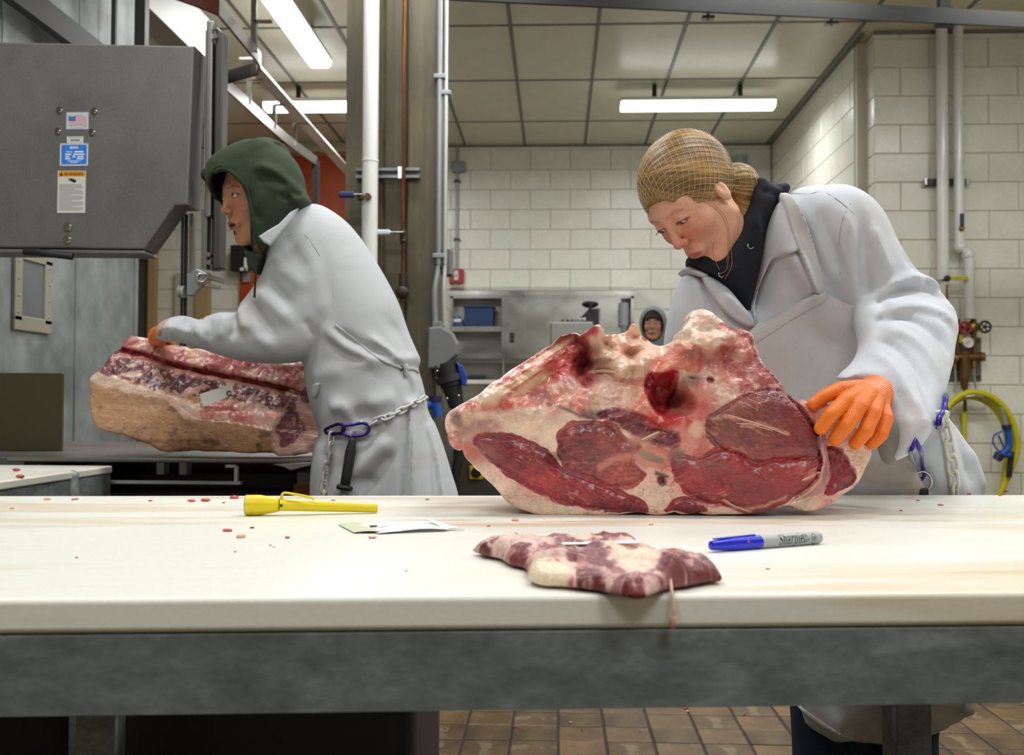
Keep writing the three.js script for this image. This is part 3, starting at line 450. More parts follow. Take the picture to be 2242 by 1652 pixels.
// ---------------------------------------------------------------- column with its pipes
{
  const Z = 4.6, [x0, x1] = paint(758, 955, 250, 250, Z);
  const cm = mat(0xffffff, 0.55, 0, { map: tex(256, 1024, (u, v) => { const n = pn(u, v, 32, 3, 4), m = fbm(u * 40, v * 5, 3, 4), q = fbm(u * 3, v * 4, 8, 4); const k = 1 + 0.16 * m + 0.3 * q + 0.05 * n; return [84 * k, 77 * k, 56 * k]; }), bumpMap: brushed, bumpScale: 0.001 });
  cm.map.repeat.set(1.5, 0.6);
  const w = x1 - x0, g0 = x0 + w * 0.40, g1 = x0 + w * 0.66;
  const t = structure('wall_column', prism([[x0, -Z - 0.4], [x1, -Z - 0.4], [x1, -Z], [g1 + 0.012, -Z], [g1, -Z - 0.03], [g0 + 0.012, -Z - 0.03], [g0, -Z], [x0, -Z]].map(([a, b]) => [a, -b]), 0, CEIL + 0.02).rotateX(-Math.PI / 2).scale(1, 1, 1), cm, 'tall taupe painted column with a recessed middle', 'column');
  const cyl = (px, r, y0, y1, z, m, name, label, cat, parts) => { const x = atZ(px, 300, -z).x, o = thing(name, label, cat, [x, y0, z]); part(o, 'pipe', rod([x, y0, z], [x, y1, z], r, r, 20), m); parts && parts(o, x, z); return o; };
  const yAt = (py, z) => atZ(850, py, -z).y, zf = -Z + 0.06;
  cyl(811, 0.036, 0, CEIL, zf + 0.03, M.whitePipe, 'water_pipe', 'thick white pipe on the brown column', 'pipe', (o, x, z) => {
    const y = yAt(352, z); part(o, 'coupling', rod([x, y - 0.004, z], [x, y + 0.004, z], 0.038), M.white);
    const v = yAt(432, z); const val = part(o, 'valve', [rod([x, v - 0.005, z + 0.02], [x - 0.0, v - 0.005, z + 0.06], 0.014), ball([x - 0.03, v - 0.01, z + 0.05], 0.016)], mat(0x5d4a36, 0.5, 0.5));
    part(val, 'handle', bar([x - 0.02, v, z + 0.062], [x - 0.06, v, z + 0.062], 0.024, 0.006, V3(0, 1, 0), 0.002), M.chrome); part(val, 'grip', bar([x - 0.055, v, z + 0.062], [x - 0.125, v, z + 0.062], 0.028, 0.026, V3(0, 1, 0), 0.008), mat(0x1c2f66, 0.45), 'navy blue sleeve');
  });
  cyl(884, 0.0085, yAt(660, zf), CEIL, zf - 0.02, M.copper, 'copper_pipe', 'thin copper pipe on the brown column', 'pipe', (o, x, z) => {
    const v = yAt(512, z); const val = part(o, 'valve', [rod([x, v - 0.02, z], [x, v + 0.02, z], 0.015), rod([x, v, z], [x, v, z + 0.04], 0.012), ball([x, v - 0.03, z], 0.016)], mat(0x4d4030, 0.5, 0.5));
    part(val, 'handle', bar([x + 0.01, v, z + 0.042], [x - 0.06, v, z + 0.042], 0.02, 0.005, V3(0, 1, 0), 0.002), M.chrome); part(val, 'grip', bar([x - 0.05, v, z + 0.042], [x - 0.13, v, z + 0.042], 0.026, 0.024, V3(0, 1, 0), 0.008), mat(0xcfd0d4, 0.4), 'white sleeve');
    part(o, 'lower_fitting', [rod([x, yAt(600, z), z], [x, yAt(625, z), z], 0.018), ball([x, yAt(640, z), z + 0.01], 0.03, [1, 1, 0.6]), rod([x, yAt(660, z), z], [x, yAt(640, z), z], 0.012)], mat(0x3a3128, 0.5, 0.5));
  });
  const [ux0, ux1, uy0, uy1] = paint(779, 918, 368, 389, Z - 0.03); const s = thing('strut_channel', 'short slotted strut channel holding the pipes to the column', 'bracket', [(ux0 + ux1) / 2, uy0, -Z]);
  part(s, 'channel', [box(ux0, ux1, uy0, uy0 + 0.012, -Z, -Z + 0.035), box(ux0, ux1, uy1 - 0.012, uy1, -Z, -Z + 0.035), box(ux0, ux1, uy0, uy1, -Z, -Z + 0.006)], M.galv);
  for (const px of [812, 880]) { const x = atZ(px, 378, Z).x; part(s, 'pipe_clamp', box(x - 0.012, x + 0.012, uy0 - 0.004, uy1 + 0.004, -Z + 0.02, -Z + 0.04), M.chrome); }
  // conduits right of the column, plug and socket
  const zc = -Z + 0.02, c = (px, py, z = zc) => atZ(px, py, -z);
  for (const [k, px, r] of [[0, 962, 0.014], [1, 976, 0.010]]) {
    const o = thing('column_conduit', k ? 'thinner bright conduit beside the column edge' : 'thicker grey conduit along the column edge', 'conduit', c(px, 715)); const x = c(px, 300).x, b = c(px + (k ? -2 : -8), 715);
    part(o, 'pipe', tube([[x, CEIL, zc + k * 0.0], [x, c(px, 500).y, zc], [x, c(px, 580).y, zc], [b.x - 0.005, c(px, 640).y, zc + 0.01], [b.x, b.y, zc + 0.01]], r, 10, 60), mat(k ? 0xc2c4c2 : 0x9ba0a2, 0.3, 0.6));
    for (const py of k ? [203] : [168, 560]) part(o, 'strap', box(x - r - 0.012, x + r + 0.012, c(px, py).y - 0.01, c(px, py).y + 0.01, zc - 0.02, zc + r + 0.004, 0.003), M.galv);
  }
  { const [a0, a1, b0, b1] = paint(962, 976, 541, 598, Z - 0.04); solo('switch_box', 'slim grey switch box beside the column edge', 'switch box', box(a0, a1 + 0.02, b0, b1, -Z - 0.1, -Z - 0.005, 0.005), mat(0x77797a, 0.5, 0.3)); }
  const zp = -Z + 0.1, so = thing('power_socket', 'grey angled power socket under the conduit', 'socket', c(960, 830, zp)), q = (pts) => pts.map(([a, b]) => { const p = c(a, b, zp); return [p.x, p.y]; });
  part(so, 'housing', prism(q([[938, 716], [965, 714], [990, 728], [1002, 752], [1000, 775], [966, 806], [936, 806]]), zp - 0.1, zp, 0.008), mat(0x75777a, 0.5)); part(so, 'collar', prism(q([[946, 702], [966, 702], [968, 718], [944, 718]]), zp - 0.08, zp - 0.02, 0.004), mat(0x75777a, 0.5));
  const pl = thing('power_plug', 'large black power plug hanging from the grey socket', 'plug', c(985, 890, zp));
  part(pl, 'body', [rod(c(975, 795, zp - 0.05), c(990, 845, zp - 0.05), 0.055, 0.05, 20), rod(c(988, 838, zp - 0.05), c(1000, 890, zp - 0.05), 0.046, 0.034, 20)], M.rubber); part(pl, 'locking_ring', rod(c(983, 822, zp - 0.05), c(987, 836, zp - 0.05), 0.062, 0.062, 20), mat(0x222423, 0.5));
  part(pl, 'flap', prism(q([[998, 792], [1012, 800], [1022, 822], [1020, 846], [1010, 842], [1004, 815]]), zp - 0.04, zp - 0.01, 0.006), mat(0x1c3a96, 0.45), 'blue plastic flap');
  for (const [a, b] of [[957, 812], [979, 872], [1004, 866]]) part(pl, 'screw', ball(c(a, b, zp + 0.0), 0.006), M.chrome);
  part(pl, 'cord', tube([c(999, 885, zp - 0.05), c(1000, 930, zp - 0.05), c(1004, 1000, zp - 0.05), c(994, 1090, zp - 0.05), [c(990, 1100, zp).x, 0.02, zp - 0.05]], 0.024, 10, 50), M.black);
  const no = thing('spray_nozzle', 'blue spray nozzle with a navy cap hanging behind the worker\'s waist', 'nozzle', c(952, 912, -4.47)), n = (a, b) => c(a, b, -4.47);
  part(no, 'body', [rod(n(953, 878), n(960, 912), 0.022, 0.02), rod(n(952, 882), n(930, 890), 0.018, 0.02)], mat(0x1450a8, 0.45)); part(no, 'cap', rod(n(953, 866), n(953, 879), 0.027), mat(0x201c4a, 0.5));
  part(no, 'hanging_loop', rod(n(953, 868), [n(953, 868).x, n(953, 800).y, -4.47], 0.004), M.black);
}
// ---------------------------------------------------------------- stainless machine behind the meat
{
  const Z = 6.0, P = (a, b) => atZ(a, b, Z), [x0, x1, , y1] = paint(1004, 1330, 1090, 945, Z), [bx0, bx1, , by1] = paint(1203, 1300, 960, 702, Z);
  const t = thing('meat_slicer', 'grey steel machine with a black clamp knob behind the beef', 'machine', [(x0 + x1) / 2, 0, -Z - 0.25]);
  part(t, 'base_cabinet', box(x0, x1, 0.1, y1, -Z - 0.5, -Z, 0.012), mat(0x4f4c48, 0.45, 0.5)); for (const x of [x0 + 0.06, x1 - 0.06]) for (const z of [-Z - 0.44, -Z - 0.06]) part(t, 'foot', rod([x, 0, z], [x, 0.1, z], 0.02), M.black);
  part(t, 'housing', box(bx0, bx1, y1, by1, -Z - 0.35, -Z - 0.02, 0.015), mat(0x9c9c98, 0.4, 0.4)); const dx = P(1268, 700).x; part(t, 'round_cover', rod([dx, y1, -Z - 0.15], [dx, by1 + 0.006, -Z - 0.15], 0.1, 0.1, 28), mat(0x8d8d8a, 0.35, 0.5));
  for (let k = 0; k < 6; k++) { const a = P(1232 + k * 11, 704); part(t, 'cap_screw', rod([a.x, by1, -Z - 0.08], [a.x, by1 + 0.012, -Z - 0.08], 0.009), M.black); }
  const g = (pts, z0, z1) => prism(pts.map(([a, b]) => { const p = P(a, b); return [p.x, p.y]; }), z0, z1, 0.005);
  part(t, 'clamp', [g([[1284, 742], [1284, 690], [1272, 692], [1290, 674], [1312, 673], [1312, 742]], -Z - 0.12, -Z - 0.04)], mat(0x232323, 0.45)); part(t, 'knob_stem', rod(P(1293, 676), P(1293, 666), 0.012), M.black); part(t, 'knob', lathe([[0, 0], [0.03, 0], [0.048, 0.012], [0.05, 0.024], [0.04, 0.034], [0, 0.036]], P(1293, 670).add(V3(0, 0, -0.08))), M.black, 'round black knob'); part(t, 'guide_bar', box(P(1311, 700).x, P(1316, 700).x, y1, P(1311, 672).y, -Z - 0.1, -Z - 0.05), M.galv);
  const [ax0, ax1, ay0, ay1] = paint(1028, 1057, 1019, 1049, Z - 0.02); const b = part(t, 'switch_plate', box(ax0, ax1, ay0, ay1, -Z, -Z + 0.02, 0.006), mat(0xcab414, 0.45), 'yellow switch plate'); const c = P(1043, 1034); part(b, 'button', [ring([c.x, c.y, -Z + 0.022], 0.024, 0.007, V3(0, 0, 1)), rod([c.x, c.y, -Z + 0.01], [c.x, c.y, -Z + 0.034], 0.016)], M.black);
}
// ---------------------------------------------------------------- right wall: pipes and hose station
{
  const zw = JZ, zp = zw + 0.09, P = (a, b, z = zp) => atZ(a, b, -z), ins = M.whitePipe;
  const v = (px, py) => P(px, py);
  { const x = atZ(1885, 250, 7.55).x, z = -7.55, t = thing('insulated_pipe', 'white pipe standing in the corner before the receding wall', 'pipe', [x, 0, z]); part(t, 'pipe', rod([x, 0, z], [x, CEIL - 0.01, z], 0.04, 0.04, 20), ins); part(t, 'coupling', rod([x, 3.0, z], [x, 3.008, z], 0.043), M.white); }
  const ax = P(2063, 300).x, bx = P(2099, 300).x;
  { const t = thing('insulated_pipe', 'white pipe ending above the hose station with a yellow lever valve', 'pipe', [ax, P(2075, 690).y, zp]); const y0 = P(2075, 690).y;
    part(t, 'pipe', rod([ax, P(2075, 612).y, zp], [ax, CEIL - 0.005, zp], 0.04, 0.04, 20), ins); part(t, 'torn_sleeve', rod([ax, y0, zp], [ax, P(2075, 620).y, zp], 0.03, 0.036), mat(0xd8d4ca, 0.6)); part(t, 'bare_copper', rod([ax + 0.012, P(0, 665).y, zp + 0.03], [ax + 0.012, P(0, 625).y, zp + 0.03], 0.008), M.copper);
    const y = P(2076, 611).y, val = part(t, 'valve', [ball([ax + 0.01, y, zp + 0.045], 0.022), rod([ax, y, zp], [ax + 0.01, y, zp + 0.05], 0.014)], mat(0x3c3833, 0.5, 0.4)); part(val, 'lever', bar([ax + 0.03, y, zp + 0.05], [P(2113, 611).x, y, zp + 0.05], 0.02, 0.026, V3(0, 1, 0), 0.004), mat(0xc4c014, 0.45), 'yellow lever sleeve'); }
  { const t = thing('insulated_pipe', 'white pipe with an offset elbow and a navy lever beside the hose station', 'pipe', [bx, P(2123, 698).y, zp]); const e = P(2116, 545), x2 = P(2122, 620).x, y0 = P(2123, 698).y;
    part(t, 'pipe', tube([[bx, CEIL - 0.005, zp], [bx, e.y + 0.3, zp], [bx, e.y + 0.03, zp], [bx + 0.01, e.y + 0.0, zp], [x2 - 0.01, e.y - 0.03, zp], [x2, e.y - 0.06, zp], [x2, y0 + 0.1, zp], [x2, y0, zp]], 0.036, 18, 90), ins); part(t, 'coupling', rod([bx, P(0, 138).y, zp], [bx, P(0, 135).y, zp], 0.043), M.white); part(t, 'elbow_cover', [ball([bx + 0.005, e.y + 0.015, zp], 0.046), ball([x2 - 0.005, e.y - 0.04, zp], 0.044)], ins);
    const h = P(2112, 470), h2 = P(2112, 497); part(t, 'lever', bar([bx + 0.0, h.y, zp + 0.05], [bx + 0.0, h2.y, zp + 0.05], 0.026, 0.014, V3(0, 0, 1), 0.005), mat(0x1d2c54, 0.45), 'navy lever'); part(t, 'valve_stem', [ball([bx, P(0, 508).y, zp + 0.04], 0.02)], M.brass); }
  { const a = P(2030, 395), b = P(2126, 397), t = thing('pipe_strut', 'short dark strut behind the two white pipes', 'bracket', [a.x, a.y, zw]); part(t, 'channel', bar([a.x, a.y, zw + 0.03], [b.x, a.y, zw + 0.03], 0.05, 0.04), M.steelDark); part(t, 'end_cap', box(a.x - 0.004, a.x + 0.01, a.y - 0.022, a.y + 0.022, zw, zw + 0.06), M.chrome); part(t, 'end_cap', box(b.x - 0.02, b.x + 0.01, a.y - 0.022, a.y + 0.022, zw, zw + 0.06), M.chrome); }
  // hose station
  const Zs = -zw - 0.02, [x0, x1, y0, y1] = paint(2068, 2150, 738, 834, Zs), m = mat(0x6b4f2c, 0.45, 0.7);
  const t = thing('hose_station', 'brass hot and cold hose station on a steel plate', 'hose station', [(x0 + x1) / 2, y0, zw]), q = (a, b, z = 0.08) => { const p = atZ(a, b, Zs); return V3(p.x, p.y, zw + z); };
  part(t, 'back_plate', box(x0, x1, y0, y1, zw, zw + 0.012, 0.004), mat(0x6a6862, 0.45, 0.5)); for (const [a, b] of [[2140, 746], [2143, 825]]) part(t, 'plate_bolt', rod(q(a, b, 0.01), q(a, b, 0.02), 0.012), M.steelDark);
  part(t, 'mixing_body', [rod(q(2078, 783), q(2145, 782), 0.032, 0.03), rod(q(2104, 770), q(2104, 830), 0.04, 0.034), rod(q(2104, 830), q(2104, 852), 0.03, 0.02), rod(q(2126, 782), q(2124, 700), 0.018), rod(q(2090, 782), q(2088, 700), 0.018)], m); part(t, 'end_nut', rod(q(2137, 782), q(2147, 782), 0.038, 0.034, 6), M.brass); part(t, 'end_nut', rod(q(2080, 786), q(2086, 786), 0.04, 0.04, 6), M.brass);
  part(t, 'valve_body', [ball(q(2122, 718), 0.045, [1, 1.1, 0.9]), ball(q(2088, 720), 0.042, [1, 1.1, 0.9]), rod(q(2122, 718), q(2134, 718, 0.11), 0.02)], M.brass);
  for (const [a, b, c, l] of [[2098, 720, 0x9c2230, 'red handwheel'], [2141, 718, 0x1d1c1c, 'black handwheel']]) { const w = q(a, b, 0.14), wm = mat(c, 0.45); const hw = part(t, 'handwheel', [ring(w, 0.038, 0.008, V3(0, 0, 1), 16, 6), ball(w, 0.012)], wm, l); for (let k = 0; k < 5; k++) { const an = k * 1.2566; part(hw, 'spoke', rod(w, [w.x + Math.cos(an) * 0.036, w.y + Math.sin(an) * 0.036, w.z], 0.005, 0.005, 6), wm); } }
  const gp = q(2107, 751, 0.11), ga = part(t, 'gauge', [rod(gp, gp.clone().add(V3(0, 0, 0.012)), 0.036, 0.036, 24), ring(gp.clone().add(V3(0, 0, 0.012)), 0.036, 0.005, V3(0, 0, 1))], M.chrome); part(ga, 'dial', rod(gp.clone().add(V3(0, 0, 0.012)), gp.clone().add(V3(0, 0, 0.015)), 0.032, 0.032, 24), mat(0xd9d8d2, 0.4)); part(ga, 'needle', bar(gp.clone().add(V3(-0.02, -0.012, 0.017)), gp.clone().add(V3(0.012, 0.012, 0.017)), 0.003, 0.003), M.black);
  part(t, 'lever_tag', box(q(2089, 738).x, q(2098, 738).x, q(0, 748).y, q(0, 730).y, zw + 0.1, zw + 0.12, 0.003), mat(0xb0a818, 0.5)); for (const a of [2083, 2124]) part(t, 'drain_tube', tube([q(a, 800), q(a + 2, 830), q(a + (a > 2100 ? 6 : -2), 858)], 0.007, 8, 16), M.galv); for (const a of [2083, 2124]) part(t, 'test_cock', rod(q(a, 790), q(a, 806), 0.014), M.brass);
  const hose = thing('wash_hose', 'coiled yellow wash hose hanging below the brass station', 'hose', [q(2150, 960).x, 0.3, zw + 0.12]), hm = mat(0xc4bb10, 0.42);
  const coil = []; for (let k = 0; k < 4; k++) for (let s = 0; s <= 10; s++) { const a = Math.PI * (1.06 - s * 0.112), e = k * 3.2; coil.push(q(2112 + Math.cos(a) * (78 + e) * (s > 5 ? 1.06 : 0.9), 972 - Math.sin(a) * (104 + e), 0.1 + k * 0.025)); if (s === 10) { coil.push(q(2180 - k * 4, 1080, 0.11 + k * 0.02), q(2150 - k * 2, 1160, 0.12), q(2085, 1180, 0.12), q(2045 - e, 1100, 0.12), q(2036 - e, 1010, 0.12)); } }
  part(hose, 'coil', tube(coil, 0.021, 8, 260), hm); part(hose, 'feed_hose', tube([q(2104, 850), q(2105, 870), q(2106, 900)], 0.012, 8, 10), mat(0x4a3a26, 0.5)); part(hose, 'feed_hose', tube([q(2106, 885, 0.06), q(2106, 960, 0.06), q(2104, 1060, 0.06), q(2106, 1170, 0.1)], 0.017, 8, 30), hm);
  part(hose, 'black_sleeve', tube([q(2187, 985, 0.22), q(2184, 1010, 0.22), q(2181, 1040, 0.22)], 0.02, 8, 16), M.black); part(hose, 'rack', [tube([q(2066, 886, 0.02), q(2085, 872, 0.16), q(2112, 866, 0.2), q(2140, 872, 0.16), q(2158, 886, 0.02)], 0.008, 6, 30)], M.chrome);
  const gun = thing('spray_gun', 'blue spray gun with a trigger guard hanging on the yellow hose', 'spray gun', q(2165, 1005)), bl = mat(0x1d4c9e, 0.42), nv = mat(0x1c1a4e, 0.5), G = (a, b) => q(a, b, 0.24);
  part(gun, 'body', [tube([G(2174, 934), G(2178, 955), G(2178, 975), G(2164, 990), G(2156, 997)], 0.024, 10, 30), rod(G(2182, 992), G(2160, 992), 0.02)], bl); part(gun, 'trigger_guard', tube([G(2164, 942), G(2148, 950), G(2145, 966), G(2155, 982), G(2164, 986)], 0.006, 8, 24), bl); part(gun, 'trigger', tube([G(2156, 950), G(2163, 965), G(2168, 976)], 0.007, 8, 14), bl); part(gun, 'nozzle', rod(G(2160, 990), G(2152, 1002), 0.034, 0.03), nv); part(gun, 'collar', rod(G(2173, 928), G(2174, 938), 0.032), nv); part(gun, 'swivel', tube([G(2160, 890), G(2168, 910), G(2172, 930)], 0.014, 8, 14), M.galv);
}
// ---------------------------------------------------------------- meat saw on the left
const SAW_Y = 0.925, SAW_Z = 3.1;
{
  const Z = SAW_Z, z = -Z, Q = (a, b, d = Z) => { const p = atZ(a, b, d); return [p.x, p.y]; }, P = (a, b, d = Z) => atZ(a, b, d);
  const t = thing('meat_saw', 'grey steel meat band saw with stickers on its upper wheel housing', 'saw', [P(210, 900).x, 0, -3.2]);
  const gm = mat(0xffffff, 0.46, 0.45, { map: tex(512, 512, (u, v) => { const n = pn(u, v, 5, 5, 33), m = pn(u, v, 200, 1, 3); const k = 112 + 10 * n + 9 * m; return [k, k * 0.985, k * 0.965]; }) }); gm.map.repeat.set(2, 2);
  const L = -0.35;
  const face = [Q(-260, 86), Q(425, 100), Q(411, 448), Q(383, 449), Q(315, 545), Q(-260, 538)];
  const head = part(t, 'wheel_housing', prism(face, z - 0.11, z, 0.006), gm);
  part(t, 'housing_lip', prism([Q(-260, 541), Q(313, 547), Q(317, 555), Q(-260, 551)].reverse(), z - 0.11, z - 0.005, 0.003), gm);
  part(t, 'door_handle', [tube([P(66, 547).add(V3(0, -0.01, 0.03)), P(110, 550).add(V3(0, -0.012, 0.05)), P(170, 556).add(V3(0, -0.012, 0.03))], 0.011, 10, 20)], M.rubber, 'black grip handle');
  for (const [a, b, r] of [[131, 241, 0.008], [207, 243, 0.008], [127, 287, 0.008], [202, 289, 0.008], [149, 496, 0.0105], [148, 524, 0.0105]]) { const c = P(a, b); part(t, 'bolt', [rod(c, c.clone().add(V3(0, 0, 0.008)), r, r * 0.95, 6), rod(c, c.clone().add(V3(0, 0, 0.002)), r * 1.35, r * 1.35, 14)], M.chrome); }
  // stickers
  const sticker = (px0, px1, py0, py1, name, label, w, h, draw, thick = 0.0012) => { const [x0, x1, y0, y1] = paint(px0, px1, py0, py1, Z); const g = new THREE.PlaneGeometry(x1 - x0, y1 - y0); const b = box(x0, x1, y0, y1, z + 0.0002, z + thick); b.translate(0, 0, 0); const o = part(t, name, b, mat(0xbfc0c2, 0.4), label); g.translate((x0 + x1) / 2, (y0 + y1) / 2, z + thick + 0.0004); part(o, 'print', g, mat(0xffffff, 0.4, 0, { map: canvasTex(w, h, draw) })); };
  sticker(146, 194, 246, 283, 'flag_sticker', 'flag sticker with red and white stripes', 256, 200, (c, w, h) => {
    c.fillStyle = '#b9bcc6'; c.fillRect(0, 0, w, h); const wave = (x) => 26 + 14 * Math.sin(x / 34) + x * 0.16;
    for (let s = 0; s < 13; s++) { c.fillStyle = s % 2 ? '#d9d6da' : '#a8435a'; c.beginPath(); const y0 = (x) => wave(x) + s * 8.6, y1 = (x) => wave(x) + (s + 1) * 8.6; c.moveTo(22, y0(22)); for (let x = 22; x <= 232; x += 6) c.lineTo(x, y0(x)); for (let x = 232; x >= 22; x -= 6) c.lineTo(x, y1(x)); c.fill(); }
    c.fillStyle = '#3a56a8'; c.beginPath(); c.moveTo(22, wave(22)); for (let x = 22; x <= 108; x += 6) c.lineTo(x, wave(x)); for (let x = 108; x >= 22; x -= 6) c.lineTo(x, wave(x) + 60); c.fill(); c.fillStyle = '#e8e8f0'; for (let i = 0; i < 5; i++) for (let j = 0; j < 4; j++) c.fillRect(30 + i * 15, wave(30 + i * 15) + 8 + j * 13, 4, 4);
    c.fillStyle = '#6d7fb2'; c.fillRect(40, 184, 150, 6);
  });
  sticker(147, 183, 299, 313, 'serial_sticker', 'white bar code sticker', 128, 50, (c, w, h) => { c.fillStyle = '#c9cac8'; c.fillRect(0, 0, w, h); c.fillStyle = '#8a8b8a'; c.fillRect(14, 8, 96, 5); c.fillStyle = '#45464a'; for (let k = 0; k < 26; k++) c.fillRect(28 + k * 2.8, 22, 1 + (k * 7) % 3 * 0.6, 16); });
  sticker(132, 193, 314, 363, 'rating_plate', 'blue maker\'s rating plate', 320, 256, (c, w, h) => {
    c.fillStyle = '#c5c9d0'; c.fillRect(0, 0, w, h); c.fillStyle = '#2f78d0'; c.beginPath(); c.moveTo(30, 16); c.lineTo(290, 16); c.lineTo(304, 34); c.lineTo(304, 220); c.lineTo(290, 240); c.lineTo(30, 240); c.lineTo(16, 220); c.lineTo(16, 34); c.fill();
    c.fillStyle = '#e6eaf2'; c.font = 'bold 40px sans-serif'; c.textAlign = 'center'; c.fillText('BIRO', 160, 62); c.font = 'bold 22px sans-serif'; c.fillText('MODEL', 110, 104); c.fillStyle = '#dde4f0'; c.fillRect(165, 88, 100, 16); for (const [y, a, b] of [[118, 60, 130], [118, 150, 280], [144, 60, 110], [144, 140, 180], [144, 200, 270], [168, 60, 120], [168, 190, 270], [196, 90, 240], [214, 120, 200]]) c.fillRect(a, y, b - a, y > 190 ? 7 : 14);
    c.fillStyle = '#55585e'; for (const [x, y] of [[14, 12], [306, 12], [14, 244], [306, 244]]) { c.beginPath(); c.arc(x, y, 7, 0, 7); c.fill(); }
  });
  sticker(127, 187, 374, 466, 'warning_sticker', 'white and orange warning sticker', 256, 400, (c, w, h) => {
    c.fillStyle = '#c9c9c5'; c.fillRect(0, 0, w, h); c.fillStyle = '#d48a14'; c.fillRect(8, 4, 240, 52); c.fillStyle = '#15130f'; c.font = 'bold 36px sans-serif'; c.textAlign = 'left'; c.fillText('WARNING', 58, 44); c.beginPath(); c.moveTo(14, 46); c.lineTo(33, 14); c.lineTo(52, 46); c.fill(); c.fillStyle = '#d48a14'; c.fillRect(31, 24, 4, 12); c.fillRect(31, 39, 4, 4);
    c.fillStyle = '#23241f'; c.beginPath(); c.ellipse(138, 92, 34, 15, 0.5, 0, 7); c.fill(); c.fillStyle = '#4d8f66'; c.fillRect(96, 74, 16, 22); c.fillStyle = '#1d1d1d'; c.fillRect(128, 84, 40, 20); c.fillStyle = '#7a7a78'; for (let k = 0; k < 23; k++) c.fillRect(14, 128 + k * 11, 200 + (k * 37) % 30 - (k % 5 === 4 ? 90 : 0), 5);
  });
  // blade guard columns right of the housing
  const yTop = P(455, 35).y, yBot = P(446, 585).y, steel = mat(0x8f8d89, 0.33, 0.8), dark = mat(0x55534f, 0.4, 0.7), zc = z - 0.05, ax = P(449, 300).x, X = (px) => P(px, 320).x;
  part(t, 'guard_column', box(X(441), X(456), P(449, 470).y, yTop, zc - 0.02, zc + 0.02, 0.006), steel); part(t, 'guard_column', box(X(462), X(480), yBot, P(470, 62).y, zc - 0.03, zc + 0.025, 0.006), dark); part(t, 'guard_plate', box(X(429), X(441), P(449, 470).y, P(440, 48).y, zc - 0.04, zc - 0.02, 0.002), M.galv); part(t, 'guard_column', box(X(433), X(446), yBot, P(449, 450).y, zc - 0.03, zc + 0.01, 0.003), steel); part(t, 'guard_back', box(X(446), X(464), yBot, P(470, 75).y, zc - 0.05, zc - 0.03, 0.002), dark);
  for (const [a, b] of [[467, 55], [467, 75], [452, 555], [453, 572]]) { const c = P(a, b); part(t, 'guard_screw', rod([c.x, c.y, zc + 0.0], [c.x, c.y, zc + 0.035], 0.008, 0.008, 8), M.chrome); }
  { const c = P(455, 385); part(t, 'guide_knob', [lathe([[0, 0], [0.016, 0], [0.022, 0.008], [0.022, 0.03], [0.015, 0.036], [0, 0.036]], [c.x, c.y, zc + 0.02], V3(0, 0.2, 1)), ball([c.x + 0.012, c.y - 0.012, zc + 0.04], 0.013)], M.black, 'black plastic knob'); }
  // lower blade guide
  const bx = P(377, 600).x, zb = z - 0.1; part(t, 'saw_blade', box(bx - 0.008, bx - 0.006, SAW_Y, P(0, 455).y, zb - 0.01, zb + 0.012), M.chrome); part(t, 'guide_post', box(bx - 0.006, bx + 0.005, SAW_Y, P(0, 455).y, zb - 0.02, zb - 0.011, 0.002), M.black); part(t, 'guide_post', box(P(387, 600).x, P(397, 600).x, P(0, 640).y, P(0, 455).y, zb - 0.02, zb + 0.0, 0.002), steel);
  part(t, 'blade_guide', [prism([Q(394, 592), Q(408, 580), Q(432, 592), Q(424, 612), Q(402, 640), Q(388, 640), Q(388, 592)], zb - 0.01, zb + 0.02, 0.003), rod([P(369, 632).x, P(0, 632).y, zb + 0.01], [P(382, 632).x, P(0, 632).y, zb + 0.01], 0.02, 0.02, 10)], M.galv); { const c = P(421, 601); part(t, 'guide_bearing', [ring([c.x, c.y, zb + 0.022], 0.013, 0.004, V3(0.3, 0.1, 1))], M.chrome); part(t, 'guide_arm', [bar([c.x, c.y + 0.01, zb], [P(458, 606).x, P(0, 604).y, zb - 0.04], 0.012, 0.014), bar([c.x, c.y - 0.02, zb], [P(450, 617).x, P(0, 618).y, zb - 0.04], 0.012, 0.01)], steel); }
  // table of the saw with its moving carriage
  const tf = onY(400, 1003, SAW_Y).z, x0 = P(-60, 960).x - 0.5, x1 = onY(690, 1002, SAW_Y).x, xm = onY(118, 990, SAW_Y).x, scrap = mat(0xffffff, 0.4, 0.55, { map: tex(512, 512, (u, v) => { const n = pn(u, v, 10, 5, 71), m = pn(u, v, 4, 4, 73); return mixc([112 + 20 * n, 110 + 20 * n, 106 + 20 * n], [150, 98, 86], sstep(0.12, 0.4, m + n * 0.5) * 0.6); }) });
  part(t, 'saw_table', box(x0, xm, SAW_Y - 0.035, SAW_Y - 0.004, -3.95, tf - 0.1, 0.004), scrap, 'stainless table smeared with meat scraps'); part(t, 'carriage', box(xm + 0.003, x1, SAW_Y - 0.012, SAW_Y, -3.7, tf, 0.004), scrap, 'sliding carriage plate');
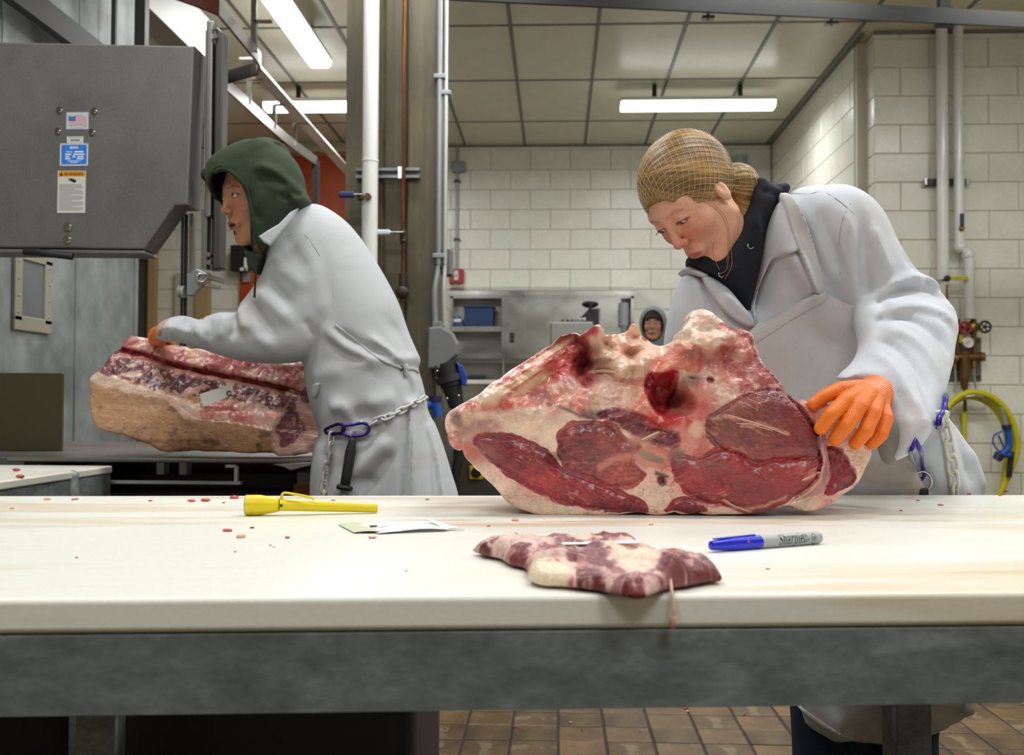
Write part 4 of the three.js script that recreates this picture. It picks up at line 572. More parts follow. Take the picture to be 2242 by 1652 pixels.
  part(t, 'carriage_rail', [bar([xm + 0.09, SAW_Y - 0.02, tf - 0.01], [xm + 0.09, SAW_Y - 0.085, tf - 0.01], 0.01, 0.014, V3(0, 0, 1)), bar([xm + 0.09, SAW_Y - 0.065, tf - 0.01], [P(527, 1000, -tf).x, SAW_Y - 0.065, tf - 0.01], 0.02, 0.008), bar([P(527, 0, -tf).x, SAW_Y - 0.065, tf - 0.01], [P(527, 0, -tf).x, SAW_Y - 0.02, tf - 0.01], 0.01, 0.012, V3(0, 0, 1)), bar([P(505, 0, -tf).x, SAW_Y - 0.02, tf - 0.01], [P(527, 0, -tf).x, SAW_Y - 0.02, tf - 0.01], 0.02, 0.008)], M.galv); for (const a of [345, 395]) part(t, 'carriage_bracket', box(P(a, 0, -tf).x - 0.012, P(a, 0, -tf).x + 0.012, SAW_Y - 0.05, SAW_Y - 0.012, tf - 0.1, tf - 0.06, 0.004), steel);
  part(t, 'carriage_end', prism([[x1 - 0.1, SAW_Y - 0.014], [x1 + 0.005, SAW_Y - 0.008], [x1 + 0.005, SAW_Y - 0.016], [x1 - 0.05, SAW_Y - 0.03], [x1 - 0.07, SAW_Y - 0.02]], tf - 0.3, tf + 0.002, 0.001), M.stainless);
  const dk = mat(0x232220, 0.55, 0.3); part(t, 'base_cabinet', box(x0 + 0.1, x1 - 0.06, 0.06, SAW_Y - 0.09, -3.6, tf - 0.12, 0.01), dk, 'dark base cabinet'); part(t, 'side_panel', box(x1 - 0.06, x1 - 0.02, 0.06, SAW_Y - 0.04, -3.6, tf - 0.1, 0.004), mat(0x77766f, 0.45, 0.5)); part(t, 'table_support', box(xm, x1 - 0.06, SAW_Y - 0.09, SAW_Y - 0.05, -3.5, tf - 0.14), dk); part(t, 'table_support', box(x0 + 0.1, xm, SAW_Y - 0.09, SAW_Y - 0.035, -3.6, tf - 0.2), dk);
  { const [lx0, lx1, ly0, ly1] = paint(642, 675, 1060, 1090, -tf + 0.095); const o = part(t, 'side_label', box(lx0, lx1, ly0, ly1, tf - 0.104, tf - 0.098), mat(0xffffff, 0.5, 0, { map: canvasTex(64, 64, (c) => { c.fillStyle = '#c9c7bd'; c.fillRect(0, 0, 64, 64); c.fillStyle = '#a35c20'; c.fillRect(0, 0, 64, 18); c.fillStyle = '#5a5a55'; c.fillRect(30, 0, 4, 64); for (let k = 0; k < 6; k++) c.fillRect(4, 24 + k * 6, 22, 2); }) })); }
  for (const x of [x0 + 0.15, x1 - 0.12]) for (const q of [-3.5, tf - 0.2]) part(t, 'foot', rod([x, 0, q], [x, 0.07, q], 0.025), M.black);
  part(t, 'rear_column', box(P(-300, 0).x, P(-110, 0).x, SAW_Y - 0.1, P(0, 540).y, z - 0.25, z - 0.05, 0.01), gm); 
  const [fx0, fx1, fy0, fy1] = paint(-120, 136, 815, 952, 3.15); part(t, 'fence_plate', box(fx0, fx1, SAW_Y - 0.004, fy1, -3.16, -3.15, 0.003), mat(0x5b5540, 0.35, 0.6), 'tarnished flat fence plate');
}
// ---------------------------------------------------------------- side table with white top, left
{
  const Y = 0.905, zf = Math.max(onY(267, 1016, Y).z + 0.03, onY(400, 1003, SAW_Y).z + 0.01), X = onY(267, 1016, Y).x, x0 = X - 0.78, zn = -1.98;
  const t = thing('side_table', 'galvanized side table with a white board beside the saw', 'table', [(X + x0) / 2, 0, (zf + zn) / 2]);
  part(t, 'board', box(x0, X, Y - 0.02, Y, zf, zn, 0.005), mat(0xe2e1d6, 0.4)); part(t, 'apron', [box(X - 0.02, X - 0.006, Y - 0.13, Y - 0.021, zf, zn), box(x0, X - 0.02, Y - 0.13, Y - 0.021, zf, zf + 0.014), box(x0, X - 0.02, Y - 0.13, Y - 0.021, zn - 0.014, zn), box(x0, x0 + 0.014, Y - 0.13, Y - 0.021, zf + 0.014, zn - 0.014)], M.galvDark);
  part(t, 'latch', [rod([X - 0.004, Y - 0.09, zf + 0.22], [X - 0.004, Y - 0.012, zf + 0.22], 0.018, 0.014), ball([X - 0.004, Y - 0.012, zf + 0.22], 0.014)], M.galv);
  for (const x of [x0 + 0.05, X - 0.05]) for (const z of [zf + 0.05, zn - 0.05]) part(t, 'leg', box(x - 0.025, x + 0.025, 0, Y - 0.02, z - 0.025, z + 0.025, 0.003), M.galvDark);
}
// dark bin under the cutting table
{
  const a = atZ(258, 1600, 2.0), b = atZ(905, 1600, 2.0); const bm = mat(0x17171a, 0.5);
  const t = thing('waste_bin', 'black plastic waste bin under the cutting table', 'bin', [(a.x + b.x) / 2, 0, -2.2]);
  part(t, 'tub', box(a.x, b.x, 0, 0.74, -2.5, -2.0, 0.05), bm); part(t, 'rim', box(a.x - 0.015, b.x + 0.015, 0.72, 0.76, -2.52, -1.98, 0.012), bm);
}
// ---------------------------------------------------------------- meat: flesh patterns
const FAT = [240, 206, 186], FATPINK = [218, 142, 130], RED = [136, 38, 42];
const ridged = (x, y, z, o = 3) => 1 - 2.2 * Math.abs(fbm(x, y, z, o));
function marble(c, x, y, ang, amt = 0.5, fleck = 0.55, s = 1) {      // muscle: fibres, fine veins and flecks of fat along a direction
  const ca = Math.cos(ang), sa = Math.sin(ang), u = (x * ca + y * sa) * s, v = (-x * sa + y * ca) * s;
  const n = fbm(u * 150, v * 420, 3, 3), m = fbm(x * 20, y * 20, 6, 4), f = fbm(x * 240, y * 240, 16, 2), k = 1 + 0.34 * n + 0.5 * m + 0.22 * f;
  c = [c[0] * 0.98, c[1] * 0.9, c[2] * 0.95]; let o = [c[0] * k, c[1] * k * (1 + 0.3 * m), c[2] * k]; o = mixc(o, [c[0] * 0.9 + 22, c[1] + 26, c[2] + 20], sstep(0.05, 0.4, fbm(x * 9 + 3, y * 9, 2, 3)) * 0.6);
  const w = noise(u * 120 + 9, v * 420, 2) * 0.8 + 0.7 * noise(u * 34, v * 90, 5) + 0.4 * m;
  o = mixc(o, [204, 138, 120], sstep(fleck + 0.06, fleck + 0.3, w) * amt * 0.85);
  const vein = sstep(0.93, 1.0, ridged(u * 26 + 4, v * 60, 12, 3)) * sstep(-0.05, 0.2, fbm(x * 12, y * 12, 31, 2)); return mixc(o, [198, 128, 112], vein * amt * 0.8);
}
function fatty(x, y, pink = 0.4, crack = 0, s = 1) {
  const n = fbm(x * 24 * s, y * 24 * s, 1, 4), m = fbm(x * 80 * s + 4, y * 80 * s, 2, 4), f = fbm(x * 260, y * 260, 5, 2); let c = mixc(FAT, FATPINK, clamp(pink + n * 1.15 + m * 0.45)); const k = 1 + m * 0.12 + f * 0.08; c = [c[0] * k, c[1] * k, c[2] * k];
  c = mixc(c, [186, 72, 66], sstep(0.2, 0.5, fbm(x * 15 * s + 30, y * 15 * s, 8, 5) + pink * 0.14 - 0.07) * 0.55);
  if (pink > 0.25) c = mixc(c, [176, 66, 62], sstep(0.93, 1.0, ridged(x * 30 * s, y * 38 * s, 22, 4)) * 0.4); c = mixc(c, [240, 220, 198], sstep(0.1, 0.36, fbm(x * 48 + 9, y * 48, 27, 4)) * 0.4);
  if (crack) { const a = Math.abs(fbm(x * 60, y * 60, 11, 3)), b = sstep(0.03, 0.0, a) * sstep(-0.1, 0.25, fbm(x * 14, y * 14, 15, 2)); c = mixc(c, [92, 46, 44], b * crack); }
  return c;
}
function fleshTex(w, h, B, base, regions, warp = 0.0025, skip) {
  for (const r of regions) { const xs = r.p.map((q) => q[0]), ys = r.p.map((q) => q[1]), m = (r.soft || 0.0015) + warp * 1.5 + (r.grow || 0); r.box = [Math.min(...xs) - m, Math.max(...xs) + m, Math.min(...ys) - m, Math.max(...ys) + m]; }
  const t = tex(w, h, (u, v) => {
    const x = mix(B[0], B[1], u), y = mix(B[2], B[3], v), wx = x + fbm(x * 55, y * 55, 21, 3) * warp * 2, wy = y + fbm(x * 55, y * 55, 41, 3) * warp * 2; if (skip && polyDist(skip, x, y) > 0.015) return FAT; let c = base(x, y);
    for (const r of regions) { if (wx < r.box[0] || wx > r.box[1] || wy < r.box[2] || wy > r.box[3]) continue; const s = r.soft || 0.0012, d = r.line ? lineDist(r.p, wx, wy)[0] - r.line : polyDist(r.p, wx, wy) - (r.grow || 0); if (d < s) c = mixc(c, r.c(x, y, d), sstep(s, -s, d) * (r.a ?? 1)); }
    return c;
  });
  t.wrapS = t.wrapT = THREE.ClampToEdgeWrapping; return t;
}
const fleshBump = tex(512, 512, (u, v) => 0.5 + 0.5 * pn(u, v, 16, 5, 51) + 0.25 * pn(u, v, 64, 2, 77), false); fleshBump.repeat.set(7, 7);
const fleshBump2 = fleshBump.clone(); fleshBump2.repeat.set(4, 4); fleshBump2.needsUpdate = true;
const flesh = (t, b = fleshBump2, s = 0.002) => mat(0xffffff, 0.42, 0, { map: t, bumpMap: b, bumpScale: s, clearcoat: 0.5, clearcoatRoughness: 0.22 });
// a cut of meat: an outline with relief towards the viewer's side, its own thickness behind
function cutBlock(o) {
  const { Z, outline, depth, front, B, h = 0.003, shrink = 0.5, round = 0.014 } = o, L = new Layer(outline, Z, { R: 0.1, T: 0.1, h, n: 3 });
  let fr = 0; const lo = [L.lo[0] + 0.03, L.lo[1] + 0.03, -Z - depth - 0.02], hi = [L.hi[0] - 0.03, L.hi[1] - 0.03, -Z + (o.near || 0.05)];
  return nets(lo, hi, h, (x, y) => { L.set(x, y); fr = front(x, y); }, (x, y, z) => { const back = Math.max(0, -Z + fr - z); return smax(smax(L.cd + shrink * Math.max(0, back - depth * 0.35) + 0.0035 * noise(x * 40, y * 40, z * 40), z + Z - fr, round), -Z - depth - z, 0.05); }, null, (x, y, z, nx, ny, nz) => [(x - B[0]) / (B[1] - B[0]) + (o.slide || 0) * 0, (y - B[2]) / (B[3] - B[2])]);
}
// ---------------------------------------------------------------- the beef hindquarter cut on the table
const beefZ = -onY(1450, 1129, TOP).z;
{
  const Z = beefZ, r3 = (p) => p.map(([x, y]) => [970 + x * 0.2906, 660 + y * 0.2906]), r4 = (p) => p.map(([x, y]) => [1440 + x * 0.2905, 660 + y * 0.2905]);
  const outline = [[982, 901], [976, 927], [977, 947], [987, 977], [1000, 987], [1009, 982], [1018, 1002], [1043, 1030], [1069, 1056], [1095, 1081], [1121, 1105], [1156, 1121], [1188, 1128], [1249, 1130], [1319, 1127], [1377, 1125], [1440, 1128], [1475, 1121], [1495, 1128], [1515, 1126], [1536, 1123], [1565, 1128], [1620, 1126], [1672, 1122], [1719, 1110], [1754, 1116], [1789, 1122], [1818, 1113], [1852, 1090], [1893, 1058], [1916, 1023], [1927, 994], [1922, 980], [1905, 962], [1880, 930], [1850, 900], [1815, 881], [1797, 887], [1765, 875], [1748, 877], [1735, 866], [1713, 834], [1690, 808], [1681, 788], [1669, 759], [1666, 744], [1655, 727], [1640, 716], [1626, 718], [1603, 709], [1577, 692], [1562, 676], [1542, 669], [1527, 675], [1514, 686], [1511, 702], [1492, 724], [1488, 741], [1464, 752], [1440, 744], [1429, 733], [1412, 722], [1391, 704], [1382, 715], [1354, 724], [1340, 730], [1325, 729], [1316, 716], [1304, 712], [1279, 724], [1264, 718], [1249, 721], [1226, 730], [1208, 747], [1185, 760], [1156, 785], [1115, 811], [1078, 840], [1040, 869], [1011, 887]];
  const S = (pts, n = 4) => smooth(xy(pts, Z), n);
  const A = S(r3([[250, 1040], [380, 1005], [520, 1018], [640, 1058], [760, 1110], [805, 1150], [865, 1235], [910, 1275], [1000, 1310], [1150, 1360], [1300, 1420], [1450, 1490], [1530, 1565], [1400, 1572], [1200, 1560], [1000, 1530], [850, 1490], [700, 1420], [560, 1330], [440, 1250], [340, 1170]]));
  const Bm = S(r3([[880, 1000], [960, 930], [1060, 912], [1180, 912], [1280, 955], [1370, 1050], [1470, 1080], [1485, 1115], [1440, 1160], [1430, 1220], [1510, 1290], [1480, 1345], [1430, 1378], [1340, 1394], [1240, 1388], [1180, 1365], [1130, 1325], [1030, 1300], [940, 1262], [900, 1180], [885, 1090]]));
  const D = S(r3([[1180, 850], [1300, 828], [1420, 845], [1540, 895], [1640, 950], [1760, 1010], [1740, 1090], [1652, 1070], [1560, 1040], [1450, 1000], [1380, 950], [1300, 900]]));
  const hole = S(r3([[1520, 640], [1545, 560], [1620, 530], [1760, 525], [1775, 620], [1790, 700], [1760, 800], [1680, 850], [1610, 850], [1560, 790]]));
  const G1 = S(r4([[505, 800], [620, 740], [760, 680], [900, 670], [1020, 740], [1130, 860], [1205, 1010], [1222, 1150], [1150, 1180], [1000, 1180], [860, 1190], [760, 1215], [640, 1160], [490, 1100], [400, 1040], [372, 950], [400, 870]]));
  const G2 = S(r4([[105, 1230], [160, 1165], [300, 1180], [420, 1130], [500, 1110], [640, 1165], [750, 1225], [880, 1195], [1060, 1185], [1222, 1160], [1228, 1260], [1170, 1360], [1000, 1480], [800, 1580], [640, 1570], [500, 1520], [400, 1520], [240, 1450], [150, 1340]]));
  const Hm = S(r4([[70, 1570], [120, 1510], [200, 1480], [320, 1522], [365, 1572], [250, 1588], [130, 1562]]));
  const K = S(r4([[1300, 1095], [1400, 1130], [1460, 1220], [1510, 1300], [1480, 1370], [1340, 1450], [1298, 1440], [1335, 1330], [1330, 1180]]));
  const J = S(r4([[1205, 1020], [1290, 1020], [1325, 1180], [1330, 1320], [1280, 1430], [1150, 1485], [1080, 1482], [1200, 1380], [1262, 1250], [1232, 1130]]));
  const cavity = S([[1000, 908], [1040, 870], [1115, 812], [1185, 762], [1262, 720], [1285, 735], [1340, 735], [1395, 712], [1470, 755], [1445, 830], [1375, 895], [1330, 915], [1262, 900], [1180, 890], [1100, 898], [1050, 912]]);
  const bone = S([[1263, 719], [1280, 765], [1215, 820], [1150, 856], [1105, 872], [1085, 846], [1130, 812], [1185, 766], [1226, 732]]);
  const lumps = S([[1280, 726], [1304, 712], [1340, 732], [1391, 705], [1430, 735], [1470, 756], [1440, 800], [1395, 830], [1340, 820], [1310, 800], [1285, 770]]);
  const fascia = S(r4([[170, 350], [300, 310], [560, 320], [720, 320], [800, 400], [860, 530], [1010, 720], [900, 665], [760, 675], [620, 735], [500, 800], [400, 865], [330, 860], [300, 760], [190, 600]]));
  const knob = S([[1488, 745], [1492, 722], [1513, 700], [1514, 685], [1542, 668], [1562, 676], [1577, 692], [1605, 710], [1625, 720], [1610, 745], [1560, 760], [1510, 758]]);
  const ridge = S([[1300, 926], [1372, 898], [1425, 845], [1458, 790], [1475, 758], [1512, 750], [1540, 772], [1538, 815], [1512, 812], [1480, 808], [1450, 822], [1436, 850], [1440, 885], [1466, 928], [1430, 926], [1380, 914]]);
  const dent = [], addDent = (px, py, r, a) => { const p = atZ(px, py, Z); dent.push([p.x, p.y, r / FPX * Z, a]); };
  addDent(1462, 864, 34, -0.075); addDent(1498, 880, 20, -0.045); addDent(1295, 815, 26, -0.03); addDent(1200, 855, 34, -0.018); addDent(1556, 833, 6, -0.006); addDent(1213, 1003, 10, -0.012); addDent(1447, 1050, 7, -0.008); addDent(1302, 732, 22, 0.05); addDent(1332, 768, 24, 0.055); addDent(1395, 735, 24, 0.05); addDent(1430, 765, 24, 0.04); addDent(1362, 795, 22, 0.045); addDent(1365, 750, 16, 0.04); addDent(1345, 735, 14, 0.04); addDent(1410, 790, 18, 0.035); addDent(1278, 790, 18, -0.03); addDent(1600, 735, 18, 0.018); addDent(1570, 748, 16, 0.018); addDent(1530, 748, 16, 0.018); addDent(1635, 765, 18, 0.014); addDent(1000, 925, 14, 0.014); addDent(995, 960, 12, 0.014); addDent(1550, 715, 50, 0.03); addDent(1120, 885, 22, 0.012); addDent(1160, 895, 16, 0.012); addDent(1420, 800, 24, 0.015); addDent(1650, 730, 16, 0.015);
  const P = (q) => { const p = atZ(q[0], q[1], Z); return [p.x, p.y]; }, bx = [[1263, 722], [1180, 790], [1060, 868], [1000, 905]].map(P), edge = [[1690, 812], [1735, 872], [1790, 945], [1797, 1010], [1790, 1050], [1735, 1100]].map(P), yTop = P([1400, 720])[1], yLow = P([1400, 910])[1], xR = P([1790, 0])[0], xRR = P([1927, 0])[0];
  const muscles = [A, Bm, D, G1, G2, Hm, K];
  const front = (x, y) => {
    const cd = polyDist(cavity, x, y), up = clamp((y - yLow) / (yTop - yLow)), wild = sstep(0.02, -0.02, cd);
    let f = -0.15 * up * up * sstep(0.02, -0.015, cd) - 0.05 * up * sstep(0.0, 0.06, cd) * clamp((y - yLow) / 0.1);
    for (const m of muscles) { const d = polyDist(m, x, y); f += d < 0 ? Math.min(-d * 0.4, 0.006) - 0.0025 * Math.exp(-(d * d) / 4e-6) : -0.0025 * Math.exp(-(d * d) / 4e-6); }
    for (const [a, b, r, h] of dent) { const q = ((x - a) ** 2 + (y - b) ** 2) / (r * r); if (q < 5) f += h * Math.exp(-q * q * 0.6); }
    const [bd] = lineDist(bx, x, y); f += 0.04 * Math.exp(-(bd * bd) / 4e-4) * wild * 0.8;
    const rd = polyDist(ridge, x, y); if (rd < 0.01) f += 0.025 * sstep(0.008, -0.012, rd);
    const [ed, et, es] = lineDist(edge, x, y); if (x > xR - 0.08) { const flap = es > 0 ? 1 : 0; f -= flap * sstep(0, 0.02, ed) * 0.014 + 0.008 * Math.exp(-(ed * ed) / 6e-6); f -= 0.02 * clamp((x - xR) / (xRR - xR)) ** 2; }
    const hi = Math.max(wild, sstep(0.0, 0.05, y - yLow) * 0.5), ro = mix(0.0026, 0.016, hi); return f + ro * fbm(x * 30, y * 30, 3, 4) + 0.0022 * fbm(x * 110, y * 110, 9, 3) * (1 + hi * 2.5) + 0.007 * hi * Math.max(0, ridged(x * 34, y * 40, 6, 3) - 0.5);
  };
  const a0 = atZ(958, 1150, Z), a1 = atZ(1945, 652, Z), B = [a0.x, a1.x, a0.y, a1.y];
  const R = (p, c, o = {}) => ({ p, c: typeof c === 'function' ? c : () => c, ...o }), spot = (px, py, rx, ry, c, o = {}) => R(S(Array.from({ length: 9 }, (_, k) => [px + Math.cos(k * 0.698) * rx, py + Math.sin(k * 0.698) * ry]), 3), c, { soft: 0.004, ...o }), ln = (pts, w, c, o = {}) => R(smooth(xy(pts, Z), 4, false), c, { line: w / FPX * Z, soft: 0.001, ...o });
  const regs = [
    R(cavity, (x, y) => { const n = fbm(x * 20, y * 20, 4, 4), s = fbm(x * 60, y * 40, 9, 4); return mixc(mixc([220, 152, 132], [188, 74, 68], clamp(0.55 + n * 1.4)), [236, 206, 180], sstep(0.1, 0.35, s) * 0.7); }, { soft: 0.006 }),
    R(bone, (x, y) => { const u = (x * 0.82 + y * 0.57), v = (-x * 0.57 + y * 0.82), n = fbm(u * 12, v * 150, 4, 4); return mixc([234, 198, 166], [170, 66, 58], clamp(0.3 + n * 2.2)); }, { soft: 0.004 }),
    R(lumps, (x, y) => mixc(fatty(x, y, 0.05), [238, 208, 180], 0.3), { soft: 0.004 }), R(S([[1250, 862], [1300, 838], [1350, 840], [1400, 850], [1370, 890], [1320, 905], [1270, 892]]), (x, y) => fatty(x, y, 0.22), { soft: 0.008 }), ln([[1118, 808], [1180, 765], [1222, 738], [1255, 722]], 5, [136, 62, 56], { soft: 0.004, a: 0.7 }), R(S([[1270, 735], [1290, 742], [1300, 790], [1310, 830], [1280, 845], [1268, 800]]), (x, y) => mixc([128, 34, 38], [190, 92, 84], clamp(0.4 + 2 * fbm(x * 70, y * 70, 71, 3))), { soft: 0.005, a: 0.85 }), spot(1236, 800, 34, 26, [178, 50, 48], { soft: 0.012, a: 0.8 }), spot(1250, 760, 12, 20, [180, 60, 54], { soft: 0.008, a: 0.7 }), spot(1285, 825, 24, 22, (x, y) => mixc([120, 38, 44], [196, 96, 96], clamp(0.5 + fbm(x * 80, y * 80, 2, 3) * 2)), { soft: 0.008 }), spot(1180, 870, 20, 14, [186, 140, 140], { soft: 0.005, a: 0.7 }), spot(1245, 835, 22, 14, [206, 160, 164], { soft: 0.006, a: 0.7 }), spot(1106, 884, 20, 14, [192, 70, 66], { soft: 0.005, a: 0.8 }), spot(1292, 726, 16, 12, [172, 44, 48], { soft: 0.005, a: 0.85 }), spot(1316, 790, 26, 7, [150, 120, 100], { a: 0.7 }), spot(1335, 812, 40, 6, [240, 216, 186], { soft: 0.003 }), spot(1425, 730, 8, 6, [168, 40, 44]), spot(1330, 850, 38, 22, [222, 180, 168], { soft: 0.01, a: 0.7 }),
    spot(1075, 862, 34, 18, [238, 222, 198], { soft: 0.008, a: 0.8 }), ln([[1196, 888], [1225, 893], [1262, 905], [1300, 915]], 3, [60, 40, 44], { a: 0.75, soft: 0.003 }), ln([[1262, 722], [1272, 762], [1285, 800]], 3, [120, 50, 50], { a: 0.6, soft: 0.003 }),
    R(S([[1012, 905], [1100, 898], [1190, 892], [1262, 908], [1300, 925], [1240, 948], [1226, 955], [1226, 1000], [1245, 1042], [1195, 1005], [1150, 975], [1110, 955], [1050, 948], [1010, 930]]), (x, y) => fatty(x, y, -0.15), { soft: 0.006 }), spot(1212, 900, 20, 14, [200, 120, 112], { soft: 0.008, a: 0.5 }),
    spot(1055, 938, 52, 24, (x, y) => mixc([168, 118, 112], [206, 160, 142], clamp(0.5 + fbm(x * 90, y * 90, 3, 3) * 2)), { soft: 0.01, a: 0.8 }), spot(1000, 917, 12, 16, [96, 58, 60], { soft: 0.006, a: 0.7 }), spot(1062, 965, 34, 22, [186, 132, 118], { soft: 0.01, a: 0.8 }),
    R(fascia, (x, y) => { const n = fbm(x * 24, y * 24, 13, 4); return mixc(fatty(x, y, 0.68, 0.9), [158, 58, 58], sstep(0.02, 0.34, n) * 0.75); }, { soft: 0.006 }), R(knob, (x, y) => fatty(x, y, 0.12, 0.35), { soft: 0.004 }), R(ridge, (x, y) => mixc([222, 152, 124], [196, 92, 76], clamp(0.35 + fbm(x * 40, y * 40, 7, 4) * 1.8)), { soft: 0.003 }), spot(1570, 790, 40, 24, [176, 84, 80], { soft: 0.012, a: 0.6 }), spot(1520, 775, 26, 14, [132, 78, 72], { soft: 0.01, a: 0.6 }), spot(1520, 835, 20, 14, [124, 82, 78], { soft: 0.008, a: 0.75 }), spot(1557, 833, 8, 6, [104, 52, 50], { soft: 0.003 }), spot(1595, 742, 18, 6, [150, 60, 58], { soft: 0.005, a: 0.6 }), spot(1622, 775, 20, 16, [222, 178, 158], { soft: 0.006, a: 0.7 }), ln([[1600, 712], [1650, 735], [1668, 790], [1700, 830], [1745, 885]], 5, [138, 46, 46], { soft: 0.004, a: 0.85 }),
    R(S(r4([[0, 1100], [90, 1010], [200, 1000], [300, 990], [360, 1000], [440, 1080], [300, 1180], [160, 1165], [105, 1230], [60, 1300], [0, 1380]])), (x, y) => fatty(x, y, 0.75), { soft: 0.008 }),
    R(D, (x, y) => marble([116, 44, 52], x, y, 0.5, 0.7, 0.4), { soft: 0.004, grow: 0.004 }), spot(1300, 905, 26, 8, [72, 52, 56], { soft: 0.006, a: 0.55 }), R(A, (x, y) => marble([142, 42, 48], x, y, -0.55, 0.75, 0.56), { grow: 0.004 }), R(Bm, (x, y) => marble([152, 72, 68], x, y, 0.1, 0.6, 0.58), { grow: 0.004 }), spot(1060, 990, 34, 20, [170, 104, 96], { soft: 0.02, a: 0.6 }), spot(1300, 995, 44, 18, [132, 80, 76], { soft: 0.015, a: 0.6 }), ln([[1312, 1020], [1345, 1005], [1380, 1000], [1420, 985]], 7, [208, 132, 118], { soft: 0.004, a: 0.85 }), spot(1400, 965, 26, 10, [204, 134, 122], { soft: 0.006 }),
    spot(1425, 1004, 36, 20, [212, 140, 128], { soft: 0.006 }), R(S([[1398, 992], [1420, 990], [1448, 1004], [1452, 1016], [1430, 1014], [1405, 1004]]), (x, y) => mixc([168, 138, 116], [150, 116, 96], clamp(0.5 + fbm(x * 60, y * 60, 2, 2) * 2)), { soft: 0.002 }), spot(1447, 1050, 8, 13, [128, 62, 58], { soft: 0.005 }), ln([[1435, 1036], [1460, 1040]], 3, [110, 70, 64], { soft: 0.002 }), ln([[1412, 958], [1440, 945]], 4, [196, 176, 158], { soft: 0.002, a: 0.8 }),
    R(hole, (x, y) => mixc([166, 20, 28], [112, 14, 20], clamp(0.4 + fbm(x * 50, y * 50, 6, 3) * 2)), { soft: 0.003 }), spot(1452, 858, 24, 36, (x, y) => mixc([190, 84, 86], [170, 40, 46], clamp(0.4 + fbm(x * 60, y * 60, 8, 3) * 2.4)), { soft: 0.006 }), ln([[1482, 822], [1478, 860], [1460, 895]], 5, [206, 110, 108], { soft: 0.003, a: 0.8 }), spot(1470, 920, 60, 20, (x, y) => mixc([196, 44, 48], [226, 150, 138], sstep(0.1, 0.3, fbm(x * 110, y * 110, 5, 3))), { soft: 0.012, a: 0.9 }), spot(1530, 890, 34, 34, [200, 74, 72], { soft: 0.02, a: 0.7 }), spot(1524, 865, 20, 14, [216, 150, 128], { soft: 0.008, a: 0.8 }), spot(1496, 940, 10, 28, [214, 130, 112], { soft: 0.004, a: 0.8 }), spot(1524, 938, 12, 20, [228, 188, 162], { soft: 0.004, a: 0.8 }),
    R(G1, (x, y) => marble([126, 58, 54], x, y, -0.5, 0.6, 0.54), { grow: 0.004 }), spot(1600, 930, 40, 34, [104, 62, 56], { soft: 0.03, a: 0.5 }), spot(1740, 920, 40, 60, [142, 40, 44], { soft: 0.03, a: 0.7 }), R(G2, (x, y) => marble([146, 42, 48], x, y, 0.35, 0.75, 0.53), { grow: 0.004 }), spot(1700, 1030, 60, 40, [156, 38, 44], { soft: 0.03, a: 0.6 }), spot(1560, 1020, 40, 16, [122, 84, 66], { soft: 0.02, a: 0.6 }), ln([[1548, 945], [1580, 978], [1626, 1000], [1662, 1014]], 1.6, [84, 34, 34], { soft: 0.001, a: 0.8 }), ln([[1586, 910], [1640, 922], [1680, 935], [1724, 952]], 4, [220, 156, 138], { soft: 0.003, a: 0.85 }), ln([[1620, 930], [1660, 930]], 4, [224, 166, 150], { a: 0.8 }), ln([[1662, 1014], [1655, 1040], [1668, 1050]], 1.6, [96, 30, 32], { a: 0.7 }), spot(1482, 998, 18, 17, [134, 92, 80], { soft: 0.006, a: 0.9 }), spot(1450, 1056, 6, 10, [112, 50, 48], { soft: 0.004 }),
    R(Hm, (x, y) => marble([136, 32, 38], x, y, 0, 0.4, 0.6), { grow: 0.003 }), ln([[1530, 1100], [1600, 1112], [1670, 1108], [1720, 1090]], 4, [222, 170, 148], { soft: 0.003, a: 0.8 }), ln([[1584, 1092], [1610, 1108], [1640, 1118]], 3, [226, 176, 154], { a: 0.9 }), ln([[1760, 1046], [1790, 1038], [1795, 1050], [1770, 1075], [1745, 1095]], 4, [224, 166, 150], { soft: 0.002, a: 0.9 }),
    R(J, (x, y) => mixc([204, 152, 144], [180, 120, 122], clamp(0.4 + fbm(x * 30, y * 30, 9, 3) * 2)), { soft: 0.002 }), R(K, (x, y) => marble([150, 34, 46], x, y, 1.2, 0.7, 0.54), { grow: 0.003 }), ln([[1876, 1000], [1880, 1030]], 5, [190, 60, 60], { soft: 0.003, a: 0.8 }), R(S(r4([[1370, 1060], [1500, 1090], [1640, 1110], [1680, 1160], [1640, 1260], [1540, 1380], [1520, 1310], [1470, 1210], [1410, 1120]])), (x, y) => fatty(x, y, -0.05, 0.7), { soft: 0.003 }),
  ];
  const T = fleshTex(1280, 648, B, (x, y) => fatty(x, y, 0.34, 0.15), regs, 0.0025, xy(outline, Z));
  const t = thing('beef_hindquarter', 'large raw beef cut with red muscle and an open hip joint on the white table', 'meat', [atZ(1450, 1000, Z).x, TOP, -Z - 0.1]);
  part(t, 'flesh', cutBlock({ Z, outline, depth: 0.27, front, B, near: 0.04, shrink: 0.45, round: 0.008, h: 0.0026 }), flesh(T));
  // sinews and loose strips of fat that stand off the cut face
  const strip = (pts, r, m) => part(t, 'sinew', tube(pts.map(([a, b, d]) => { const p = atZ(a, b, Z); return V3(p.x, p.y, -Z + front(p.x, p.y) + (d || 0.002)); }), r, 6, 30), m);
  const sm = mat(0xdcae98, 0.45), fm = mat(0xe8d2b2, 0.5);
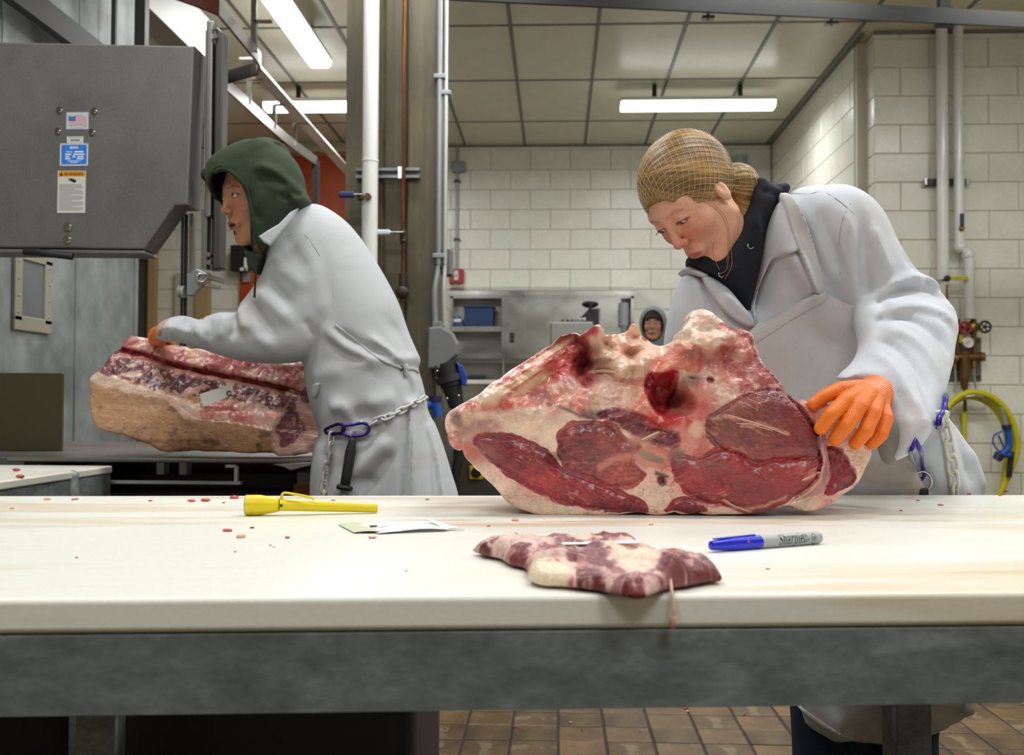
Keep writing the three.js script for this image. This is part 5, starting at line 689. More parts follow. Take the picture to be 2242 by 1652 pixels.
  strip([[1592, 908, 0.001], [1640, 922, 0.004], [1682, 936, 0.003], [1722, 951, 0.001]], 0.0009, sm); strip([[1610, 926], [1650, 928, 0.003], [1700, 938]], 0.0008, sm); strip([[1622, 918], [1660, 934, 0.003], [1690, 942]], 0.0008, sm); strip([[1584, 1092], [1606, 1106, 0.003], [1638, 1118]], 0.0013, sm); strip([[1752, 1050], [1792, 1034, 0.005], [1797, 1046, 0.005], [1772, 1076, 0.003], [1746, 1094]], 0.0014, sm); strip([[1308, 810, 0.002], [1340, 810, 0.005], [1372, 818, 0.004]], 0.0028, fm); strip([[1405, 962, 0.001], [1424, 952, 0.002], [1442, 944, 0.001]], 0.0012, fm);
}
// ---------------------------------------------------------------- the loin on the saw
const loinZ = 2.74;
{
  const Z = loinZ, q = (p) => p.map(([x, y]) => [180 + x * 0.2319, 720 + y * 0.2319]), S = (p, n = 4) => smooth(xy(q(p), Z), n), Lp = (p) => smooth(xy(q(p), Z), 4, false);
  const outline = q([[370, 50], [560, 95], [800, 145], [1100, 190], [1500, 270], [1900, 300], [2080, 285], [2120, 330], [2130, 420], [2170, 700], [2200, 920], [2150, 1030], [2060, 1150], [2030, 1195], [1850, 1200], [1790, 1170], [1600, 1170], [1300, 1160], [1000, 1152], [850, 1160], [720, 1145], [600, 1085], [400, 1010], [200, 962], [120, 910], [75, 780], [58, 650], [62, 540], [78, 440], [150, 385], [200, 250], [250, 195], [290, 150], [345, 65]]);
  const fatEdge = Lp([[60, 460], [170, 390], [320, 460], [600, 560], [860, 645], [930, 740], [1080, 840], [1300, 870], [1500, 890], [1800, 950]]), endEdge = Lp([[2040, 290], [1995, 420], [1930, 580], [1830, 800], [1785, 950], [1800, 1080], [1850, 1200]]);
  const canalLo = Lp([[290, 190], [560, 250], [820, 340], [1080, 400], [1400, 470], [1700, 530], [1940, 590]]), y0 = atZ(400, 985, Z).y, px2y = (py) => atZ(400, py, Z).y;
  const front = (x, y) => {
    let f = 0; const [fd, , fs] = lineDist(fatEdge, x, y); const above = fs > 0 ? fd : 0; f -= above * 0.62 + (fs > 0 ? 0.004 : 0.012 * Math.exp(-(fd * fd) / 4e-4) * 0);
    const [cd, , cs] = lineDist(canalLo, x, y); f -= 0.02 * Math.exp(-(cd * cd) / 6e-5); if (cs > 0) f += 0.008 * sstep(0, 0.01, cd);
    const [ed, , es] = lineDist(endEdge, x, y); if (es > 0) f -= ed * 1.35;
    f += fs < 0 && es < 0 ? 0.012 * Math.sin(clamp((y - y0) / 0.12) * 3.14) : 0;
    return f + 0.006 * fbm(x * 22, y * 22, 4, 4) + (fs > 0 ? 0.007 * fbm(x * 55, y * 55, 7, 3) : 0.002 * fbm(x * 90, y * 90, 8, 3));
  };
  const a0 = atZ(180, 1010, Z), a1 = atZ(705, 722, Z), B = [a0.x, a1.x, a0.y, a1.y], R = (p, c, o = {}) => ({ p, c: typeof c === 'function' ? c : () => c, soft: 0.003, ...o }), ln = (p, w, c, o = {}) => R(Lp(p), c, { line: w * 0.2319 / FPX * Z, soft: 0.002, ...o });
  const boneC = (x, y) => mixc([206, 156, 138], [176, 88, 86], clamp(0.32 + fbm(x * 26, y * 26, 3, 4) * 1.7));
  const regs = [
    R(S([[62, 460], [170, 390], [320, 455], [600, 555], [870, 640], [1080, 740], [1100, 860], [990, 850], [900, 760], [800, 680], [640, 640], [500, 620], [300, 560], [150, 540]]), (x, y) => fatty(x, y, -0.02, 0, 0.6), { soft: 0.005 }),
    R(S([[150, 390], [220, 210], [300, 150], [420, 240], [700, 330], [1000, 420], [1300, 480], [1600, 560], [1900, 620], [1840, 800], [1820, 850], [1700, 720], [1400, 670], [1100, 640], [860, 600], [600, 545], [320, 450]]), (x, y) => { const n = fbm(x * 30, y * 44, 8, 4), m = fbm(x * 70, y * 90, 18, 3); return mixc(mixc([124, 58, 62], [86, 40, 46], clamp(0.5 + n * 1.5)), [226, 180, 160], sstep(0.06, 0.26, m + n * 0.4) * 0.8); }, { soft: 0.004 }),
    R(S([[1090, 740], [1300, 680], [1600, 700], [1750, 760], [1830, 820], [1800, 950], [1500, 890], [1300, 860], [1110, 830]]), (x, y) => fatty(x, y, 0.55, 0, 0.7), { soft: 0.005 }),
    R(S([[300, 150], [370, 50], [700, 130], [1100, 190], [1500, 280], [2030, 310], [2000, 420], [1940, 560], [1840, 530], [1600, 480], [1320, 430], [1080, 390], [820, 330], [560, 250], [400, 200]]), boneC),
    ln([[285, 190], [420, 215], [560, 265], [820, 350], [1080, 405], [1400, 470], [1700, 525], [1940, 585]], 22, (x, y) => mixc([120, 18, 26], [176, 70, 70], clamp(0.3 + fbm(x * 50, y * 50, 5, 3) * 2)), { soft: 0.003 }), ln([[440, 270], [700, 350], [1000, 440], [1100, 460], [1400, 490], [1500, 520], [1800, 600]], 16, [202, 150, 134], { soft: 0.005, a: 0.7 }),
    ...[[[610, 160], [570, 250]], [[865, 200], [825, 330]], [[1115, 250], [1080, 390]], [[1350, 320], [1325, 440]], [[1610, 340], [1575, 470]], [[1890, 370], [1840, 520]]].map((p) => ln(p, 13, [168, 52, 58], { soft: 0.002 })), ...[[[630, 160], [590, 250]], [[1135, 250], [1100, 390]], [[1640, 340], [1600, 470]], [[1870, 370], [1815, 520]]].map((p) => ln(p, 4, [220, 176, 156], { soft: 0.001, a: 0.8 })),
    R(S([[1180, 260], [1500, 300], [1800, 360], [2020, 310], [2000, 400], [1900, 380], [1700, 400], [1500, 330], [1250, 300]]), (x, y) => mixc([150, 34, 44], [190, 110, 100], clamp(0.3 + fbm(x * 40, y * 40, 9, 3) * 2)), { soft: 0.006, a: 0.8 }), ln([[500, 85], [800, 150], [1150, 195]], 10, [226, 200, 180], { soft: 0.003, a: 0.7 }),
    ...[[425, 335, 40, 22], [440, 430, 90, 34], [1880, 600, 40, 26]].map(([x, y, a, b]) => R(S(Array.from({ length: 8 }, (_, k) => [x + a * Math.cos(k * 0.785), y + b * Math.sin(k * 0.785)])), [224, 190, 172])),
    R(S([[2040, 285], [2085, 280], [2135, 420], [2210, 920], [2050, 1200], [1850, 1205], [1785, 950], [1830, 800], [1940, 560]]), (x, y) => mixc([214, 174, 154], [190, 128, 118], clamp(0.3 + fbm(x * 24, y * 14, 9, 3) * 1.5)), { soft: 0.003 }),
    R(S([[2000, 560], [2060, 540], [2085, 640], [2040, 700], [1990, 690], [1975, 620]]), (x, y) => marble([116, 58, 66], x, y, 1.2, 0.6, 0.5)), R(S([[1890, 690], [1940, 640], [1945, 740], [1900, 790]]), [126, 66, 72]), R(S([[1840, 870], [1900, 780], [1960, 800], [1990, 900], [2005, 980], [1960, 1060], [1885, 1115], [1850, 1060], [1815, 960]]), (x, y) => marble([120, 60, 68], x, y, 1.3, 0.9, 0.36)),
  ];
  const T = fleshTex(1024, 562, B, (x, y) => { const n = fbm(x * 10, y * 18, 2, 4), m = fbm(x * 40, y * 50, 5, 4), d = sstep(-0.1, 0.35, fbm(x * 7 + 3, y * 9, 12, 3) + n * 0.4); let c = mixc([196, 148, 112], [140, 96, 68], clamp(d * 0.9 + m * 0.5)); c = mixc(c, [222, 178, 146], sstep(0.12, 0.34, m) * 0.4); return mixc(c, [84, 52, 40], sstep(0.24, 0.5, fbm(x * 34, y * 34, 14, 4)) * 0.45); }, regs, 0.004);
  const t = thing('beef_loin', 'long beef loin with sawn vertebrae and brown fat lying on the saw table', 'meat', [atZ(430, 900, Z).x, SAW_Y, -Z - 0.1]);
  part(t, 'flesh', cutBlock({ Z, outline, depth: 0.24, front, B, near: 0.05, shrink: 0.4, round: 0.012, h: 0.0036 }), flesh(T));
  { const g = prism(xy([[178, 834], [190, 792], [212, 774], [236, 764], [240, 790], [226, 812], [206, 832]], 2.9).reverse(), -2.902, -2.9); solo('plastic_film', 'clear plastic film sticking out behind the fat end of the beef loin', 'plastic film', g, mat(0xffffff, 0.08, 0, { transmission: 1, thickness: 0, ior: 1.4 })); }
  // paper tag with a string
  const tp = (a, b) => { const [X, Y] = q([[a, b]])[0]; const p = atZ(X, Y, Z); return V3(p.x, p.y, -Z + front(p.x, p.y) + 0.009); };
  const [A, Bc, C, D, E] = [[1095, 615], [1370, 525], [1435, 610], [1380, 640], [1130, 735]].map((p) => tp(...p)); const zt = Math.max(A.z, Bc.z, C.z, D.z, E.z) + 0.002;
  const tg = thing('paper_tag', 'white paper tag with a brown eyelet on the beef loin', 'tag', [A.x, E.y, zt]);
  part(tg, 'card', prism([[A.x, A.y], [Bc.x, Bc.y], [C.x, C.y], [E.x, E.y]].reverse(), zt - 0.001, zt), mat(0xe6e6e2, 0.7)); const h = tp(1375, 606); part(tg, 'eyelet', [ring([h.x, h.y, zt + 0.0005], 0.006, 0.0018, V3(0, 0, 1), 18, 6)], mat(0x5a3c36, 0.6)); part(tg, 'string', tube([[h.x, h.y, zt], tp(1430, 612).setZ(zt + 0.003), tp(1480, 630), tp(1490, 650)], 0.0012, 5, 20), mat(0xcfcabc, 0.8));
}
// ---------------------------------------------------------------- people: shared builders
const weave = tex(256, 256, (u, v) => 0.5 + 0.25 * Math.sin((u + v) * 256 * Math.PI * 0.25) + 0.3 * pn(u, v, 64, 2, 4), false); weave.repeat.set(18, 18);
const stains = (px, k) => tex(512, 512, (u, v) => { const n = pn(u, v, 6, 5, 3 + k), m = pn(u, v, 40, 2, 8); let c = [201 + 3 * m, 205 + 3 * m, 213 + 3 * m]; return mixc(c, [190, 180, 170], sstep(0.3, 0.5, n) * 0.2); });
const coatMat = mat(0xffffff, 0.85, 0, { map: stains(0, 0), bumpMap: weave, bumpScale: 0.00016, sheen: 0.3 }), apronMat = mat(0xffffff, 0.85, 0, { map: tex(512, 512, (u, v) => { const n = pn(u, v, 5, 5, 13), m = pn(u, v, 60, 2, 8), b = sstep(0.3, 0.48, pn(u, v, 4, 5, 29)); let c = [198 + 4 * m + 6 * n, 199 + 4 * m + 6 * n, 201 + 4 * m + 5 * n]; return mixc(c, [186, 150, 126], b * 0.35); }), bumpMap: weave, bumpScale: 0.0002 });
coatMat.map.repeat.set(1.6, 1.6); apronMat.map.repeat.set(1.8, 1.8);
const seamMat = mat(0xaeb1b8, 0.9), gloveTex = tex(256, 256, (u, v) => { const a = Math.sin((u + v) * Math.PI * 2 * 24), b = Math.sin((u - v) * Math.PI * 2 * 24); return 0.5 + 0.3 * Math.max(a, b) + 0.15 * pn(u, v, 32, 2, 2); }, false); gloveTex.repeat.set(12, 12);
const gloveMat = mat(0xee7408, 0.42, 0, { bumpMap: gloveTex, bumpScale: 0.0008, clearcoat: 0.15, clearcoatRoughness: 0.4 });
class Body {
  constructor(layers, k = 0.02, extra) { this.L = layers; this.k = k; this.extra = extra; }
  set(x, y) { for (const l of this.L) l.set(x, y); }
  f(x, y, z) { let d = 1e3; for (const l of this.L) { const q = l.f(z); d = d > 999 ? q : smin(d, q, l.k ?? this.k); } return this.extra ? this.extra(d, x, y, z) : d; }
  at(x, y, z) { this.set(x, y); return this.f(x, y, z); }
  hit(px, py, near = 1.2, far = 4, off = 0) { const d = ray(px, py); let t = near, p; for (let i = 0; i < 700; i++) { p = camera.position.clone().addScaledVector(d, t); if (this.at(p.x, p.y, p.z) < off) return p; t += 0.003; if (t > far) break; } return null; }
  mesh(h, zr, lo, hi, shade) { const a = lo || [Math.min(...this.L.map((l) => l.lo[0])) + 0.03, Math.min(...this.L.map((l) => l.lo[1])) + 0.03], b = hi || [Math.max(...this.L.map((l) => l.hi[0])) - 0.03, Math.max(...this.L.map((l) => l.hi[1])) - 0.03]; return nets([a[0], a[1], zr[0]], [b[0], b[1], zr[1]], h, (x, y) => this.set(x, y), (x, y, z) => this.f(x, y, z), shade, (x, y, z, nx) => [x + z * 0.8, y + z * 0.2]); }
  patch(px, Z, t, zr, h = 0.0035, soft = 0.004, n = 3) {       // a piece of cloth lying on the body inside an outline
    const pl = smooth(typeof Z === 'number' ? xy(px, Z) : Z.at(px), n), xs = pl.map((q) => q[0]), ys = pl.map((q) => q[1]), m = 0.012; let pd = 0;
    return largest(nets([Math.min(...xs) - m, Math.min(...ys) - m, zr[0]], [Math.max(...xs) + m, Math.max(...ys) + m, zr[1]], h, (x, y) => { this.set(x, y); pd = polyDist(pl, x, y); }, (x, y, z) => { const f = this.f(x, y, z); return smax(smax(f - t, -(f + 0.006), 0.002), pd, soft); }, null, (x, y, z) => [x + z * 0.8, y + z * 0.2]));
  }
  seam(px, r = 0.0012, off = 0.0004) { const p = smooth(px, 4, false).map(([a, b]) => this.hit(a, b)).filter(Boolean); return p.length > 2 ? tube(p.map((q) => q.add(V3(0, 0, off))), r, 5, p.length * 2) : null; }
}
function headField(x, y, z, o = {}) {
  const s = Math.abs(x), w = o.wide || 1;
  let f = ellipsoid(x, y, z, [0, 0.036, -0.012], [0.073, 0.086, 0.093]);
  f = smin(f, ellipsoid(x, y, z, [0, -0.028, 0.026], [0.056 * w, 0.08, 0.058]), 0.03);
  f = smin(f, capsule(s, y, z, [0.05 * w, -0.055, 0.0], [0.018, -0.098, 0.055], 0.019, 0.016), 0.022);
  f = smin(f, ellipsoid(x, y, z, [0, -0.1, 0.064], [0.021, 0.016, 0.016]), 0.016);
  f = smin(f, ellipsoid(s, y, z, [0.037, -0.018, 0.056], [0.025, 0.022, 0.022]), 0.025);
  f = smin(f, capsule(s, y, z, [0.045, 0.03, 0.062], [0.0, 0.028, 0.078], 0.011, 0.011), 0.022);
  f = smax(f, -(Math.hypot(s - 0.032, y - 0.012, z - 0.106) - 0.02), 0.016);
  f = smin(f, Math.hypot(s - 0.031, y - 0.01, z - 0.0715) - 0.0157, 0.006);
  f = smin(f, capsule(x, y, z, [0, 0.02, 0.081], [0, -0.02, 0.0995], 0.0068, 0.0084), 0.012);
  f = smin(f, Math.hypot(x, (y + 0.0248) * 1.05, z - 0.1018) - 0.0088, 0.006);
  f = smin(f, Math.hypot(s - 0.0108, y + 0.0285, z - 0.0932) - 0.0068, 0.006);
  f = smax(f, -ellipsoid(s, y, z, [0.006, -0.0348, 0.0985], [0.0035, 0.0035, 0.005]), 0.002);
  f = smin(f, ellipsoid(x, y, z, [0, -0.06, 0.0815], [0.025, 0.015, 0.01]), 0.014);
  f = smin(f, ellipsoid(x, y + s * 0.06, z, [0, -0.0585, 0.0872], [0.02, 0.0036, 0.0052]), 0.005);
  f = smin(f, ellipsoid(x, y, z, [0, -0.068, 0.0848], [0.017, 0.0044, 0.0058]), 0.005);
  f = smax(f, -capsule(x, y, z, [-0.021, -0.0635, 0.0885 + (o.open ? 0.001 : 0.003)], [0.021, -0.0635, 0.0885 + (o.open ? 0.001 : 0.003)], o.open ? 0.0035 : 0.0014, o.open ? 0.0035 : 0.0014), 0.002);
  const lid = o.lid || 0; f = smax(f, -ellipsoid(s, y, z, [0.0315, 0.0085 - lid, 0.0905], [0.0128, 0.0046 - (o.narrow || 0), 0.013]), 0.0015);
  f = smin(f, o.slim ? capsule(x, y, z, [0, -0.05, -0.01], [0, -0.13, -0.01], 0.042, 0.04) : capsule(x, y, z, [0, -0.06, -0.018], [0, -0.2, -0.045], 0.05, 0.054), 0.03);
  if (o.ears) { const e = smax(ellipsoid(s - z * 0.12, y - z * 0.15, z, [0.071, -0.006, -0.006], [0.0085, 0.026, 0.015]), -ellipsoid(s, y, z, [0.083, 0.001, -0.003], [0.007, 0.017, 0.009]), 0.004); f = smin(f, e, 0.004); }
  return f;
}
function faceColor(x, y, z, o) {
  const s = Math.abs(x); let c = o.skin; const g = (px, py, r) => Math.exp(-((s - px) ** 2 + (y - py) ** 2) / (r * r)), fr = z > 0.02 ? 1 : 0;
  c = mixc(c, o.blush, clamp(0.5 * g(0.038, -0.022, 0.026) + 0.6 * g(0, -0.03, 0.016) + 0.25 * g(0, -0.1, 0.02)) * fr * (o.blushAmt ?? 1)); c = mixc(c, o.blush, clamp(0.3 + fbm(x * 60, y * 60, z * 60, 3)) * 0.22);
  if (o.freckles) c = mixc(c, o.freckle, sstep(0.3, 0.62, noise(x * 640, y * 640, z * 640)) * clamp(g(0.034, -0.02, 0.034) + g(0, -0.02, 0.02) + 0.35) * 0.3 * fr);
  c = mixc(c, o.lip, fr * sstep(1.15, 0.85, Math.hypot(x / 0.0205, (y + 0.0632 + s * 0.03) / (o.open ? 0.0105 : 0.0066))) * sstep(0.074, 0.08, z));
  const br = lineDist([[0.013, 0.0285], [0.032, 0.0335], [0.047, 0.0275]], s, y)[0]; c = mixc(c, o.brow, sstep(0.005, 0.0015, br) * fr * o.browAmt * (0.75 + 0.5 * noise(x * 300, y * 700, 1)));
  const ed = Math.hypot((s - 0.0315) / 0.0142, (y - 0.0085 + (o.lid || 0)) / (0.0062 - (o.narrow || 0))); c = mixc(c, o.lash, sstep(1.35, 0.95, ed) * fr * (y > 0.0085 - (o.lid || 0) ? 0.95 : 0.45) * (z > 0.06 ? 1 : 0)); if (o.open) c = mixc(c, lin(40, 12, 12), fr * sstep(1.1, 0.8, Math.hypot(x / 0.018, (y + 0.0635) / 0.0035)) * (z > 0.07 ? 1 : 0));
  return c;
}
function headMatrix(yaw, pitch, roll, x, y, z, s) { return new THREE.Matrix4().compose(V3(x, y, z), new THREE.Quaternion().setFromEuler(new THREE.Euler(pitch, yaw, roll, 'YXZ')), V3(s, s, s)); }
function addHead(t, M4, o) {
  const g = nets([-0.11, -0.21, -0.12], [0.11, 0.135, 0.13], o.h || 0.0025, null, (x, y, z) => headField(x, y, z, o), (x, y, z) => faceColor(x, y, z, o)); g.applyMatrix4(M4);
  part(t, 'head', g, vmat(0.5, { sheen: 0.1 }), o.label);
  const gz = V3(...(o.gaze || [0, 0, 1])).normalize(), iris = o.iris || lin(70, 62, 50);
  for (const s of [-1, 1]) { const e = new THREE.SphereGeometry(0.0137, 40, 30), p = e.attributes.position, n = p.count, col = new Float32Array(n * 3); for (let i = 0; i < n; i++) { const d = V3().fromBufferAttribute(p, i).normalize().dot(gz), a = Math.acos(clamp(d, -1, 1)); const c = a < 0.19 ? [0.006, 0.006, 0.006] : a < 0.44 ? iris : lin(214, 204, 196); col.set(c, i * 3); } e.setAttribute('color', new THREE.BufferAttribute(col, 3)); e.translate(0.031 * s, 0.01, 0.0715); e.applyMatrix4(M4); part(t, 'eye', e, vmat(0.12)); }
}
function strandTex(a, b, k) { const t = tex(512, 64, (u, v) => { const n = 0.6 * pn(u, v * 0.25, 64, 3, k) + 0.5 * pn(u, v * 0.5, 12, 3, k + 5); return mixc(a, b, clamp(0.5 + n)); }); t.wrapS = t.wrapT = THREE.RepeatWrapping; return t; }
function chainLinks(t, pts, L, r, m, name = 'link') {     // oval links along a path, every other one turned
  const c = new THREE.CatmullRomCurve3(pts), n = Math.max(2, Math.round(c.getLength() / (L * 0.72))), W = L * 0.5, s = L / 2 - W / 2;
  const arc = []; for (let k = 0; k <= 20; k++) { const a = k / 20 * Math.PI * 2, y = Math.sin(a) * W / 2; arc.push(V3(Math.cos(a) * W / 2 * 0.8, y + Math.sign(y) * s, 0)); } arc.pop();
  const g = new THREE.TubeGeometry(new THREE.CatmullRomCurve3(arc, true), 28, r, 7, true);
  for (let k = 0; k < n; k++) { const p = c.getPointAt((k + 0.5) / n), d = c.getTangentAt((k + 0.5) / n); const o = new THREE.Mesh(g, m); o.name = name; o.position.copy(p).sub(t.position); o.quaternion.setFromUnitVectors(V3(0, 1, 0), d).multiply(new THREE.Quaternion().setFromAxisAngle(V3(0, 1, 0), k % 2 ? 1.15 : -0.35)); t.add(o); }
}
// ---------------------------------------------------------------- the worker bent over the beef
const girlCoat = { };
{
  const yW = (py, Z = 2.05) => atZ(1850, py, Z).y, y450 = yW(450), y700 = yW(700), y900 = yW(900), y1070 = yW(1070), y1500 = yW(1500);
  const torso = new Layer([[1497, 602], [1530, 606], [1568, 628], [1604, 658], [1630, 668], [1648, 600], [1662, 530], [1690, 462], [1735, 420], [1790, 412], [1840, 411], [1885, 432], [1925, 475], [1945, 530], [1960, 620], [1975, 740], [2010, 850], [2055, 900], [2092, 950], [2122, 1010], [2142, 1075], [2165, 1200], [2150, 1380], [2118, 1505], [2075, 1545], [2025, 1570], [1960, 1598], [1900, 1612], [1840, 1612], [1790, 1600], [1752, 1575], [1738, 1530], [1700, 1320], [1640, 1150], [1540, 980], [1470, 840], [1455, 770], [1462, 700], [1474, 655], [1484, 625]], 2.06, { R: 0.12, T: 0.14, h: 0.006, p: 2.3, cx: 1800, Zp: (py) => py < 450 ? 2.0 : py < 1070 ? mix(2.0, 2.14, (py - 450) / 620) : 2.14,
    bump: (x, y) => 0.003 * fbm(x * 6, y * 5, 3, 3), folds: [
      [[[1700, 480], [1735, 560], [1775, 640], [1800, 700]], 16, -0.0155], [[[1690, 560], [1720, 620], [1745, 680]], 12, 0.0155], [[[1800, 470], [1815, 560], [1825, 650], [1845, 720]], 16, 0.0155], [[[1760, 480], [1780, 560], [1800, 620]], 12, -0.0109], [[[1700, 700], [1760, 760], [1830, 780]], 26, -0.0093], [[[1560, 640], [1600, 690], [1640, 720]], 14, 0.0109], [[[1520, 620], [1540, 690], [1545, 750]], 12, -0.0124], [[[2050, 920], [2060, 980], [2075, 1060]], 12, -0.0124], [[[2090, 970], [2105, 1020], [2115, 1070]], 10, 0.0093], [[[1960, 1000], [1975, 1040], [1985, 1080]], 16, -0.0124], [[[1780, 1500], [1800, 1560], [1815, 1600]], 16, 0.0124], [[[1880, 1500], [1890, 1560]], 14, -0.0124], [[[1840, 1530], [1850, 1590]], 10, -0.0078], [[[2040, 1500], [2080, 1520]], 14, 0.0155]] });
  const sleeve = new Layer([[1840, 470], [1862, 440], [1895, 448], [1928, 482], [1962, 534], [2002, 592], [2042, 632], [2071, 664], [2087, 694], [2089, 724], [2081, 776], [2071, 826], [2059, 873], [2041, 930], [2006, 981], [1976, 1000], [1952, 1008], [1934, 1000], [1938, 960], [1928, 905], [1900, 856], [1868, 834], [1836, 832], [1844, 815], [1868, 792], [1882, 766], [1880, 738], [1868, 704], [1850, 650], [1838, 600], [1830, 540]], 1.9, { R: 0.07, T: 0.078, h: 0.004, p: 2.2, cx: 1960, Zp: (py) => py < 640 ? 1.95 : py < 920 ? mix(1.95, 1.68, (py - 640) / 280) : 1.68 - (py - 920) * 0.0002,
    bump: (x, y) => 0.002 * fbm(x * 14, y * 14, 7, 3), folds: [
      [[[1890, 655], [1940, 625], [2000, 615], [2055, 640]], 10, 0.013], [[[1895, 672], [1950, 648], [2010, 648], [2060, 668]], 8, -0.014], [[[1898, 690], [1955, 676], [2020, 690], [2072, 725]], 12, 0.015], [[[1900, 708], [1955, 706], [2010, 735], [2055, 785]], 8, -0.014], [[[1900, 725], [1950, 738], [2000, 782], [2030, 840]], 12, 0.013], [[[1896, 745], [1938, 772], [1978, 826], [2002, 890]], 8, -0.011], [[[1888, 768], [1925, 805], [1958, 862], [1975, 930]], 10, 0.009], [[[1904, 655], [1910, 700], [1898, 742]], 9, -0.012], [[[1985, 655], [2030, 665], [2075, 700]], 7, -0.009], [[[2000, 700], [2045, 740], [2065, 800]], 8, 0.008], [[[1880, 500], [1900, 560], [1920, 620]], 14, 0.0093], [[[1850, 520], [1870, 600], [1890, 660]], 10, -0.0093], [[[1955, 560], [1985, 600], [2020, 640]], 10, -0.0078], [[[1960, 860], [1985, 900], [1995, 950]], 12, 0.0093], [[[1930, 850], [1960, 890], [1980, 950]], 8, -0.0062]] });
  sleeve.k = 0.014;
  const coat = new Body([torso, sleeve], 0.016); girlCoat.body = coat;
  const t = thing('person', 'person in a white coat and hairnet leaning over the beef with orange gloves', 'person', [0.75, 0, -2.1]);
  part(t, 'coat', coat.mesh(0.0055, [-2.32, -1.58]), coatMat, 'white butcher\'s coat');
  // hollow of the cuff: a ball with the inner shade painted in as grey
  { const a = atZ(1950, 965, 1.63); part(t, 'shaded_cuff_lining', ball([a.x, a.y, -1.64], 0.03, [0.6, 1.25, 0.5]), mat(0x7f7d76, 0.9), 'lining of the cuff with its shade put into the grey colour'); }
  // hooded jumper showing at the neck
  const hood = new Layer([[1501, 574], [1512, 556], [1540, 540], [1580, 520], [1610, 480], [1628, 450], [1636, 415], [1650, 393], [1668, 392], [1684, 404], [1700, 405], [1716, 402], [1728, 412], [1724, 424], [1704, 455], [1680, 510], [1668, 560], [1656, 615], [1642, 668], [1628, 690], [1600, 660], [1570, 632], [1540, 610], [1512, 600]], 1.995, { R: 0.05, T: 0.07, h: 0.004, bump: (x, y) => 0.003 * fbm(x * 20, y * 20, 2, 3), folds: [[[[1655, 400], [1660, 430], [1690, 440]], 8, -0.006], [[[1690, 410], [1700, 425]], 6, -0.005], [[[1640, 480], [1650, 540], [1640, 620]], 10, 0.006], [[[1515, 585], [1560, 600], [1600, 600]], 8, 0.006]] });
  const hb = new Body([hood]); part(t, 'hooded_jumper', hb.mesh(0.0045, [-2.12, -1.87]), mat(0x141a26, 0.9, 0, { bumpMap: weave, bumpScale: 0.0006, sheen: 0.4 }), 'navy hooded jumper');
  for (const [px, py, a] of [[1579, 600, 0.3], [1643, 538, 1.2]]) { const p = hb.hit(px, py); if (p) part(t, 'drawstring_eyelet', ring(p.add(V3(0, 0, 0.001)), 0.0055, 0.0014, V3(0.3, 0.2, 1), 20, 6), M.chrome); }
  // coat front: lapels, collar, straps, apron
  const plain = new Body([torso]), P2 = (px, th, m = coatMat, name = 'lapel', n = 3) => part(t, name, plain.patch(px, torso, th, name === 'apron' || name === 'apron_hem' ? [-2.13, -1.86] : [-2.06, -1.84], name === 'apron' ? 0.006 : 0.0034, 0.004, n), m);
  P2([[1668, 500], [1690, 455], [1700, 470], [1712, 520], [1722, 560], [1700, 575], [1672, 580], [1660, 600], [1645, 640], [1632, 690], [1622, 720], [1630, 650], [1648, 580]], 0.012, coatMat, 'lapel'); P2([[1524, 612], [1560, 622], [1585, 650], [1625, 720], [1600, 720], [1560, 690], [1535, 650]], 0.012, coatMat, 'lapel'); P2([[1486, 594], [1505, 590], [1520, 600], [1540, 612], [1525, 618], [1500, 606]], 0.014, coatMat, 'collar');
  P2([[1690, 440], [1704, 440], [1722, 490], [1745, 560], [1764, 650], [1740, 660], [1716, 580], [1700, 510]], 0.018, apronMat, 'apron_strap', 2);
  P2([[1612, 735], [1650, 712], [1700, 682], [1745, 660], [1764, 650], [1790, 670], [1830, 690], [1870, 705], [1910, 770], [1925, 860], [1940, 1000], [1990, 1075], [2060, 1200], [2080, 1500], [2030, 1560], [1960, 1580], [1880, 1582], [1800, 1562], [1738, 1530], [1690, 1300], [1600, 1000], [1560, 850]], 0.016, apronMat, 'apron', 2);
  P2([[1612, 740], [1650, 716], [1700, 686], [1745, 664], [1764, 654], [1768, 672], [1740, 690], [1700, 712], [1640, 752], [1616, 764]], 0.0185, apronMat, 'apron_hem', 2); P2([[1802, 815], [1860, 790], [1885, 782], [1890, 800], [1850, 820], [1806, 838]], 0.019, apronMat, 'pocket', 2); P2([[1738, 1522], [1800, 1553], [1880, 1572], [1960, 1570], [2030, 1552], [2030, 1562], [1960, 1582], [1880, 1584], [1800, 1564], [1738, 1536]], 0.0185, apronMat, 'apron_hem', 2);
  for (const s of [[[1735, 423], [1770, 425], [1800, 420], [1838, 440], [1870, 470]], [[1862, 445], [1845, 480], [1836, 540], [1840, 600]]]) { const g = coat.seam(s, 0.0012); if (g) part(t, 'seam', g, seamMat); }
  for (const [a, b] of [[1556, 636], [1664, 586]]) { const p = coat.hit(a, b); if (p) part(t, 'snap_button', ball(p.add(V3(0, 0, 0.012)), 0.0045, [1, 1, 0.6]), M.chrome); }
  // legs and shoes
  const lg = (px, r) => { const a = atZ(px, 1500, 2.14), b = atZ(px, 1640, 2.14); return [[b.x, a.y, -2.14], [b.x, 0.1, -2.14], r]; }, legs = [lg(1822, 0.075), lg(1968, 0.07)];
  part(t, 'jeans', nets([0.45, 0.05, -2.3], [1.05, 0.75, -1.98], 0.008, null, (x, y, z) => Math.min(...legs.map(([a, b, r]) => capsule(x, y, z, a, b, r + 0.012, r * 0.85) + 0.003 * fbm(x * 18, y * 30, z * 18, 2)))), mat(0x1b2740, 0.9, 0, { bumpMap: weave, bumpScale: 0.0006 }), 'dark blue jeans');
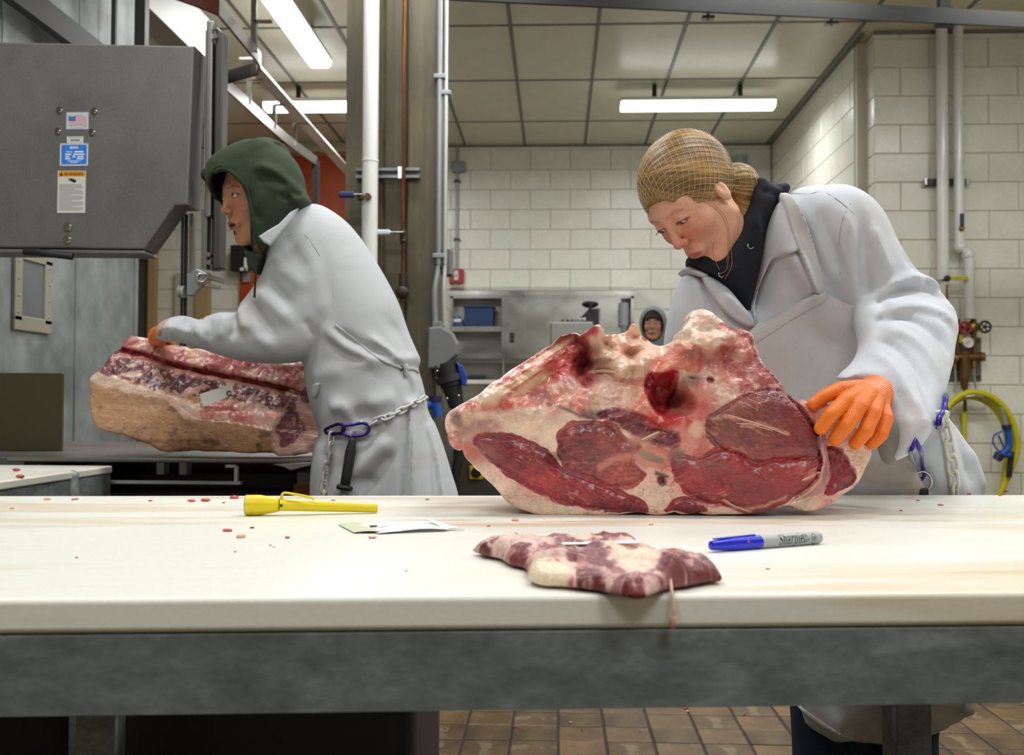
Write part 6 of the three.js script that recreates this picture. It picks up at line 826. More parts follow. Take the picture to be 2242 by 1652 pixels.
  for (const [a, b] of legs) part(t, 'shoe', ball([b[0], 0.045, -2.08], 0.06, [0.85, 0.75, 2]), M.rubber);
  // head, hair, hairnet
  const HM = headMatrix(-0.8765, 0.8518, 0.2013, 0.2586, 1.4606, -1.9437, 0.973), HI = HM.clone().invert();
  addHead(t, HM, { ears: true, slim: true, h: 0.0021, lid: 0.0012, narrow: 0.0009, skin: lin(224, 172, 146), blush: lin(206, 116, 94), freckle: lin(158, 92, 62), freckles: true, lip: lin(188, 110, 104), brow: lin(164, 112, 78), browAmt: 0.55, lash: lin(92, 56, 44), gaze: [-0.1, -0.45, 1], iris: lin(46, 42, 36), label: 'face with freckles' });
  const bun = atZ(1616, 405, 1.985).applyMatrix4(HI), tail = atZ(1628, 482, 1.975).applyMatrix4(HI);
  const hairF = (x, y, z, grow = 0) => { let f = ellipsoid(x, y, z, [0, 0.038, -0.018], [0.081 + grow, 0.094 + grow, 0.104 + grow]); f = smax(f, -(y * 0.8 - z * 0.6 - 0.003 + 0.034 * sstep(0.02, 0.07, Math.abs(x))), 0.006); f = smax(f, -(ellipsoid(x, y, z, [Math.sign(x) * 0.09, -0.022, 0.0], [0.026, 0.02, 0.017])), 0.006); const b = smin(ellipsoid(x, y, z, bun.toArray(), [0.041 + grow, 0.043 + grow, 0.041 + grow]), capsule(x, y, z, bun.toArray(), tail.toArray(), 0.032 + grow, 0.022 + grow), 0.01); return smin(f, b, 0.012); };
  const hc = V3(0, 0.03, -0.02), hB = bun.clone().sub(hc).normalize(), e1 = V3(1, 0, 0).addScaledVector(hB, -hB.x).normalize(), e2 = hB.clone().cross(e1), az = (x, y, z) => { const p = V3(x, y, z).sub(hc); return [Math.atan2(p.dot(e1), p.dot(e2)), p.dot(hB)]; };
  const sn = (x, y, z) => { const [a, l] = az(x, y, z); return fbm(a * 30, l * 12, 3, 3); }, hg = nets([-0.11, -0.16, -0.21], [0.13, 0.15, 0.11], 0.0024, null, (x, y, z) => { const f = hairF(x, y, z); return Math.abs(f) > 0.006 ? f : f - 0.0014 * sn(x, y, z); }, (x, y, z) => { const [a, l] = az(x, y, z), n = fbm(a * 42, l * 9, 5, 4), m = fbm(a * 6, l * 16, 9, 3); return mixc(lin(100, 72, 36), lin(186, 146, 78), clamp(0.42 + n * 1.0 + m * 0.7)); }); hg.applyMatrix4(HM);
  part(t, 'hair', hg, vmat(0.42, { sheen: 0.4, anisotropy: 0.3 }), 'golden brown hair pinned in a bun');
  const net = [], root = (d, c) => { let a = 0.02, b = 0.2; for (let i = 0; i < 22; i++) { const m = (a + b) / 2; hairF(c[0] + d.x * m, c[1] + d.y * m, c[2] + d.z * m, 0.0012) < 0 ? a = m : b = m; } return V3(c[0] + d.x * a, c[1] + d.y * a, c[2] + d.z * a); };
  const onFace = (p) => hairF(p.x, p.y, p.z, 0) > 0.004;
  for (const fam of [1, -1]) for (let k = 0; k < 34; k++) { let run = []; const flush = () => { if (run.length > 3) net.push(tube(run, 0.00036, 3, run.length)); run = []; }; for (let j = 0; j <= 70; j++) { const th = -0.2 + j / 70 * 3.0, ph = k * 2 * Math.PI / 34 + fam * th * 1.0; const d = V3(Math.sin(th) * Math.sin(ph), Math.sin(th) * Math.cos(ph), -Math.cos(th)); const v = V3(d.x, d.y * 0.6 - d.z * 0.8 * -1, 0); const p = root(V3(d.x, d.y, d.z), [0, 0.036, -0.02]); const q = p.y * 0.8 - p.z * 0.6 + 0.034 * sstep(0.02, 0.07, Math.abs(p.x)); if (q > -0.006 && Math.hypot(p.x, p.y - 0.036, p.z + 0.02) > 0.05) run.push(p); else flush(); } flush(); }
  const edge = []; for (let k = 0; k <= 48; k++) { const ph = -1.6 + k / 48 * 3.2, xx = Math.sin(ph) * 0.08, zz = 0.088 * Math.cos(ph), yy = (0.003 - 0.034 * sstep(0.02, 0.07, Math.abs(xx)) - 0.004 + zz * 0.6) / 0.8, d = V3(xx, yy - 0.03, zz).normalize(); edge.push(root(d, [0, 0.03, 0.0]).add(V3(0, -0.003, 0.002))); }
  const bc = bun.toArray(); for (const fam of [1, -1]) for (let k = 0; k < 16; k++) { const run = []; for (let j = 2; j <= 26; j++) { const th = j / 28 * 3.1, ph = k * 0.3927 + fam * th * 0.8, d = V3(Math.sin(th) * Math.cos(ph), Math.cos(th), Math.sin(th) * Math.sin(ph)); let a = 0.01, b = 0.1; for (let i = 0; i < 16; i++) { const m = (a + b) / 2; ellipsoid(bc[0] + d.x * m, bc[1] + d.y * m, bc[2] + d.z * m, bc, [0.0425, 0.0445, 0.0425]) < 0 ? a = m : b = m; } run.push(V3(bc[0] + d.x * a, bc[1] + d.y * a, bc[2] + d.z * a)); } net.push(tube(run, 0.0004, 3, 26)); }
  const ng = mergeGeometries(net.concat([tube(edge, 0.0007, 4, 96)])); ng.applyMatrix4(HM); const nm = part(t, 'hairnet', ng, mat(0xcdbfa8, 0.7), 'fine pale hairnet'); nm.userData.kind = 'stuff';
  const wisps = []; for (const [pts] of [[[[1530, 436], [1565, 450], [1590, 480], [1598, 530], [1590, 575]]], [[[1535, 438], [1572, 462], [1592, 500], [1594, 550]]], [[[1596, 560], [1590, 590], [1575, 600]]], [[[1600, 540], [1602, 580], [1588, 610]]], [[[1562, 530], [1562, 560], [1575, 590]]]]) wisps.push(tube(pts.map(([a, b], i) => atZ(a, b, 1.86 - 0.0 * i)), 0.0005, 4, 30)); const wm = part(t, 'loose_hair', wisps, mat(0x9a7038, 0.5), 'thin loose hairs'); wm.userData.kind = 'stuff';
  { const g = []; for (const e of [-1]) for (let k = -6; k <= 0; k++) { const x = e * 0.0315 + k * 0.0019, y0 = 0.0118 - k * k * 0.00009, z0 = 0.0866 - k * k * 0.00011 - 0.0; g.push(tube([[x, y0, z0], [x + k * 0.0002, y0 - 0.001, z0 + 0.004], [x + k * 0.0004, y0 + 0.0005, z0 + 0.007]].map((p) => V3(...p).applyMatrix4(HM)), 0.0003, 3, 5)); } const m = part(t, 'eyelashes', g, mat(0x3a2619, 0.6)); m.userData.kind = 'stuff'; }
  // gloved hand on the beef
  const Hd = (a, b, Z) => atZ(a, b, Z).toArray(), R = (px, Z = 1.58) => px / FPX * Z;
  const fingers = [
    [[1878, 850, 1.61], [1838, 852, 1.585], [1803, 868, 1.572], [1780, 884, 1.57], [20, 17, 15.5, 13.5]],
    [[1884, 862, 1.60], [1852, 876, 1.565], [1820, 908, 1.545], [1797, 937, 1.55], [21, 17.5, 16.5, 14.5]],
    [[1900, 866, 1.60], [1880, 890, 1.562], [1852, 932, 1.545], [1829, 962, 1.555], [21, 18, 17, 15]],
    [[1916, 872, 1.61], [1912, 904, 1.572], [1895, 944, 1.558], [1873, 970, 1.565], [20, 17, 16.5, 14.5]],
    [[1930, 884, 1.63], [1940, 915, 1.595], [1930, 950, 1.582], [1910, 970, 1.585], [18, 15.5, 15, 13.5]]];
  const segs = []; for (const f of fingers) for (let k = 0; k < 3; k++) segs.push([Hd(...f[k]), Hd(...f[k + 1]), R(f[4][k]), R(f[4][k + 1])]);
  const palm = [[Hd(1912, 860, 1.66), Hd(1890, 856, 1.61), R(34), R(22)], [Hd(1925, 870, 1.67), Hd(1915, 872, 1.615), R(34), R(22)], [Hd(1915, 862, 1.67), Hd(1945, 890, 1.76), R(34), R(36)]];
  const hl = atZ(1745, 1010, 1.58), hh = atZ(1985, 810, 1.58);
  const hand = nets([hl.x, hl.y, -1.80], [hh.x, hh.y, -1.5], 0.0022, null, (x, y, z) => { let p = 1e3; for (const [a, b, ra, rb] of palm) p = smin(p, capsule(x, y, z, a, b, ra, rb), 0.02); let d = 1e3; for (let i = 0; i < 5; i++) { let q = 1e3; for (let k = 0; k < 3; k++) { const [a, b, ra, rb] = segs[i * 3 + k]; q = Math.min(q, capsule(x, y, z, a, b, ra, rb)); } d = Math.min(d, q); } return smin(p, d, 0.007) + 0.0006 * noise(x * 90, y * 90, z * 90); });
  part(t, 'glove', hand, gloveMat, 'orange rubber glove with spread fingers');
}
// ---------------------------------------------------------------- the worker at the saw
{
  const t = thing('person', 'person in a white coat and green hood resting an arm on the beef loin', 'person', [-0.45, 0, -2.7]);
  const torso = new Layer([[582, 540], [606, 500], [636, 463], [668, 453], [692, 450], [716, 456], [752, 480], [782, 512], [815, 560], [846, 612], [872, 664], [892, 722], [911, 766], [919, 788], [914, 806], [922, 835], [930, 868], [938, 896], [960, 950], [985, 1030], [1003, 1090], [1015, 1180], [1010, 1300], [900, 1330], [780, 1330], [690, 1300], [680, 1180], [683, 1090], [686, 1020], [692, 972], [702, 948], [696, 925], [682, 880], [673, 830], [668, 786], [660, 740], [640, 690], [610, 640], [590, 590]], 2.72, { R: 0.13, T: 0.16, h: 0.006, p: 2.2, bump: (x, y) => 0.003 * fbm(x * 6, y * 6, 8, 3), folds: [
    [[[735, 720], [770, 760], [820, 790], [870, 800]], 14, 0.012], [[[740, 745], [780, 778], [840, 800]], 9, -0.012], [[[760, 730], [820, 765], [890, 790]], 10, -0.010], [[[830, 740], [870, 775], [905, 800]], 8, 0.010], [[[860, 700], [890, 750], [908, 785]], 9, -0.008], [[[700, 510], [730, 600], [745, 680]], 16, -0.006], [[[780, 930], [800, 910], [850, 900]], 16, -0.012], [[[750, 900], [775, 890], [800, 930]], 16, 0.014], [[[820, 890], [860, 880], [890, 870]], 20, 0.010], [[[700, 830], [735, 820], [790, 815]], 20, 0.006], [[[765, 1080], [800, 1030], [850, 980], [880, 950]], 20, 0.012], [[[800, 1085], [850, 1020], [885, 980]], 12, -0.010], [[[780, 1050], [820, 1040], [850, 1045]], 12, -0.008], [[[903, 900], [903, 980], [900, 1090]], 7, -0.012, 0], [[[930, 900], [950, 980], [965, 1090]], 12, -0.012, 0], [[[915, 880], [922, 980], [928, 1090]], 10, 0.009, 0], [[[945, 930], [970, 1010], [985, 1090]], 8, 0.008, 0], [[[890, 815], [905, 840], [912, 880]], 6, -0.008], [[[910, 815], [920, 850], [925, 880]], 5, 0.006], [[[735, 970], [740, 1020], [735, 1090]], 12, -0.008]] });
  const arm = new Layer([[640, 500], [672, 480], [705, 505], [728, 560], [742, 620], [745, 680], [732, 720], [705, 760], [680, 783], [650, 793], [600, 796], [550, 793], [505, 785], [465, 772], [430, 760], [395, 750], [362, 747], [348, 744], [346, 728], [350, 712], [366, 699], [395, 691], [415, 693], [440, 700], [462, 690], [485, 684], [508, 684], [526, 681], [530, 665], [545, 645], [560, 625], [575, 600], [590, 560], [612, 525]], 2.62, { R: 0.062, T: 0.068, h: 0.004, p: 2.1, bump: (x, y) => 0.002 * fbm(x * 14, y * 14, 5, 3), folds: [
    [[[533, 672], [545, 700], [552, 730]], 9, 0.014], [[[520, 690], [530, 720], [525, 745]], 8, -0.013], [[[500, 690], [505, 720], [500, 750]], 9, 0.010], [[[470, 700], [478, 725], [470, 750]], 8, -0.008], [[[445, 705], [455, 735], [470, 755]], 9, 0.010], [[[420, 700], [425, 725]], 8, -0.007], [[[600, 560], [640, 600], [690, 640]], 16, 0.007], [[[585, 600], [620, 640], [660, 680]], 12, -0.008], [[[565, 635], [610, 670], [660, 720]], 14, 0.009], [[[555, 660], [590, 700], [620, 740]], 11, -0.009], [[[560, 700], [580, 740], [620, 770]], 12, 0.007], [[[700, 560], [715, 640], [720, 700]], 14, 0.005], [[[640, 520], [660, 560], [690, 600]], 12, -0.006], [[[380, 705], [390, 725], [385, 745]], 8, 0.006], [[[680, 700], [700, 740]], 10, -0.006]] });
  arm.k = 0.013;
  const coat = new Body([torso, arm], 0.016);
  part(t, 'coat', coat.mesh(0.006, [-2.95, -2.45]), mat(0xffffff, 0.85, 0, { map: tex(512, 512, (u, v) => { const n = pn(u, v, 6, 5, 53), m = pn(u, v, 60, 2, 8); return mixc([192 + 4 * m, 195 + 4 * m, 200 + 4 * m], [168, 158, 148], sstep(0.22, 0.5, n) * 0.35); }), bumpMap: weave, bumpScale: 0.00016 }), 'white coat with grey wear');
  for (const s of [[[612, 530], [640, 512], [668, 515], [700, 560], [722, 620], [745, 690]], [[903, 900], [902, 990], [900, 1088]], [[926, 905], [945, 985], [960, 1060]]]) { const g = coat.seam(s, 0.0014); if (g) part(t, 'seam', g, seamMat); }
  part(t, 'collar', coat.patch([[566, 517], [585, 500], [612, 490], [640, 462], [650, 468], [628, 496], [600, 520], [586, 536]], 2.68, 0.012, [-2.75, -2.5], 0.0035, 0.004, 2), coatMat);
  part(t, 'collar_point', prism(xy([[565, 517], [586, 503], [610, 489], [634, 464], [652, 455], [640, 480], [612, 512], [590, 537], [577, 530]], 2.472).reverse(), -2.484, -2.472, 0.004), coatMat);
  // dried blood on the cuff
  for (const [poly, c] of [[[[352, 716], [372, 700], [384, 698], [376, 716], [366, 738], [354, 734]], 0xc09a8c], [[[452, 694], [462, 690], [458, 702], [450, 704]], 0xb48a80]]) part(t, 'stain', coat.patch(poly, 2.62, 0.0012, [-2.62, -2.5], 0.003, 0.003, 2), mat(c, 0.9), 'brownish smear on the sleeve');
  // apron strings, pocket
  { const kn = coat.hit(886, 806); const str = (pts, r = 0.004) => { const q = smooth(pts, 4, false).map(([a, b]) => coat.hit(a, b)).filter(Boolean); return tube(q.map((p) => p.add(V3(0, 0, 0.002))), r, 6, q.length * 2); };
    part(t, 'apron_string', str([[735, 712], [780, 745], [830, 785], [872, 803], [884, 807]]), apronMat); part(t, 'apron_string', str([[890, 806], [905, 808], [915, 815]], 0.005), apronMat); if (kn) part(t, 'apron_knot', [ball(kn, 0.011, [1, 1.3, 0.7]), ball(kn.clone().add(V3(0.004, -0.012, 0)), 0.009, [0.7, 1.5, 0.6])], apronMat); const ey = coat.hit(878, 806); if (ey) part(t, 'eyelet', ring(ey.add(V3(0, 0, 0.003)), 0.006, 0.002, V3(0, 0, 1)), mat(0x5b4a30, 0.5, 0.6)); }
  part(t, 'pocket', coat.patch([[700, 845], [722, 840], [708, 872], [694, 862]], 2.68, 0.006, [-2.75, -2.5], 0.0034, 0.003, 2), apronMat);
  // hood
  const q = (p) => p.map(([x, y]) => [430 + x * 0.1877, 290 + y * 0.1877]), Z = 2.625;
  const hood = new Layer(q([[850, 82], [700, 120], [560, 160], [470, 205], [400, 238], [270, 340], [205, 440], [182, 560], [192, 660], [240, 790], [300, 900], [380, 1050], [440, 1250], [530, 1350], [640, 1480], [660, 1600], [740, 1660], [800, 1500], [900, 1340], [1040, 1140], [1180, 950], [1280, 880], [1318, 790], [1240, 650], [1222, 500], [1155, 335], [1070, 225], [1040, 155], [930, 105]]), Z, { R: 0.07, T: 0.138, h: 0.003, p: 2.3, bump: (x, y) => 0.002 * fbm(x * 20, y * 20, 6, 3), folds: [[q([[720, 130], [780, 160], [850, 130], [900, 90]]), 7, -0.008], [q([[930, 140], [1000, 210], [1050, 190]]), 5, -0.006], [q([[850, 540], [1000, 560], [1150, 640], [1280, 720]]), 12, 0.008], [q([[900, 640], [1050, 660], [1200, 720]]), 10, -0.007], [q([[1100, 880], [1200, 800], [1300, 780]]), 8, -0.012], [q([[640, 700], [700, 900], [720, 1200]]), 12, 0.006], [q([[760, 760], [840, 1000], [860, 1150]]), 12, -0.005]] });
  const open = smooth(xy(q([[196, 470], [260, 432], [360, 438], [450, 500], [530, 590], [592, 720], [624, 870], [640, 1000], [644, 1180], [645, 1345], [560, 1360], [440, 1330], [300, 1380], [60, 1200], [40, 800], [120, 560]]), Z - 0.125), 3);
  let od = 0; const hm = mat(0x35442f, 0.95, 0, { bumpMap: weave, bumpScale: 0.0008, sheen: 0.4 });
  const lo = [hood.lo[0] + 0.03, hood.lo[1] + 0.03, -Z - 0.165], hi = [hood.hi[0] - 0.03, hood.hi[1] - 0.03, -Z + 0.165];
  part(t, 'hood', largest(nets(lo, hi, 0.0034, (x, y) => { hood.set(x, y); od = polyDist(open, x, y); }, (x, y, z) => { const f = hood.f(z), shell = smax(f, -(f + 0.009), 0.003); return smax(shell, -Math.max(od, -(z + Z + 0.012)), 0.004); })), hm, 'dark green fleece hood');
  const rim = smooth(q([[196, 470], [260, 432], [360, 438], [450, 500], [530, 590], [592, 720], [624, 870], [640, 1000], [644, 1180], [645, 1320]]), 4, false).map(([a, b]) => { const d = ray(a + 2, b); let s = 2.4; for (let i = 0; i < 160; i++) { const p = camera.position.clone().addScaledVector(d, s); hood.set(p.x, p.y); if (hood.f(p.z) < 0.002) return p; s += 0.002; } return null; }).filter(Boolean);
  part(t, 'hood_rim', tube(rim, 0.0055, 8, rim.length * 2), hm, 'rolled rim of the hood');
  { const p = rim[rim.length - 1]; part(t, 'drawstring', tube([p.clone().add(V3(0.004, -0.005, 0.006)), p.clone().add(V3(0.01, -0.06, 0.006)), p.clone().add(V3(0.006, -0.13, 0.0))], 0.0028, 6, 20), mat(0x16241a, 0.9)); }
  const HM = headMatrix(-0.8183, 0.2055, -0.033, -0.7713, 1.6053, -2.6191, 1.0);
  addHead(t, HM, { wide: 1.02, open: true, slim: true, skin: lin(196, 140, 112), blush: lin(176, 92, 74), blushAmt: 0.7, lip: lin(150, 76, 70), brow: lin(92, 62, 44), browAmt: 0.7, lash: lin(72, 46, 38), gaze: [-0.2, 0.28, 1], iris: lin(44, 40, 40), h: 0.0028, label: 'face looking towards the saw' });
  // gloved hand behind the loin and a leg each to the floor
  const A = atZ(362, 724, 2.66).toArray(), B = atZ(347, 735, 2.72).toArray(), C = atZ(340, 738, 2.82).toArray();
  part(t, 'glove', nets([B[0] - 0.09, B[1] - 0.09, -2.95], [A[0] + 0.03, A[1] + 0.05, -2.6], 0.0035, null, (x, y, z) => { let d = smin(capsule(x, y, z, A, B, 0.024, 0.024), capsule(x, y, z, B, C, 0.024, 0.02), 0.01); for (let k = 0; k < 4; k++) d = smin(d, capsule(x, y, z, [C[0] + 0.012 * k, C[1] - 0.002, C[2]], [C[0] + 0.012 * k - 0.01, C[1] - 0.012, C[2] - 0.06], 0.0105, 0.0095), 0.005); return smin(d, capsule(x, y, z, B, [C[0] + 0.03, C[1] - 0.016, C[2] + 0.03], 0.014, 0.011), 0.006); }), gloveMat, 'orange rubber glove');
  for (const x of [-0.64, -0.46]) { part(t, 'trouser_leg', nets([x - 0.11, 0.05, -2.85], [x + 0.11, 0.72, -2.55], 0.01, null, (a, b, c) => capsule(a, b, c, [x, 0.66, -2.7], [x, 0.12, -2.7], 0.085, 0.06)), mat(0x222a3c, 0.9)); part(t, 'shoe', ball([x, 0.045, -2.64], 0.06, [0.85, 0.75, 2]), M.rubber); }
  // knife chain, carabiner and steel
  const chainMat = mat(0xc9cac6, 0.4, 0.2), purple = mat(0x3d2c86, 0.28, 0.6), hp = (a, b, o = 0.01) => { const p = coat.hit(a, b); return p ? p.add(V3(0, 0, o)) : atZ(a, b, 2.55); };
  const pts = [[932, 868], [910, 882], [880, 898], [850, 912], [822, 922], [806, 930]].map(([a, b]) => hp(a, b)); const ch = thing('chain_belt', 'plastic chain belt around the waist of the worker at the saw', 'chain', pts[5]); chainLinks(ch, pts, 0.032, 0.0035, chainMat);
  const pts2 = [[729, 948], [724, 985], [716, 1030], [710, 1085], [706, 1120]].map(([a, b]) => hp(a, b, 0.012)); const ch2 = thing('knife_chain', 'chain hanging from the purple clip beside the black sharpening steel', 'chain', pts2[4]); chainLinks(ch2, pts2, 0.034, 0.0035, chainMat);
  const K = (a, b) => hp(a, b, 0.014), oval = (p) => new THREE.TubeGeometry(new THREE.CatmullRomCurve3(p, true), 60, 0.0042, 8, true).toNonIndexed();
  const c1 = thing('carabiner', 'purple carabiner on the belt of the worker at the saw', 'carabiner', K(780, 945)); part(c1, 'frame', oval([K(755, 934), K(780, 928), K(800, 926), K(811, 934), K(805, 948), K(790, 953), K(765, 953), K(752, 945)]), purple); part(c1, 'gate', tube([K(762, 931), K(785, 925), K(798, 921)], 0.002, 6, 12), M.chrome);
  const c2 = thing('carabiner', 'dark purple carabiner partly hidden below the pocket of the worker at the saw', 'carabiner', K(735, 935)); part(c2, 'frame', oval([K(714, 942), K(730, 932), K(748, 928), K(756, 934), K(752, 946), K(736, 948), K(720, 948)]), mat(0x241a4c, 0.35, 0.5)); part(c2, 'gate', tube([K(722, 950), K(740, 954), K(754, 952)], 0.002, 6, 10), M.chrome);
  const st = thing('sharpening_steel', 'black handled sharpening steel hanging from the purple carabiner', 'sharpening steel', K(752, 1090)); const s0 = K(775, 957), s1 = K(757, 1066); const ax = s0.clone().sub(s1).normalize(), L = s0.distanceTo(s1);
  part(st, 'handle', lathe([[0, 0], [0.0125, 0], [0.0128, L * 0.35], [0.0135, L * 0.7], [0.009, L * 0.93], [0.007, L], [0, L]], s1, ax, 20), M.rubber); part(st, 'guard', lathe([[0, -0.006], [0.019, -0.006], [0.021, 0], [0.019, 0.006], [0, 0.006]], s1, ax, 24), M.rubber); part(st, 'rod', rod(s1, s1.clone().addScaledVector(ax, -0.26), 0.0065), M.galv); part(st, 'ring', ring(s0.clone().addScaledVector(ax, 0.006), 0.009, 0.0013, V3(0.8, 0, 0.6)), M.chrome);
}
// ---------------------------------------------------------------- belt things of the worker at the beef
{
  const b = girlCoat.body, hp = (a, c, o = 0.012) => { const p = b.hit(a, c); return p ? p.add(V3(0, 0, o)) : atZ(a, c, 1.98); }, purple = mat(0x3f2f9a, 0.28, 0.6), oval = (p, r = 0.0042) => new THREE.TubeGeometry(new THREE.CatmullRomCurve3(p, true), 60, r, 8, true).toNonIndexed();
  const pts = [[2056, 902], [2062, 930], [2070, 960], [2078, 1000], [2083, 1040], [2086, 1085], [2087, 1130]].map(([a, c]) => hp(a, c)); const ch = thing('knife_chain', 'white plastic chain hanging at the hip of the worker over the beef', 'chain', pts[6]); chainLinks(ch, pts, 0.04, 0.0036, mat(0xd6d6ca, 0.45));
  const c1 = thing('carabiner', 'bright purple carabiner at the top of the white hip chain', 'carabiner', hp(2058, 925)); part(c1, 'frame', oval([[2062, 874], [2069, 885], [2066, 905], [2056, 922], [2046, 924], [2048, 912], [2057, 900], [2060, 886]].map(([a, c]) => hp(a, c, 0.016)), 0.0045), purple);
  const c2 = thing('carabiner', 'slim purple carabiner with a silver gate holding the bottle opener', 'carabiner', hp(2005, 1035)); part(c2, 'frame', oval([[1998, 962], [2006, 980], [2014, 1020], [2018, 1044], [2008, 1048], [1998, 1040], [1994, 1010], [1990, 980]].map(([a, c]) => hp(a, c, 0.014)), 0.0038), purple); part(c2, 'gate', rod(hp(1985, 990, 0.018), hp(1998, 1030, 0.018), 0.0028), M.chrome);
  const o = thing('bottle_opener', 'round steel bottle opener ring with a black grip', 'bottle opener', hp(2012, 1072)); part(o, 'ring', ring(hp(2012, 1052, 0.016), 0.019, 0.0028, V3(0.1, 0, 1), 28, 8), M.chrome); part(o, 'grip', box(hp(2004, 1072, 0.016).x, hp(2022, 1072, 0.016).x, hp(2012, 1090, 0.016).y, hp(2012, 1066, 0.016).y, hp(2012, 1070, 0.012).z, hp(2012, 1070, 0.022).z, 0.004), M.black);
}
// ---------------------------------------------------------------- onlooker by the far counter
{
  const Z = 7.6, s = 0.98, c = atZ(1431, 712, Z), t = thing('person', 'person in a grey hood standing far behind the beef', 'person', [c.x, 0, -Z]);
  const HM = headMatrix(-0.15, 0.0, 0.0, c.x - 0.004, c.y, -Z, 0.95); addHead(t, HM, { skin: lin(190, 138, 110), blush: lin(160, 96, 76), blushAmt: 0.5, lip: lin(150, 86, 76), brow: lin(40, 28, 22), browAmt: 1, lash: lin(40, 26, 22), h: 0.005 });
  part(t, 'hair', (() => { const g = nets([-0.1, -0.02, -0.1], [0.1, 0.16, 0.13], 0.006, null, (x, y, z) => smax(ellipsoid(x, y, z, [0, 0.04, 0.0], [0.078, 0.09, 0.102]), -(y - 0.045 - (Math.abs(x) > 0.03 ? -0.02 : 0)), 0.01)); g.applyMatrix4(HM); return g; })(), mat(0x241a14, 0.7));
  part(t, 'hood', (() => { const g = nets([-0.14, -0.24, -0.16], [0.14, 0.17, 0.14], 0.006, null, (x, y, z) => { const e = smin(ellipsoid(x, y, z, [0, 0.02, -0.02], [0.108, 0.135, 0.13]), capsule(x, y, z, [0, -0.1, -0.03], [0, -0.22, -0.04], 0.09, 0.11), 0.04); return smax(smax(e, -(e + 0.012), 0.004), -Math.max(ellipsoid(x, y, z, [0, -0.01, 0.08], [0.082, 0.12, 0.2]), -z), 0.01); }); g.applyMatrix4(HM); return g; })(), mat(0x85898c, 0.95), 'grey fleece hood');
  const y0 = c.y - 0.2, F = (x, y, z) => { let d = ellipsoid(x, y, z, [0, y0 - 0.28, 0], [0.21, 0.36, 0.13]); for (const q of [-1, 1]) { d = smin(d, capsule(x, y, z, [q * 0.17, y0 - 0.06, 0], [q * 0.24, y0 - 0.62, 0.02], 0.065, 0.05), 0.04); d = smin(d, capsule(x, y, z, [q * 0.09, y0 - 0.5, 0], [q * 0.1, 0.08, 0], 0.1, 0.065), 0.05); } return d; };
  const g = nets([-0.36, 0, -0.2], [0.36, y0 + 0.14, 0.2], 0.014, null, F); g.translate(c.x, 0, -Z); part(t, 'coat', g, mat(0xc8ccd2, 0.85), 'pale coat'); for (const q of [-1, 1]) part(t, 'shoe', ball([c.x + q * 0.1, 0.045, -Z + 0.05], 0.06, [0.85, 0.75, 2]), M.rubber);
}
